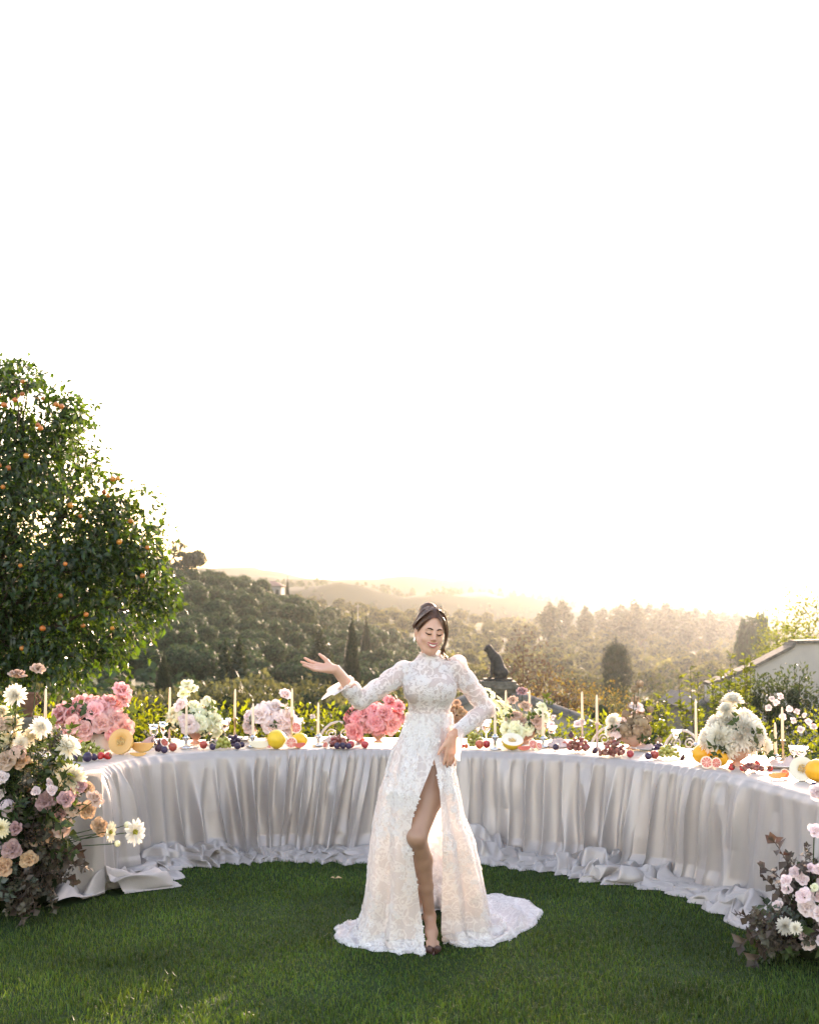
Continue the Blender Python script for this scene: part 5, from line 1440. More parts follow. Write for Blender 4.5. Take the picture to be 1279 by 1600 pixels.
for s in (1, 2):
    g = np.random.default_rng(s); mb = MB(); mb.tube([(0, 0, 0), (.04, 0, .5), (.10, 0, 1)], [.012, .01, .005], 5, m=1)
    for k in range(16):
        u = .3 + .7 * k / 15; a = k * 2.4; f = MB()
        for p_ in range(5): f.grid(bend(petal(.085, .08, .2, .1, 3, 3, .6), .9, p_ * 1.256, 0, 0))
        d = np.array([math.cos(a), math.sin(a), .3]); mb.merge(f, m4(look_rot(d), np.array([.10 * u * u, 0, u]) + d * .045 * (1.5 - u), 1.3 - .6 * u))
    SPR['stock'].append(mb.mesh("stock_stem", [m_lime, m_green]))
cnt_ = {'n': 0}
def bloom(parent, kind, p, d, size, spin=None):
    nm, mm_ = BL[kind]; cnt_['n'] += 1; k = cnt_['n']
    o = link(nm, mm_[k % len(mm_)], parent, p); o.rotation_euler = Matrix(look_rot(d, (k * 1.7) if spin is None else spin)).to_euler(); o.scale = (size,) * 3
    return o
def spray(parent, kind, p, d, L, spin=None):
    mm_ = SPR[kind]; cnt_['n'] += 1; k = cnt_['n']
    o = link(mm_[0].name.split('.')[0], mm_[k % len(mm_)], parent, p); o.rotation_euler = Matrix(look_rot(d, (k * 2.1) if spin is None else spin)).to_euler(); o.scale = (L,) * 3
    return o
def stalk(parent, a, b, r=.003, name="stem", m=None, sag=.0):
    a = np.array(a, float); b = np.array(b, float); t = np.linspace(0, 1, 7)[:, None]
    pp = a + (b - a) * t + np.array([0, 0, -sag]) * np.sin(t * math.pi)
    return obj(name, MB().tube(pp, r, 5), m or m_green, parent)

# ---- bouquets standing in bowls on the table
m_bowlp = mat("peach_glass_bowl", (.72, .46, .33), .25, .5, trans=.45, tcol=(1.1, .95, .85), var=.06)
m_bowlw = mat("pale_ceramic_bowl", (.68, .56, .47), .4, .4, var=.08)
def bouquet(label, px, py, bowlw, bowlh, bowlm, cpx, cpy, rx, rz, kinds, n, size, spurs=(), sprays=(), seed=1, foot=True, flat=.85):
    g = np.random.default_rng(seed)
    T0 = on_table(px, py); D0 = T0[1]; U_ = D0 / F
    o = thing("bouquet", label, "flowers", T0)
    bw, bh = bowlw * U_ / 2, bowlh * U_
    pr = [(bw * .55, 0), (bw * .6, .004), (bw * .25, bh * .18), (bw * .3, bh * .25), (bw * .8, bh * .55), (bw, bh), (bw * .95, bh), (bw * .74, bh * .58), (bw * .2, bh * .32), (0, bh * .3)] if foot else \
         [(0, .0), (bw * .62, .0), (bw * .7, .006), (bw * .86, bh * .5), (bw, bh), (bw * .95, bh), (bw * .8, bh * .5), (bw * .6, .012), (0, .01)]
    obj("bowl", MB().lathe(pr, 24), bowlm, o)
    c = P(cpx, cpy, D0) - T0; RX, RZ = rx * U_, rz * U_
    root = np.array([0, 0, bh * .8])
    core = MB().ball(c * .9 + root * .1, (RX * .6, RX * .55, RZ * .6), 10, 7, fn=lambda A: A * (1 + .15 * vnoise(A[..., 0] * 4, A[..., 1] * 4, A[..., 2] * 4, seed=seed))[..., None])
    obj("foliage", core, m_core, o)
    for k in range(n):
        zf = 1 - 1.55 * (k + .5) / n; a = k * 2.39996 + seed; r = math.sqrt(max(0, 1 - zf * zf))
        d = np.array([math.cos(a) * r, math.sin(a) * r, zf]) + g.normal(size=3) * .12
        if d[1] > .45: d[1] *= .6
        kd = kinds[k % len(kinds)] if g.random() < .85 else kinds[g.integers(len(kinds))]
        s_ = size * U_ * g.uniform(.85, 1.3)
        p = c + d * np.array([RX, RX * flat, RZ]) * g.uniform(.72, 1.02)
        bloom(o, kd, p, d * np.array([1, 1, .8]) + np.array([0, -.35, .25]), s_)
    for (sx, sy, kd, sz) in spurs:
        p = P(sx, sy, D0) - T0; p[1] = g.normal() * .03
        stalk(o, c * .6 + root * .4, p, .0028)
        bloom(o, kd, p, (p - c) * np.array([1, .3, 1]) + np.array([0, -.12, .02]), sz * U_)
    for (sx, sy, kd) in sprays:
        p = P(sx, sy, D0) - T0; p[1] = g.normal() * .03; d = p - c * .7 - root * .3
        spray(o, kd, c * .7 + root * .3, d, np.linalg.norm(d))
    for k in range(7):
        a = g.uniform(0, 6.28); d = np.array([math.cos(a), math.sin(a) * .8 - .2, g.uniform(-.3, .7)])
        spray(o, 'leaf', c * .8, d, RX * 1.25)
    return o
bouquet('lush bouquet of big pink roses in a pale bowl at the table\'s left end', 160, 1172, 40, 26, m_bowlw, 152, 1130, 46, 32, ['pink'], 26, 30, [(191, 1080, 'pink', 30), (192, 1094, 'pink', 24), (104, 1141, 'pink', 22), (180, 1108, 'pink', 24)], seed=2, foot=False)
bouquet('airy bouquet of white and lime green lisianthus in a peach glass bowl', 306, 1163, 30, 28, m_bowlp, 303, 1126, 36, 26, ['lime', 'lime', 'lime', 'wlis'], 24, 23, [(294, 1071, 'lime', 23), (303, 1077, 'lime', 18), (288, 1085, 'lime', 21), (324, 1100, 'lime', 24), (274, 1117, 'lime', 22), (332, 1126, 'wlis', 22), (338, 1145, 'lime', 19)], seed=3)
bouquet('bouquet of very pale pink roses behind the whole yellow melon', 424, 1156, 34, 24, m_bowlp, 421, 1127, 34, 20, ['pale'], 20, 24, [(446, 1086, 'pale', 20), (432, 1105, 'pale', 24), (396, 1118, 'pale', 20), (410, 1110, 'pale', 22), (388, 1135, 'pale', 18)], seed=4)
bouquet('bouquet of ruffled coral pink roses in a peach footed bowl beside the bride', 591, 1161, 26, 20, m_bowlp, 581, 1127, 38, 24, ['coral'], 24, 25, [(608, 1098, 'coral', 24), (622, 1104, 'coral', 22), (556, 1142, 'coral', 24), (562, 1154, 'coral', 18), (600, 1118, 'coral', 26), (626, 1122, 'coral', 18)], seed=5)
bouquet('loose yellow green bouquet with dusty peach roses and long stock stems', 820, 1162, 36, 24, m_bowlp, 816, 1138, 32, 18, ['lime', 'lime', 'peach'], 18, 20, [(814, 1081, 'mauve', 18), (800, 1095, 'peach', 17), (819, 1104, 'peach', 19), (805, 1118, 'peach', 17), (845, 1105, 'lime', 18), (850, 1120, 'lime', 18), (840, 1112, 'lime', 14)],
        [(765, 1074, 'stock'), (768, 1098, 'stock'), (778, 1128, 'stock'), (848, 1095, 'leaf'), (862, 1102, 'leaf'), (858, 1112, 'stock'), (778, 1110, 'stock')], seed=6)
bouquet('tall bouquet of brown scabiosa seed heads above white flowers', 988, 1171, 44, 22, m_bowlp, 985, 1142, 30, 18, ['white', 'wlis', 'pod', 'pod'], 16, 22, [(997, 1068, 'pod', 12), (989, 1076, 'pod', 13), (992, 1093, 'pod', 14), (976, 1116, 'pod', 15), (992, 1118, 'pod', 14), (1003, 1112, 'pod', 13), (1014, 1108, 'pod', 12), (984, 1128, 'pod', 15), (1014, 1122, 'pod', 12), (1000, 1130, 'pod', 14), (973, 1132, 'pod', 13), (1012, 1140, 'pod', 12), (985, 1105, 'pod', 12), (994, 1106, 'wlis', 22), (956, 1126, 'white', 26), (953, 1142, 'white', 22), (1028, 1158, 'pod', 12), (1038, 1168, 'pod', 11)], seed=7)
bouquet('big bouquet of white dahlias on the right wing of the table', 1150, 1196, 44, 24, m_bowlp, 1148, 1152, 44, 36, ['white'], 15, 40, [(1144, 1094, 'white', 34), (1131, 1108, 'white', 30), (1162, 1122, 'white', 40), (1118, 1150, 'white', 36), (1194, 1166, 'white', 30), (1134, 1132, 'white', 26), (1150, 1175, 'white', 38), (1168, 1150, 'white', 36)], seed=8)
bouquet('small cluster of orange rust blooms behind the bent elbow', 716, 1152, 20, 16, m_bowlp, 716, 1124, 12, 20, ['rust'], 9, 16, [(713, 1098, 'rust', 12), (718, 1110, 'rust', 13)], seed=9)
# ------------------------------------------------------------------ candles and candlesticks
m_wax = mat("ivory_wax", (.80, .70, .56), .45, .4, trans=.30, tcol=(1.1, .98, .85), var=.03)
m_wick = mat("wick", (.08, .06, .05), .9, .1)
m_silver = mat("silver", (.62, .60, .57), .22, .5, metal=.9, var=.06)
m_brass = mat("aged_brass", (.50, .34, .20), .32, .5, metal=.75, var=.12)
m_rosegl = mat("pink_stone", (.58, .42, .36), .3, .5, var=.15, scale=40, trans=.2)
m_glass, N, L = new_mat("clear_glass")
gb = N['Principled BSDF']; gb.inputs['Transmission Weight'].default_value = 1.0; gb.inputs['Roughness'].default_value = .03; gb.inputs['IOR'].default_value = 1.45; gb.inputs['Base Color'].default_value = (.97, .95, .93, 1)
m_wine, N, L = new_mat("rose_wine")
gb = N['Principled BSDF']; gb.inputs['Transmission Weight'].default_value = .85; gb.inputs['Roughness'].default_value = .05; gb.inputs['IOR'].default_value = 1.33; gb.inputs['Base Color'].default_value = (.85, .52, .38, 1)

def stick_tall(h):   # slim turned stick
    return [(0, 0), (.034, 0), (.035, .006), (.014, .016), (.008, .03), (.007, h * .3), (.011, h * .34), (.007, h * .38), (.0065, h * .78), (.010, h * .82), (.0085, h * .88), (.015, h * .93), (.017, h * .99), (.012, h), (.011, h * .985)]
def stick_low(h):    # dish-footed holder
    return [(0, 0), (.046, 0), (.048, .007), (.030, .014), (.012, .022), (.010, h * .5), (.014, h * .6), (.028, h * .8), (.031, h * .84), (.014, h * .9), (.014, h), (.011, h), (.011, h * .9)]
def candle(px, top, joint, base, sty, clabel, slabel):
    T0 = on_table(px, base); U_ = T0[1] / F
    z = P(px, base, T0[1])[2]
    zb = max(TOP + .05, P(px, joint, T0[1])[2]); zt = P(px, top, T0[1])[2]
    xx = P(px, joint, T0[1])[0]; T0 = np.array([xx, T0[1], T0[2]])
    h = zb - T0[2]
    mstick = {'b': m_brass, 's': m_silver, 'p': m_rosegl}[sty[0]]; pr = stick_low(h) if sty[1] == 'l' else stick_tall(h)
    o = thing("candlestick", slabel, "candlestick", T0, 0, "candlesticks on the table")
    k = 4 if sty[1] == 'l' else 5
    obj("foot", MB().lathe(pr[:k + 1], 20), mstick, o); obj("shaft", MB().lathe(pr[k:], 20), mstick, o)
    c = thing("candle", clabel, "candle", (T0[0], T0[1], T0[2] + h - .012), 0, "ivory taper candles")
    H = zt - (T0[2] + h - .012)
    obj("taper", MB().lathe([(0, 0), (.0108, .0), (.0108, .02), (.0092, H * .6), (.0078, H * .90), (.0050, H * .965), (.0018, H * .99), (0, H * .992)], 14), m_wax, c)
    obj("wick", MB().tube([(0, 0, H * .985), (.001, 0, H * 1.0), (.003, 0, H * 1.012)], .0012, 5), m_wick, c)
CANDLES = [
    (71, 1075, 1122, 1166, 'bt', 'tall ivory candle behind the cream dahlias, leftmost of all the candles', 'slim brass candlestick behind the cream dahlias at the left end'),
    (82, 1106, 1160, 1171, 'sl', 'short ivory candle just right of the leftmost tall candle', 'low silver candlestick between the cream dahlias and the pink roses'),
    (265, 1073, 1120, 1160, 'pt', 'tall ivory candle at the left edge of the lime lisianthus bouquet', 'tall pinkish candlestick at the left edge of the lime lisianthus bouquet'),
    (291, 1098, 1149, 1170, 'sl', 'slender candle standing in front of the lime lisianthus blooms', 'low silver candlestick in front of the lime lisianthus bouquet'),
    (367, 1076, 1121, 1158, 'bt', 'tall ivory candle between the lime bouquet and the pale pink roses', 'slim brass candlestick between the lime bouquet and the pale pink roses'),
    (395, 1098, 1148, 1168, 'sl', 'short candle at the left side of the pale pink roses', 'low silver candlestick left of the whole yellow melon'),
    (447, 1099, 1130, 1158, 'st', 'short candle beside the single high pale pink rose', 'silver candlestick hidden behind the pale pink roses'),
    (456, 1075, 1120, 1160, 'bt', 'tall candle just right of the single high pale pink rose', 'slim brass candlestick at the right side of the pale pink roses'),
    (497, 1097, 1147, 1166, 'sl', 'lone candle right of the grapefruit halves, before the coral roses', 'low silver candlestick alone right of the grapefruit halves'),
    (563, 1102, 1140, 1158, 'st', 'candle whose tip shows just below the lifted elbow, behind coral roses', 'silver candlestick hidden behind the coral roses'),
    (773, 1105, 1147, 1172, 'sl', 'short candle beside the wine glass right of the bride', 'low silver candlestick beside the red apples right of the bride'),
    (790, 1078, 1122, 1162, 'pt', 'tall candle behind the stock stems of the yellow green bouquet', 'tall pinkish candlestick behind the yellow green bouquet'),
    (827, 1078, 1121, 1158, 'pt', 'tall candle rising out of the middle of the yellow green bouquet', 'tall pinkish candlestick inside the right half of the yellow green bouquet'),
    (848, 1105, 1150, 1168, 'sl', 'short candle at the right side of the yellow green bouquet', 'low silver candlestick at the right side of the yellow green bouquet'),
    (909, 1080, 1124, 1157, 'pt', 'left one of two close tall candles right of the yellow green bouquet', 'pinkish candlestick, left one of the close pair'),
    (932, 1085, 1129, 1172, 'pt', 'right one of two close tall candles, left of the brown seed heads', 'pinkish candlestick, right one of the close pair'),
    (1087, 1091, 1160, 1174, 'sl', 'very long candle between the brown seed heads and the white dahlias', 'low silver candlestick left of the whole orange melon'),
    (1211, 1128, 1178, 1194, 'sl', 'shorter candle of the pair right of the white dahlias', 'low silver candlestick right of the white dahlias'),
    (1222, 1104, 1156, 1190, 'bt', 'taller candle of the pair right of the white dahlias', 'turned brass candlestick right of the white dahlias'),
]
for c in CANDLES: candle(*c)

# ------------------------------------------------------------------ glasses
def glass(px, base, top, w, label, wine=True, coupe=False):
    T0 = on_table(px, base); U_ = T0[1] / F
    xx = P(px, base, T0[1])[0]; T0 = np.array([xx, T0[1], T0[2]])
    h = max(.10, P(px, top, T0[1])[2] - T0[2]); r = w * U_ / 2
    o = thing("wine_glass", label, "glass", T0, 0, "glasses on the table")
    t = .0018; b0 = h * (.62 if coupe else .45)
    out = [(r * .30, b0 + .0), (r * .75, b0 + (h - b0) * .25), (r * .95, b0 + (h - b0) * .55), (r, h)]
    pr = [(0, 0), (r * .85, 0), (r * .86, .002), (.006, .007), (.0042, .02), (.0042, b0 - .01), (.008, b0)] + out + [(r - t, h)] + [(a - t, z + t) for a, z in out[::-1][1:]] + [(0, b0 + .003)]
    obj("vessel", MB().lathe(pr, 24), m_glass, o)
    if wine: obj("wine", MB().lathe([(0, b0 + .005)] + [(a - 2.2 * t, z + t * 2) for a, z in out[:3]] + [(0, out[2][1] + t * 2)], 20), m_wine, o)
for a in [(240, 1168, 1132, 15, 'empty stemmed glass right of the big pink roses', False), (255, 1162, 1128, 13, 'stemmed glass of rosé beside the tall pinkish candlestick', True), (351, 1158, 1122, 17, 'rosé glass between lime bouquet and brass candlestick', True), (465, 1153, 1122, 16, 'rosé glass right of the pale pink roses', True),
          (746, 1158, 1122, 13, 'half hidden glass between the bride and the candle', False), (759, 1162, 1124, 16, 'tall rosé glass right of the bride\'s elbow', True), (862, 1160, 1134, 15, 'coupe of rosé right of the yellow green bouquet', True), (1251, 1196, 1166, 22, 'big clear glass at the right edge behind the halved melon', False), (1240, 1192, 1165, 16, 'small clear glass half hidden beside the big one at the right edge', False), (1056, 1165, 1140, 15, 'clear glass by the curly iron chair', False), (330, 1163, 1134, 12, 'slim glass under the right side of the lime bouquet', False)]:
    glass(*a)

# ------------------------------------------------------------------ plates and napkins at the far side
m_china = mat("white_china", (.80, .77, .73), .2, .5, var=.02)
m_linen = mat("blush_linen", (.66, .50, .45), .8, .2, trans=.2, var=.08, scale=14)
def plate(px, py, label):
    T0 = on_table(px, py, .25, .75); o = thing("plate", label, "plate", T0, 0, "plates on the table")
    obj("rim", MB().lathe([(.085, .008), (.128, .018), (.130, .021), (.084, .012)], 32, closed=True), m_china, o)
    obj("well", MB().lathe([(0, .001), (.07, 0), (.085, .008), (.083, .012), (.068, .006), (0, .006)], 32), m_china, o)
def napkin(px, py, label, s=1.0, seed=1, rz=0.0):
    T0 = on_table(px, py, .12, .8); g = np.random.default_rng(seed); n = 26
    a, b = np.meshgrid(np.linspace(-1, 1, n), np.linspace(-1, 1, n), indexing='ij')
    h = .018 + .050 * s * np.clip(1 - np.abs(fbm(a * 1.4 + seed, b * 1.4, seed=seed, oct=2)) * 1.4, 0, 1) ** 1.5 * np.clip(1.15 - np.hypot(a, b), 0, 1)
    A = np.stack([a * .11 * s * (1 - .25 * np.abs(b)), b * .09 * s * (1 - .2 * np.abs(a)), h - .016 * np.hypot(a, b)], -1)
    A = A @ rotm(rz).T
    A[..., 2] = np.maximum(A[..., 2], .004)
    o = obj("napkin", MB().grid(A), m_linen); o.location = T0 + np.array([0, 0, .001]); tag(o, label, "napkin", "napkins on the table")
for a in [(250, 1160, 'white plate left of the lime bouquet'), (375, 1158, 'white plate below the brass candlestick'), (520, 1158, 'white plate left of the coral roses'), (880, 1163, 'white plate behind the fig and pink grapes'), (1012, 1173, 'white plate behind the brown bouquet'), (1220, 1200, 'white plate at the right wing beside the halved melon')]: plate(*a)
for a in [(238, 1163, 'blush napkin left of the lime bouquet', .9, 3, .4), (340, 1164, 'blush napkin right of the lime bouquet', .8, 4, 1.0), (520, 1160, 'blush napkin on the plate before the coral roses', .8, 5, .2), (872, 1167, 'blush napkin behind the fig and pink grapes', 1.1, 6, .8), (1010, 1171, 'blush napkin beside the brown bouquet', 1.0, 7, .1), (1225, 1196, 'crumpled blush napkin behind the halved melon', 1.3, 8, .5)]: napkin(*a)

# ------------------------------------------------------------------ fruit
m_rind = mat("netted_rind", (.62, .36, .08), .55, .3, var=.25, scale=55, bump=.3, bscale=90)
m_yrind = mat("yellow_rind", (.70, .44, .03), .4, .4, var=.08, scale=20)
m_orind = mat("orange_rind", (.78, .36, .02), .4, .4, var=.1, scale=24)
m_oflesh = mat("orange_flesh", (.80, .42, .13), .35, .5, var=.08, trans=.15)
m_wflesh = mat("pale_flesh", (.82, .74, .58), .35, .5, var=.05, trans=.2)
m_seed = mat("melon_seeds", (.62, .40, .16), .5, .4, var=.4, scale=120)
m_gfl = mat("grapefruit_flesh", (.72, .16, .12), .3, .5, var=.15, scale=60, trans=.2)
m_pith = mat("pith", (.84, .66, .52), .5, .3, var=.05)
m_plum = mat("plum_skin", (.035, .020, .050), .35, .4, var=.4, scale=18, objvar=.25)
m_fig = mat("fig_skin", (.060, .026, .040), .5, .3, var=.35, scale=20, objvar=.2)
m_figin = mat("fig_flesh", (.50, .12, .08), .4, .4, var=.35, scale=80)
m_straw = mat("strawberry_skin", (.52, .030, .020), .3, .5, var=.2, scale=90)
m_apple = mat("apple_skin", (.42, .06, .04), .3, .5, var=.45, scale=9, objvar=.2)
m_gg = mat("green_grape", (.42, .42, .10), .25, .5, trans=.3, objvar=.2, var=.1)
m_gd = mat("black_grape", (.045, .022, .050), .28, .5, objvar=.35, var=.2)
m_gr = mat("pink_grape", (.36, .12, .09), .28, .5, trans=.25, objvar=.3, var=.2)
m_tom = mat("red_cherry_tomato", (.55, .06, .02), .2, .5, objvar=.2)
def half_melon(px, py, dia, face, fl, rind, label, cat="melon", depth=.95, whole=False):
    T0 = on_table(px, py, .05); r = dia * T0[1] / F / 2
    o = thing("melon", label, cat, T0 + np.array([0, 0, 0]))
    f = np.array(face, float); f /= np.linalg.norm(f); Rm = look_rot(f)
    c = np.array([0, 0, r * .97])
    n = 28; ph = np.linspace(math.pi, math.pi * .5, 12); A = np.zeros((12, n, 3)); th = np.arange(n) * 2 * math.pi / n
    A[..., 0] = np.sin(ph)[:, None] * np.cos(th); A[..., 1] = np.sin(ph)[:, None] * np.sin(th); A[..., 2] = np.cos(ph)[:, None] * depth
    obj("rind", MB().grid(A * r @ Rm.T + c, closed_v=True), rind, o)
    pr = [(1.0, 0), (.97, .004), (.93, .005), (.44, .0), (.40, -.06), (.25, -.22), (0, -.26)]
    fb = MB(); pa = np.array(pr) * r; Fc = np.zeros((len(pr), n, 3)); wob = 1 + .06 * np.sin(th * 5) * (np.arange(len(pr)) > 2)[:, None]
    Fc[..., 0] = pa[:, 0:1] * np.cos(th) * wob; Fc[..., 1] = pa[:, 0:1] * np.sin(th) * wob; Fc[..., 2] = pa[:, 1:2]
    obj("flesh", fb.grid(Fc @ Rm.T + c, closed_v=True), fl, o)
    g = np.random.default_rng(int(px)); sd_ = MB()
    for k in range(46):
        a = g.uniform(0, 6.28); q = r * .36 * math.sqrt(g.random()); p = np.array([q * math.cos(a), q * math.sin(a), -.14 * r + g.uniform(0, .08) * r])
        sd_.ball(Rm @ p + c, (r * .045, r * .075, r * .04), 6, 4, rot=Rm @ rotm(a))
    tag(obj("seeds", sd_, m_seed, o), kind='stuff')
    return o
def wedge(px, py, L_, H_, label, rind, fl, rz=0.0):
    T0 = on_table(px, py, .05); U_ = T0[1] / F; r = L_ * U_ / 2; h = H_ * U_
    o = thing("melon_wedge", label, "melon", T0, rz)
    n = 22; a = np.linspace(math.pi, 2 * math.pi, n); m_ = 8
    # a slice lying on its rind: crescent seen from the side
    A = np.zeros((n, m_, 3)); Fg = np.zeros((n, 5, 3))
    for i in range(n):
        for j in range(m_):
            b = (j / (m_ - 1) - .5) * 1.1; w = math.sin(a[i] - math.pi) ** .7
            A[i, j] = (r * math.cos(a[i]), math.sin(b) * h * .75 * w, h * (1 - (-math.sin(a[i])) * (.98 * math.cos(b * .9))))
        for j, q in enumerate((-1, -.5, 0, .5, 1)):
            Fg[i, j] = (r * .985 * math.cos(a[i]), math.sin(.52) * h * .73 * math.sin(a[i] - math.pi) ** .7 * q, h * (1.0 - .16 * math.sin(a[i] - math.pi) * (1 - q * q)))
    E0 = A[:, 0]; E1_ = A[:, -1]
    obj("rind", MB().grid(A), rind, o)
    side = MB()
    side.grid(np.stack([E0, Fg[:, 0]], 1)); side.grid(np.stack([Fg[:, -1], E1_], 1)); side.grid(Fg)
    obj("flesh", side, fl, o)
def whole_melon(px, py, dia, label, rind, asp=1.0, rz=0.0):
    T0 = on_table(px, py, .05); r = dia * T0[1] / F / 2; o = thing("melon", label, "melon", T0, rz)
    def fn(A):
        th = np.arctan2(A[..., 2], A[..., 1]); return A * (1 + .015 * np.cos(8 * th))[..., None]
    obj("rind", MB().ball((0, 0, r * .97), (r * asp, r, r), 24, 16, fn=fn), rind, o)
    obj("stem_scar", MB().ball((-r * asp * .99, 0, r), (.004, .010, .010), 8, 5), m_seed, o)
def citrus_half(px, py, dia, face, label, lift=0.0, yoff=0.0):
    T0 = on_table(px, py, .03); T0 = np.array([P(px, py, T0[1])[0], T0[1] + yoff, T0[2]]); r = dia * T0[1] / F / 2; o = thing("grapefruit_half", label, "grapefruit", T0 + np.array([0, 0, lift]), 0, "grapefruit halves on the table")
    f = np.array(face, float); f /= np.linalg.norm(f); Rm = look_rot(f, px * .1); c = np.array([0, 0, r * .99]); n = 26; th = np.arange(n) * 2 * math.pi / n
    ph = np.linspace(math.pi, math.pi * .5, 9); A = np.zeros((9, n, 3)); A[..., 0] = np.sin(ph)[:, None] * np.cos(th); A[..., 1] = np.sin(ph)[:, None] * np.sin(th); A[..., 2] = np.cos(ph)[:, None] * .8
    obj("peel", MB().grid(A * r @ Rm.T + c, closed_v=True), m_orind, o)
    pm = MB()
    for pr in ([(1.0, 0), (.95, .004 / max(r, .01) * r), (.80, 0), (.0, -.02)],):
        pa = np.array(pr); pa[:, 1] = [0, .02, .0, -.02]; pa = pa * r
        Fc = np.zeros((4, n, 3)); Fc[..., 0] = pa[:, :1] * np.cos(th); Fc[..., 1] = pa[:, :1] * np.sin(th); Fc[..., 2] = pa[:, 1:]
        pm.grid(Fc @ Rm.T + c, closed_v=True)
    obj("pith", pm, m_pith, o)
    for k in range(9):
        a0 = k * 2 * math.pi / 9 + .05; a1 = (k + 1) * 2 * math.pi / 9 - .05; am = (a0 + a1) / 2
        pts = [(.07 * math.cos(am), .07 * math.sin(am), .012)] + [(.80 * math.cos(a), .80 * math.sin(a), .016) for a in np.linspace(a0, a1, 6)]
        Vv = np.array(pts) * r; lo = Vv.copy(); lo[:, 2] -= .05 * r
        s_ = MB(); s_.add(np.concatenate([Vv, lo]) @ Rm.T + c, T=[[0, i, i + 1] for i in range(1, 6)], Q=[[i, i + 7, (i + 1) % 7 + 7, (i + 1) % 7] for i in range(7)])
        obj("segment", s_, m_gfl, o, smooth=False)
_plum = MB().ball((0, 0, 0), (1, 1, 1.05), 14, 10, fn=lambda A: A * (1 - .10 * np.exp(-(np.arctan2(A[..., 1], A[..., 0]) / .16) ** 2) * np.sin(np.arccos(np.clip(A[..., 2], -1, 1))))[..., None]).mesh("plum", m_plum)
def small_round(kind, px, py, dia, label, lift=0.0, yoff=0.0, group=None, lo=.03):
    T0 = on_table(px, py, lo); T0 = np.array([P(px, py, T0[1])[0], T0[1] + yoff, T0[2]]); r = dia * T0[1] / F / 2
    o = thing(kind, label, kind.replace('_', ' '), T0 + np.array([0, 0, lift]), px * .37, group)
    if kind == "plum":
        q = link("skin", _plum, o, (0, 0, r)); q.scale = (r, r, r); q.rotation_euler = (.5, .3, 0)
        obj("stalk", MB().tube([(r * .3, -r * .2, r * 1.85), (r * .36, -r * .22, r * 2.0)], .0012, 5), m_bark, o)
    elif kind == "apple":
        obj("skin", MB().lathe([(0, .25 * r), (.35 * r, .05 * r), (.8 * r, .45 * r), (1.0 * r, 1.05 * r), (.85 * r, 1.6 * r), (.45 * r, 1.85 * r), (.12 * r, 1.72 * r), (0, 1.6 * r)], 18), m_apple, o)
        obj("stalk", MB().tube([(0, 0, 1.6 * r), (.08 * r, 0, 2.1 * r)], .0013, 5), m_bark, o)
    elif kind == "strawberry":
        Rm = look_rot((.6 * math.sin(px), -.5, .25)); mb = MB().lathe([(0, -1.15 * r), (.35 * r, -.95 * r), (.75 * r, -.3 * r), (.92 * r, .3 * r), (.7 * r, .75 * r), (0, .85 * r)], 14)
        mb.v = [v @ Rm.T + np.array([0, 0, r * .9]) for v in mb.v]; obj("flesh", mb, m_straw, o)
        mb = MB()
        for k in range(6): mb.grid(bend(petal(.7 * r, .35 * r, .2, .2, 3, 3, .6), 1.35, k * 1.05, 0, .8 * r) @ Rm.T + np.array([0, 0, r * .9]))
        obj("calyx", mb, m_leafg, o)
    elif kind == "tomato":
        obj("skin", MB().ball((0, 0, r * .95), (r, r, r * .95), 14, 10), m_tom, o); mb = MB()
        for k in range(5): mb.grid(bend(petal(.6 * r, .2 * r, .2, .2, 3, 3, .6), 1.4, k * 1.26, 0, 1.88 * r))
        obj("calyx", mb, m_leafg, o)
    elif kind == "fig_half":
        Rm = look_rot((.2 * math.sin(px), -1, .5)); prof = [(0, -1.0), (.6, -.85), (1.0, 0)]
        mb = MB().lathe([(0, -.95 * r), (.55 * r, -.8 * r), (.9 * r, -.4 * r), (1.0 * r, 0)], 16); mb.v = [v @ Rm.T + np.array([0, 0, r]) for v in mb.v]; obj("skin", mb, m_fig, o)
        mb = MB().lathe([(1.0 * r, 0), (.9 * r, .02 * r), (.82 * r, .02 * r)], 16); mb.v = [v @ Rm.T + np.array([0, 0, r]) for v in mb.v]; obj("rim", mb, m_pith, o)
        mb = MB().lathe([(.82 * r, .02 * r), (.5 * r, .04 * r), (.2 * r, -.05 * r), (0, -.08 * r)], 16); mb.v = [v @ Rm.T + np.array([0, 0, r]) for v in mb.v]; obj("flesh", mb, m_figin, o)
    elif kind == "fig":
        obj("skin", MB().lathe([(0, 0), (.5 * r, .05 * r), (.95 * r, .6 * r), (.9 * r, 1.1 * r), (.45 * r, 1.7 * r), (.16 * r, 2.1 * r), (.1 * r, 2.3 * r), (0, 2.3 * r)], 16), m_fig, o)
        obj("stalk", MB().tube([(0, 0, 2.25 * r), (.1 * r, 0, 2.6 * r)], .002, 5), m_green, o)
    return o
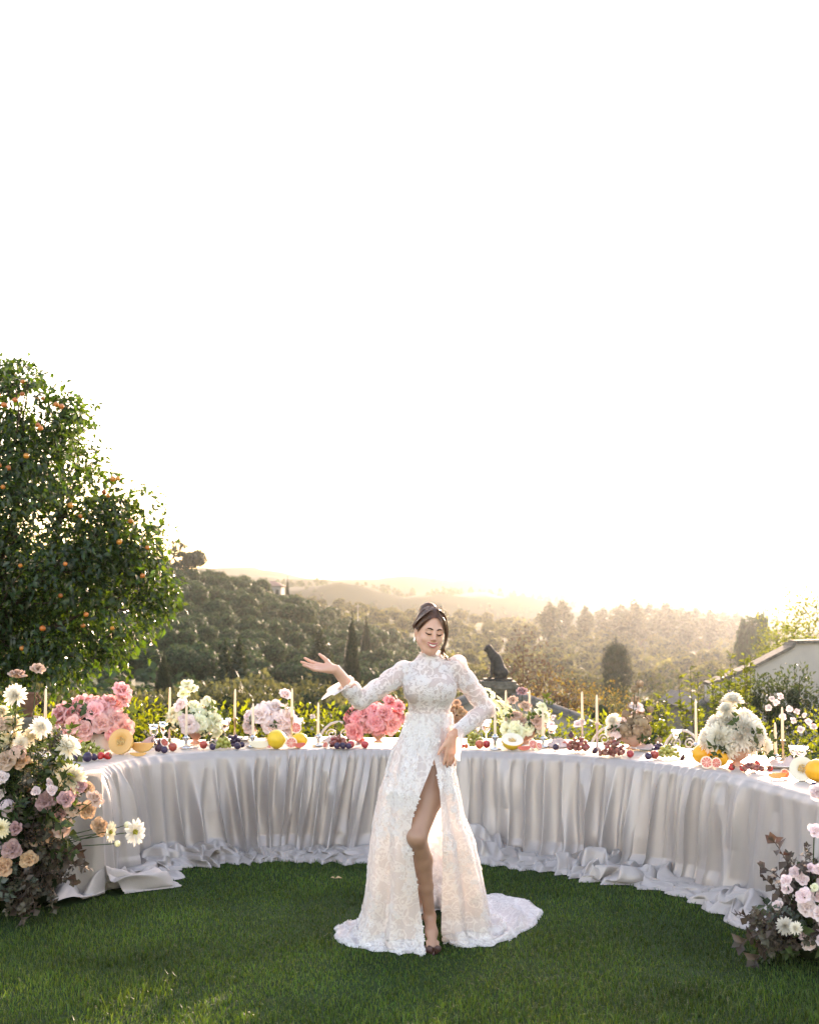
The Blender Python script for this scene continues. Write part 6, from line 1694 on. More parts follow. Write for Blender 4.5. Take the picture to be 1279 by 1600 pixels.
def grapes(px, py, w, h, m, label, n=30, gs=5.2, seed=1):
    T0 = on_table(px, py, .06); U_ = T0[1] / F; g = np.random.default_rng(seed); o = thing("grape_bunch", label, "grapes", T0, 0, "bunches of grapes on the table")
    me = MB().ball((0, 0, 0), (1, 1, 1.08), 10, 7).mesh("grape", m); r = gs * U_ / 2; W = w * U_ / 2; H = h * U_; pts = []
    for k in range(n * 30):
        if len(pts) >= n: break
        q = np.array([g.uniform(-1, 1), g.uniform(-.8, .8), g.random()])
        if q[0] ** 2 + q[1] ** 2 + q[2] ** 2 > 1.0: continue
        p = q * np.array([W, W * .8, H]) + np.array([0, 0, r])
        if any(np.linalg.norm(p - a) < r * 1.55 for a in pts): continue
        pts.append(p)
    for p in pts: link("grape", me, o, p, (g.uniform(0, 3), g.uniform(0, 3), 0), r * g.uniform(.9, 1.12))
    obj("stalk", MB().tube([(0, 0, r), (W * .2, .0, H * .8), (W * .35, 0, H * 1.25)], .0022, 5), m_bark, o)

# left wing
grapes(140, 1183, 44, 20, m_gg, 'green grapes in front of the big pink rose bouquet', 44, 6, 1)
for px, py, d, lab in [(123, 1189, 13, 'small dark red plum at the left end of the fruit heap under the pink roses'), (140, 1190, 15, 'blue black plum in the middle below the green grapes'), (150, 1188, 11, 'little dark plum between blue black plum and strawberry')]: small_round("plum", px, py, d, lab, yoff=-.05)
for px, py, d, lab in [(160, 1187, 13, 'cut strawberry beside the plums, left one of two'), (171, 1187, 13, 'red strawberry right below the halved orange melon')]: small_round("strawberry", px, py, d, lab, yoff=-.05)
half_melon(188, 1179, 40, (-.25, -1, .30), m_oflesh, m_rind, 'halved orange fleshed cantaloupe facing the lawn by the pink roses')
wedge(222, 1177, 36, 15, 'yellow melon wedge beside the halved cantaloupe', m_yrind, m_oflesh)
wedge(216, 1183, 26, 6, 'thin melon slice lying in front of the yellow wedge', m_yrind, m_oflesh, .1)
for px, py, d, lab in [(243, 1165, 13, 'halved fig at the top of the fig heap beside the yellow wedge'), (257, 1168, 14, 'halved fig at the right of the fig heap'), (248, 1176, 13, 'lowest halved fig of the fig heap')]: small_round("fig_half", px, py, d, lab)
small_round("fig", 250, 1166, 10, 'whole dark fig behind the halved figs'); small_round("plum", 257, 1178, 11, 'dark plum between the figs and the red apple'); small_round("apple", 270, 1175, 14, 'small red apple right of the figs before the lime bouquet')
grapes(349, 1171, 22, 14, m_gg, 'small yellow green grapes right of the lime bouquet', 24, 6, 2); grapes(364, 1168, 24, 16, m_gd, 'black grapes heaped behind the plums right of the lime bouquet', 26, 6, 3)
for px, py, d, lab in [(371, 1172, 11, 'dark plum at the foot of the black grapes'), (378, 1169, 9, 'dark plum right beside the black grapes')]: small_round("plum", px, py, d, lab)
small_round("strawberry", 366, 1166, 9, 'tiny strawberry on the heap of black grapes', lift=.03)
wedge(406, 1171, 36, 12, 'long yellow melon slice left of the whole yellow melon', m_yrind, m_wflesh, .15)
whole_melon(432, 1171, 29, 'whole round yellow melon in front of the pale pink roses', m_yrind)
whole_melon(468, 1168, 22, 'yellow citrus tucked behind the grapefruit halves', m_yrind, 1.1)
for px, py, d, f, lab, lf in [(421, 1172, 17, (-.1, -1, .1), 'pink grapefruit half leaning on the whole yellow melon', 0), (455, 1173, 18, (.1, -1, .15), 'pink grapefruit half, lower one right of the yellow melon', 0), (462, 1158, 18, (.25, -1, .35), 'pink grapefruit half, upper one on the stack right of the yellow melon', .055)]: citrus_half(px, py, d, f, lab, lf)
wedge(468, 1172, 20, 8, 'grapefruit slice lying at the right of the stacked halves', m_orind, m_gfl, .5)
grapes(528, 1171, 26, 15, m_gr, 'pinkish grapes left of the coral roses', 26, 6, 4)
for px, py, d, lab in [(527, 1173, 10, 'dark plum before the grapes left of the coral roses'), (536, 1174, 10, 'dark plum, middle one before the coral roses'), (545, 1173, 9, 'dark plum nearest to the coral roses')]: small_round("plum", px, py, d, lab, yoff=-.04)
small_round("apple", 548, 1170, 12, 'small red apple at the foot of the coral roses')
# right of the bride
small_round("tomato", 718, 1170, 8, 'red cherry tomato nearest the bride\'s cuff'); small_round("tomato", 728, 1170, 7, 'little tomato right of the one by the cuff')
small_round("strawberry", 722, 1170, 7, 'strawberry between the tomatoes by the bride\'s cuff')
grapes(742, 1168, 26, 18, m_gg, 'yellow green grapes between the cuff and the red apples', 30, 6, 5)
small_round("apple", 749, 1171, 14, 'red apple on the left of two right of the bride'); small_round("apple", 760, 1170, 13, 'red apple on the right of two beside the silver candlestick')
half_melon(800, 1173, 34, (.05, -.5, .9), m_wflesh, m_yrind, 'halved pale fleshed melon, cut side up, before the yellow green bouquet')
whole_melon(808, 1162, 22, 'yellow melon behind the cut side up melon half', m_yrind)
for px, py, d, f, lab, lf in [(814, 1156, 15, (.0, -1, .4), 'grapefruit half topmost above the pale melon', .06), (826, 1162, 17, (.25, -1, .35), 'grapefruit half in the middle right of the pale melon', .03), (833, 1172, 16, (.3, -1, .6), 'grapefruit half at the bottom right of the pale melon', 0), (842, 1172, 12, (.7, -1, .5), 'small grapefruit half farthest right of the pale melon', 0)]: citrus_half(px, py, d, f, lab, lf)
wedge(818, 1174, 22, 7, 'orange slice lying under the grapefruit halves', m_orind, m_gfl, .3)
grapes(902, 1175, 36, 18, m_gr, 'pink grapes left of the right hand candle pair', 44, 6, 6); small_round("fig", 892, 1160, 10, 'dark fig on top of the pink grapes', lift=.03)
small_round("fig_half", 881, 1168, 10, 'halved fig left of the pink grapes')
grapes(957, 1183, 42, 22, m_gr, 'large bunch of pink grapes hanging at the edge before the brown bouquet', 52, 6, 7)
small_round("plum", 1012, 1188, 11, 'brownish plum left of the red apple'); small_round("apple", 1022, 1187, 14, 'red apple before the yellow grapes right of the brown bouquet')
grapes(1042, 1185, 36, 16, m_gg, 'yellow green grapes right of the brown bouquet', 40, 6, 8); grapes(1027, 1177, 16, 12, m_gd, 'few dark grapes on top of the yellow ones', 12, 6, 9)
whole_melon(1098, 1194, 30, 'whole orange melon left of the white dahlias', m_orind, 1.15, .2); whole_melon(1124, 1198, 26, 'orange melon tucked under the white dahlias', m_orind)
for px, py, d, f, lab, lf in [(1100, 1200, 19, (-.1, -1, .15), 'grapefruit half in front of the orange melon, lower left', 0), (1115, 1200, 17, (.25, -1, .1), 'grapefruit half in front of the orange melon, lower right', 0), (1117, 1186, 18, (.1, -1, .4), 'grapefruit half perched above the two lower ones', .06)]: citrus_half(px, py, d, f, lab, lf, yoff=-.06)
for px, py, d, lab in [(1161, 1207, 11, 'red strawberry at the left of the strawberries under the white dahlias'), (1176, 1204, 12, 'red strawberry in the middle under the white dahlias'), (1188, 1207, 11, 'red strawberry below the candle pair'), (1203, 1207, 10, 'red strawberry nearest to the halved white melon'), (1182, 1198, 10, 'strawberry on top of the strawberries under the white dahlias')]: small_round("strawberry", px, py, d, lab)
grapes(1172, 1207, 34, 10, m_gr, 'low bunch of dusky grapes among the strawberries', 26, 6, 10)
wedge(1214, 1218, 30, 9, 'orange melon slice left of the halved white melon', m_orind, m_oflesh, .2); citrus_half(1226, 1217, 15, (.2, -1, .5), 'grapefruit half leaning on the halved white melon')
half_melon(1252, 1221, 38, (-.55, -1, .35), m_wflesh, m_orind, 'halved white fleshed melon with seeds at the right edge', depth=1.3)
whole_melon(1276, 1222, 34, 'orange melon behind the halved white one, cut by the picture edge', m_orind, 1.1)
small_round("plum", 1272, 1236, 13, 'lone dark plum at the table edge on the far right', lo=.04)
for k_, px, py, d, lab in [("apple", 318, 1171, 13, 'red apple below the bowl of the lime lisianthus'), ("plum", 332, 1173, 10, 'dark plum left of the small yellow green grapes'), ("fig_half", 508, 1172, 11, 'halved fig right of the lone silver candlestick'), ("apple", 570, 1171, 12, 'small apple before the coral rose bowl'),
                           ("plum", 868, 1173, 10, 'dark plum in front of the napkin right of the grapefruit halves'), ("fig_half", 928, 1179, 11, 'halved fig at the foot of the right one of the candle pair'), ("apple", 984, 1185, 12, 'small red apple right of the large pink grapes'), ("fig_half", 1064, 1190, 12, 'halved fig between yellow grapes and orange melon'), ("strawberry", 1142, 1205, 11, 'strawberry below the white dahlia bowl')]:
    small_round(k_, px, py, d, lab)
# ================================================================== the two flower mounds on the lawn
def mound(label, gx, gy, seed): return thing("flower_mound", label, "flowers", (gx, gy, 0))
Lm = mound('huge loose mound of cream dahlias, peach roses and smoky leaves at the left', -2.30, 7.55, 1)
LO = np.array(Lm.location)
g = np.random.default_rng(77)
def lpx(zx, zy): return zx / 3.3333, 1000 + zy / 3.3333
def put(o, O, px, py, kd, dia, root, Y=None, face=(0, -.85, .35), fac=None):
    Y = O[1] - .12 if Y is None else Y
    p = P(px, py, Y) - O
    d = np.array(face, float) + np.array([(p[0] - root[0]) * .8, 0, (p[2] - root[2]) * .3]) + g.normal(size=3) * .15
    st = root + np.array([p[0] * .35 - root[0] * .35, .05, (p[2] - root[2]) * .15])
    stalk(o, st, p - d / np.linalg.norm(d) * .02, .0030)
    bloom(o, kd, p, d, dia * Y / F)
rootL = np.array([-.05, 0, .38])
LB = [(80, 290, 'white', 120, (0, -1, .1)), (10, 375, 'cream', 80, (0, -.9, .3)), (60, 440, 'cream', 130, 0), (55, 530, 'cream', 160, 0), (215, 455, 'white', 115, (.3, -.6, .6)), (165, 500, 'cream', 110, 0), (355, 555, 'white', 150, (.5, -.8, .5)), (160, 685, 'cream', 150, (.1, -.9, .4)), (375, 720, 'cream', 155, (.2, -1, .2)), (5, 980, 'cream', 100, 0),
      (270, 660, 'cream', 90, (.3, -.7, .5)), (-30, 600, 'cream', 130, 0),
      (700, 1000, 'daisy', 135, (.3, -1, .15)), (572, 1000, 'daisyc', 115, (1, -.4, .1)),
      (92, 190, 'peach', 90, (0, -.6, 1)), (200, 155, 'peach', 72, (.3, -.6, .9)), (30, 630, 'peach', 100, 0), (95, 590, 'hyd', 105, 0), (-10, 440, 'peach', 80, 0),
      (240, 840, 'mauve', 100, 0), (452, 775, 'rust', 78, (.3, -.5, .9)), (492, 832, 'peach', 88, (.3, -.6, .8)), (385, 882, 'peach', 95, 0), (458, 885, 'rust', 82, (.4, -.8, .4)), (330, 980, 'peach', 105, 0), (515, 975, 'rust', 85, (.6, -.8, .3)), (196, 1035, 'peach', 105, (.1, -.8, .6)), (275, 1010, 'rust', 84, 0), (150, 1145, 'rust', 82, (.1, -.7, .7)), (20, 1185, 'rust', 90, 0),
      (345, 830, 'mauve', 80, 0), (270, 780, 'blush', 52, 0), (290, 745, 'blush', 48, 0), (190, 790, 'blush', 48, 0), (255, 745, 'blush', 42, 0), (40, 865, 'lilac', 90, 0), (45, 900, 'lilac', 80, 0), (90, 980, 'mauve', 72, 0), (10, 805, 'wlis', 60, 0), (60, 1090, 'mauve', 90, 0), (-20, 1080, 'lilac', 90, 0),
      (120, 640, 'rust', 80, 0), (420, 760, 'mauve', 60, 0), (320, 900, 'mauve', 66, 0), (290, 850, 'hyd', 66, 0), (225, 700, 'hyd', 60, 0), (360, 800, 'mauve', 70, 0), (110, 540, 'white', 90, 0), (10, 720, 'wlis', 70, 0)]
for zx, zy, kd, dia, fc in LB:
    px, py = lpx(zx, zy)
    put(Lm, LO, px, py, kd, dia / 3.3333, rootL, Y=LO[1] - .05 - g.uniform(0, .25), face=fc if fc else (g.normal() * .25, -.85, .4))
for zx, zy in [(612, 1060), (662, 962)]:                    # dahlia buds
    px, py = lpx(zx, zy); p = P(px, py, LO[1] - .2) - LO; stalk(Lm, rootL + np.array([.3, 0, 0]), p, .0026)
    obj("bud", MB().ball(p, (.016, .016, .018), 10, 7, fn=lambda A: A * (1 + .06 * np.cos(6 * np.arctan2(A[..., 1], A[..., 0])))[..., None]), m_lime, Lm)
for k in range(210):
    zx = g.uniform(-60, 360); zy = g.uniform(480, 1480)
    if zy > 1150: kd = ('dark', 'plum', 'euc', 'plum')[g.integers(4)]; zx = g.uniform(-60, 330 - (zy - 1150) * .15)
    elif zy > 850: kd = ('leaf', 'plum', 'euc', 'dark')[g.integers(4)]
    else: kd = ('leaf', 'fine', 'leaf', 'plum')[g.integers(4)]
    px, py = lpx(zx, zy); p = P(px, py, LO[1] - g.uniform(-.1, .22)) - LO; p[2] = max(p[2], .03)
    d = (p - rootL) * np.array([1, .6, 1]) + g.normal(size=3) * .12 + np.array([0, -.15, .02]); L_ = g.uniform(.20, .34)
    d /= np.linalg.norm(d)
    b = p - d * L_ * .8; b[2] = max(b[2], .04)
    if p[2] < .12: d[2] = max(d[2], -.05)
    spray(Lm, kd, b, d, L_)
for zx, zy in [(430, 1090), (350, 1190), (250, 1400), (120, 1480), (60, 1510), (210, 1290), (40, 330), (110, 800), (150, 870), (60, 780), (300, 1330), (200, 1500)]:
    px, py = lpx(zx, zy); p = P(px, py, LO[1] - .2) - LO; p[2] = max(p[2], .04); d = p - rootL; L_ = min(.45, np.linalg.norm(d)); spray(Lm, 'fine' if zy < 900 else 'dark', p - d / np.linalg.norm(d) * L_, d, L_)
core = MB()
for c, r in [((-.05, .12, .30), (.34, .25, .30)), ((-.12, .12, .62), (.28, .22, .32)), ((-.02, .16, .16), (.22, .16, .16)), ((-.2, .12, .9), (.2, .18, .22))]:
    core.ball(c, r, 14, 9, fn=lambda A: A * (1 + .25 * vnoise(A[..., 0] * 4, A[..., 1] * 4, A[..., 2] * 4, seed=5))[..., None])
obj("foliage", core, m_core, Lm)

Rm_ = mound('low mound of blush spray roses and smoky purple leaves on the grass at the right', 2.02, 6.55, 2)
RO = np.array(Rm_.location); rootR = np.array([.05, .05, .16])
def rpx(zx, zy): return 960 + zx / 3.3333, 1030 + zy / 3.3333
RB = [(1042, 897, 'blush', 75), (940, 1110, 'blush', 62), (1020, 1095, 'blush', 56), (1057, 1095, 'blush', 56), (975, 1150, 'blush', 62), (890, 1155, 'blush', 58), (892, 1200, 'blush', 56), (985, 1235, 'blush', 82), (1048, 1240, 'blush', 82), (1000, 1297, 'pale', 90), (1062, 1330, 'pale', 90), (965, 1435, 'blush', 54), (1000, 1480, 'blush', 70), (1045, 1440, 'blush', 70), (850, 1285, 'blush', 52), (1090, 1180, 'blush', 80), (1110, 1280, 'pale', 90), (1100, 1400, 'blush', 80), (1040, 1190, 'lime', 44), (1120, 1100, 'blush', 80), (885, 1390, 'white', 92), (940, 1400, 'white', 70), (1130, 1350, 'pale', 90), (1085, 1470, 'blush', 70)]
for zx, zy, kd, dia in RB:
    px, py = rpx(zx, zy); put(Rm_, RO, px, py, kd, dia / 3.3333, rootR, Y=RO[1] - .08 - g.uniform(0, .2), face=(g.normal() * .3 - .1, -.8, .5))
for k in range(175):
    zx = g.uniform(690, 1340); zy = g.uniform(1020, 1560)
    if zy < 1300 and zx < 880: continue
    if zy < 1430 and zx < 690 + (1430 - zy) * .5: continue
    kd = ('dark', 'plum', 'plum', 'leaf', 'euc')[g.integers(5)]
    px, py = rpx(zx, zy); p = P(px, py, RO[1] - g.uniform(-.1, .2)) - RO; p[2] = max(p[2], .02)
    d = (p - rootR) + g.normal(size=3) * .12 + np.array([0, -.1, .03]); d /= np.linalg.norm(d); L_ = g.uniform(.16, .28); b = p - d * L_ * .8; b[2] = max(b[2], .03)
    if p[2] < .1: d[2] = max(d[2], -.05)
    spray(Rm_, kd, b, d, L_)
for zx, zy in [(660, 1440), (700, 1410), (740, 1360), (820, 1030), (870, 1040), (1030, 1045), (780, 1250), (760, 1500)]:
    px, py = rpx(zx, zy); p = P(px, py, RO[1] - .15) - RO; p[2] = max(p[2], .03); d = p - rootR; L_ = min(.4, np.linalg.norm(d)); spray(Rm_, 'dark', p - d / np.linalg.norm(d) * L_, d, L_)
core = MB()
for c, r in [((.06, .1, .12), (.22, .16, .14)), ((.12, .1, .28), (.14, .12, .15))]:
    core.ball(c, r, 14, 9, fn=lambda A: A * (1 + .25 * vnoise(A[..., 0] * 4, A[..., 1] * 4, A[..., 2] * 4, seed=6))[..., None])
obj("foliage", core, m_core, Rm_)
fl = bloom(None, 'blush', P(1277, 1203, 6.95), (-.4, -.8, .4), .09); tag(fl, 'single blush bloom at the table edge beside the orange melon', 'flower'); fl.location.z = TOP + .04

# a dry leaf on the lawn
lf = leaves(np.array([[0, 0, .045]]), np.array([[1, .1, .15]]), np.array([[0, -.3, 1.]]), .05, .028, .3, .3); lf.merge(leaves(np.array([[0, 0, .045]]), np.array([[-.6, -.1, .25]]), np.array([[0, -.3, 1.]]), .03, .022, .3, .3))
o = obj("dry_leaf", lf, mat("dry_leaf", (.45, .30, .16), .7, .2, var=.2)); o.location = G(523, 1384, 0) ; tag(o, 'curled dry leaf lying on the grass left of the bride', 'leaf')
# ================================================================== garden things and buildings beyond the table
m_stone = mat("weathered_stone", (.12, .105, .085), .9, .2, var=.4, scale=14, bump=.6, bscale=40)
m_dkstone = mat("dark_bronze_stone", (.05, .042, .034), .8, .3, var=.4, scale=20, bump=.4, bscale=60)
m_terra = mat("terracotta", (.13, .065, .042), .8, .2, var=.25, scale=12)
m_plaster = mat("pale_plaster", (.36, .32, .28), .9, .1, var=.12, scale=2.5, bump=.25, bscale=25)
m_tile = mat("roof_tile", (.20, .125, .09), .85, .2, var=.35, scale=9, objvar=.2)
m_grey = mat("grey_slate", (.15, .135, .12), .95, .08, var=.2, scale=9)
m_iron = mat("white_painted_iron", (.50, .44, .38), .5, .3, var=.08)
m_dark = mat("window_dark", (.03, .03, .03), .2, .5)

# seated dog statue on its pillar
YS = 15.5
def sp_(px, py, dy=0.0): return P(px, py, YS + dy)
ds = thing("dog_statue", 'dark stone statue of a seated dog facing left on top of the pillar', 'statue', (sp_(777, 1060)[0], YS, sp_(777, 1061)[2]))
DO = np.array(ds.location); bsave = bd; bd = Body(); u_ = YS / F
for a, b_, ra, rb in [((781, 1050), (774, 1030), 11, 8.5), ((774, 1030), (769, 1022), 8, 6.5), ((769, 1024), (763, 1013), 5.5, 4.6), ((763, 1013), (757.5, 1015.5), 4.4, 2.6)]:
    bd.cone(sp_(*a), sp_(*b_), ra * u_, rb * u_, .04)
for s in (-1, 1):
    bd.cone(sp_(770, 1034, s * .045), sp_(767, 1057, s * .045), 3.6 * u_, 2.3 * u_, .02); bd.cone(sp_(767, 1058, s * .045), sp_(762, 1059.5, s * .045), 2.2 * u_, 1.8 * u_, .01)
    bd.ell(sp_(784, 1051, s * .06), (10 * u_, .045, 8.5 * u_), None, .03); bd.cone(sp_(784, 1058, s * .07), sp_(773, 1059.5, s * .07), 2.6 * u_, 2.0 * u_, .02)
    bd.cone(sp_(765, 1011, s * .022), sp_(764.5, 1005.5, s * .030), 1.9 * u_, .6 * u_, .008)
bd.cone(sp_(789, 1057, .03), sp_(792, 1060, -.06), 2 * u_, 1.2 * u_, .02)
V, Q = bd.polygonise(.011); obj("figure", MB().add(V - DO, Q), m_dkstone, ds)
obj("plinth", MB().box((-.17, -.13, -.02), (.17, .13, .008)), m_dkstone, ds, smooth=False)
pl = thing("stone_pillar", 'stone gate pillar with projecting cap carrying the dog statue', 'pillar', (DO[0], YS, 0)); hz = DO[2] - .02
for i, (w, z0, z1) in enumerate([(.19, 0, .14), (.155, .14, hz - .14), (.20, hz - .14, hz - .09), (.235, hz - .09, hz - .035), (.21, hz - .035, hz - .002)]):
    obj("base" if i == 0 else "shaft" if i == 1 else "cap", MB().box((-w, -w, z0 + .0), (w, w, z1)), m_stone, pl, smooth=False)

# terracotta urn on a pedestal by the persimmon tree
YU = 11.6
un = thing("urn_pedestal", 'slim stone pedestal carrying a terracotta urn behind the cream dahlias', 'pedestal', (X(48, YU), YU, 0)); zt = Zp(1120, YU)
obj("shaft", MB().lathe([(0, 0), (.16, 0), (.16, .08), (.09, .14), (.07, zt * .55), (.09, zt - .12), (.13, zt - .06), (.13, zt), (0, zt)], 20), m_stone, un)
u2 = thing("garden_urn", 'terracotta urn standing on the slim pedestal at the left', 'urn', (X(48, YU), YU, zt)); h = Zp(1082, YU) - zt
obj("vessel", MB().lathe([(0, 0), (.04, 0), (.036, .03), (.06, h * .35), (.08, h * .7), (.065, h * .85), (.085, h * .95), (.085, h), (.07, h), (.06, h * .85)], 22), m_terra, u2)
obj("handle", MB().tube([(.07, 0, h * .5), (.11, 0, h * .7), (.08, 0, h * .9)], .012, 7), m_terra, u2); obj("handle", MB().tube([(-.07, 0, h * .5), (-.11, 0, h * .7), (-.08, 0, h * .9)], .012, 7), m_terra, u2)

# white iron chairs at the far side of the table
def iron_chair(px, d, face, label):
    p = on_table(px, 1160, .4, .6); s = np.linspace(0, LEN, 500); e, t, nn = edge(s); k = np.argmin(np.linalg.norm(e - p[:2], axis=1)); q = e[k] - nn[k] * (TW + d); rz = math.atan2(nn[k][1], nn[k][0]) + math.pi / 2
    o = thing("iron_chair", label, "chair", (q[0], q[1], 0), rz, "white iron chairs behind the table")
    obj("seat", MB().lathe([(0, .445), (.19, .445), (.20, .452), (.19, .46), (0, .46)], 24), m_iron, o)
    for sx in (-1, 1):
        obj("leg", MB().tube(spline([(sx * .15, -.13, .45), (sx * .19, -.17, .25), (sx * .17, -.15, .1), (sx * .21, -.19, 0)], 10), .010, 6), m_iron, o); obj("leg", MB().tube(spline([(sx * .15, .13, .45), (sx * .18, .18, .25), (sx * .19, .21, 0)], 10), .010, 6), m_iron, o)
    bk = MB(); th = np.linspace(0, math.pi, 20)
    obj("back_frame", MB().tube([(.19 * math.cos(a) * (1.0 if math.sin(a) > .3 else .92), .17 + .05 * math.sin(a), .46 + .36 * math.sin(a) ** .8) for a in th], .011, 7), m_iron, o)
    for sx in (-1, 1):
        for (cx, cz, r) in ((.075, .60, .065), (.055, .72, .045)):
            a = np.linspace(0, 2 * math.pi * 1.4, 26); rr = r * (1 - a / a[-1] * .75)
            obj("scroll", MB().tube(np.stack([sx * (cx + rr * np.cos(a)), np.full(26, .205), cz + rr * np.sin(a)], -1), .006, 5), m_iron, o)
iron_chair(522, .22, 0, 'white iron chair with scrolled back left of the coral roses'); iron_chair(925, .20, 0, 'white iron chair with scrolled back behind the close candle pair'); iron_chair(1060, .22, 0, 'white iron chair with scrolled back behind the very long candle'); 

# tiled roofs and walls
def gable_house(name, label, apex, left, right, Y, depth, ground, wallm, roofm, over=.15, cat="house", tilen=None):
    a, l, r = P(*apex, Y), P(*left, Y), P(*right, Y); o = thing(name, label, cat, (a[0], Y, ground)); O = np.array(o.location)
    V = []
    for dy in (0, depth):
        V += [(l[0], Y + dy, ground), (r[0], Y + dy, ground), (r[0], Y + dy, r[2]), (a[0], Y + dy, a[2]), (l[0], Y + dy, l[2])]
    w = MB(); V = np.array(V) - O
    w.add(V, Q=[[0, 1, 2, 4], [5, 9, 7, 6], [0, 4, 9, 5], [1, 6, 7, 2]], T=[[4, 2, 3], [9, 8, 7]]); obj("wall", w, wallm, o, smooth=False)
    for q in (l, r):
        d = q - a; n = np.array([-d[2], 0, d[0]]); n /= np.linalg.norm(n); n *= np.sign(n[2]); e = d / np.linalg.norm(d)
        p0, p1 = a + n * .01 - O, q + e * over + n * .01 - O; th_ = n * .07
        rf = MB(); B_ = np.array([p0, p1, p1 + th_, p0 + th_]); f = np.array([0, -over * .8, 0]); b_ = np.array([0, depth + over, 0]); Vv = np.concatenate([B_ + f, B_ + b_])
        rf.add(Vv, Q=[[0, 1, 2, 3], [7, 6, 5, 4], [0, 4, 5, 1], [1, 5, 6, 2], [2, 6, 7, 3], [3, 7, 4, 0]]); ro = obj("roof", rf, roofm, o, smooth=False)
        if tilen:
            Ln = np.linalg.norm(p1 - p0); tm = MB(); aa = np.linspace(0, math.pi, 6)
            tl_ = MB().grid(np.array([[(x, .07 * math.cos(t_) , .05 * math.sin(t_)) for t_ in aa] for x in (0, .34)])).mesh("roof_tile", roofm)
            for i in range(int(Ln / .30)):
                for j in range(tilen):
                    p = p0 + e * (i * .30) + th_ * 1.05 + np.array([0, -over * .8 + .09 + j * .17, 0])
                    t_ = link("roof_tile", tl_, ro, p); t_.rotation_euler = Matrix(np.stack([e, np.cross(n, e), n], 1)).to_euler()
    return o
gable_house("outbuilding", 'low pale outbuilding with grey stone coped gable behind the yellow green bouquet', (772, 1080), (668, 1128), (925, 1136), 20.5, .6, -1.0, m_plaster, m_grey, cat="outbuilding", tilen=3)
gable_house("garden_shed", 'tiny grey shed gable between the long candle and the white dahlias', (1102, 1098), (1086, 1112), (1118, 1112), 17.5, 2, -.3, m_grey, m_grey, cat="shed", over=.06)
YW = 19.5
gw = thing("garden_wall", 'pale rendered wall with a coping that climbs towards the right edge', 'wall', (X(1240, YW), YW, -1.2)); O = np.array(gw.location)
out = [(1108, 1072), (1180, 1043), (1238, 1013), (1242, 1006), (1340, 1003), (1700, 1003)]
V = []
for dy in (0, .35):
    for a_ in out: V.append(P(*a_, YW) + np.array([0, dy, 0]) - O)
    for a_ in out: q = P(*a_, YW) + np.array([0, dy, 0]) - O; V.append((q[0], q[1], 0))
n = len(out); w = MB().add(V, Q=[[i + n, i + n + 1, i + 1, i] for i in range(n - 1)] + [[2 * n + i, 2 * n + i + 1, 3 * n + i + 1, 3 * n + i] for i in range(n - 1)] + [[i, i + 1, 2 * n + i + 1, 2 * n + i] for i in range(n - 1)] + [[0, 2 * n, 3 * n, n], [n - 1, 2 * n - 1, 4 * n - 1, 3 * n - 1]])
obj("wall", w, m_plaster, gw, smooth=False)
for i in range(n - 1):
    a_, b_ = P(*out[i], YW) - O, P(*out[i + 1], YW) - O; L_ = np.linalg.norm(b_ - a_); k = max(1, int(L_ / .42)); e = (b_ - a_) / L_; up_n = np.cross(e, [0, 1., 0]); up_n *= np.sign(up_n[2]) if abs(up_n[2]) > .1 else 1
    for j in range(k):
        M = np.eye(4); M[:3, 0] = e; M[:3, 1] = (0, 1, 0); M[:3, 2] = up_n; M[:3, 3] = a_ + e * (j * L_ / k)
        obj("coping_stone", MB().box((.004, -.05, .004), (L_ / k - .006, .40, .05), M=M), m_stone, gw, smooth=False)
vz = Zp(921, 262)
vl = thing("villa", 'pale villa with low hipped roof on the crest of the wooded hill', 'villa', (X(417, 262), 262, vz - 4.5)); w = 22 * 262 / F
obj("wall", MB().box((-w, 0, 0), (w, 7, 5.2)), m_plaster, vl, smooth=False)
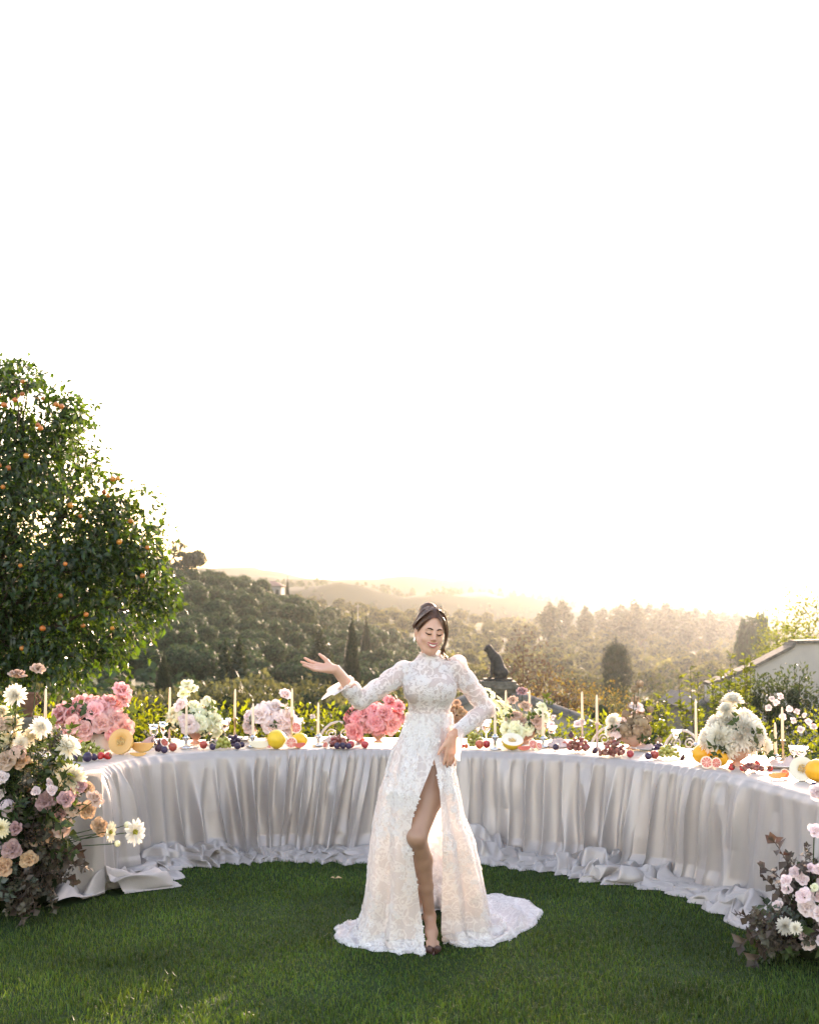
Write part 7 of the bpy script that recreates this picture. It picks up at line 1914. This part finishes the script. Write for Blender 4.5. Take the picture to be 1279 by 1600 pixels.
e_ = w + .5; obj("roof", MB().add([(-e_, -.5, 5.2), (e_, -.5, 5.2), (e_, 7.5, 5.2), (-e_, 7.5, 5.2), (-w * .4, 3.5, 6.3), (w * .4, 3.5, 6.3)], Q=[[0, 1, 5, 4], [2, 3, 4, 5], [3, 2, 1, 0]], T=[[1, 2, 5], [3, 0, 4]]), m_tile, vl, smooth=False)
for k in range(4): obj("window", MB().box((-w * .75 + k * w * .45, -.06, 3.4), (-w * .75 + k * w * .45 + .7, -.003, 4.5)), m_dark, vl, smooth=False)
pole = thing("utility_pole", 'thin pale pole on the far slope above the tall cypress', 'pole', (X(559, 330), 330, float(terrain_z(559, 330)))); hp_ = Zp(944, 330) - pole.location.z
obj("shaft", MB().tube([(0, 0, -.3), (0, 0, hp_)], [.16, .10], 8), m_iron, pole); obj("crossarm", MB().box((-.7, -.05, hp_ - .6), (.7, .05, hp_ - .48)), m_iron, pole, smooth=False)
# blooms on the rose hedge and a white rose bush at the right
for nm in ("hedge", "hedge.002"):
    hd = COL.objects.get(nm)
    if hd is None: continue
    g = np.random.default_rng(len(nm)); x0 = -2.9 if nm == "hedge" else -1.0; x1 = -x0
    for k in range(12 if nm == "hedge" else 8):
        if nm == "hedge": px = g.uniform(480, 640)
        else: px = g.uniform(860, 1010)
        Y = hd.location.y - .25; p = P(px, g.uniform(1108, 1138), Y) - np.array(hd.location); bloom(hd, 'wlis', p, (g.normal() * .4, -.7, .6), g.uniform(.05, .08))
rb = bush("rose_bush", 'sparse bush dotted with pale roses at the right edge behind the candles', "shrub", [((-.3, 0, .35), (.4, .3, .36)), ((.3, 0, .4), (.4, .3, .4)), ((.8, 0, .35), (.4, .3, .35))], 2400, .05, m_dark_leaf if 'm_dark_leaf' in globals() else m_hedge, 91, loc=(X(1225, 12.3), 12.3, 0), core=0, lo=.3)
g = np.random.default_rng(9)
for px, py in [(1205, 1092), (1212, 1098), (1218, 1088), (1232, 1108), (1244, 1112), (1256, 1118), (1262, 1128), (1238, 1126), (1270, 1136), (1200, 1106), (1222, 1120), (1250, 1140)]:
    p = P(px, py, 12.0) - np.array(rb.location); bloom(rb, 'wlis', p, (g.normal() * .4, -.8, .5), g.uniform(.045, .065)); stalk(rb, (p[0] * .6, .1, .3), p, .003)
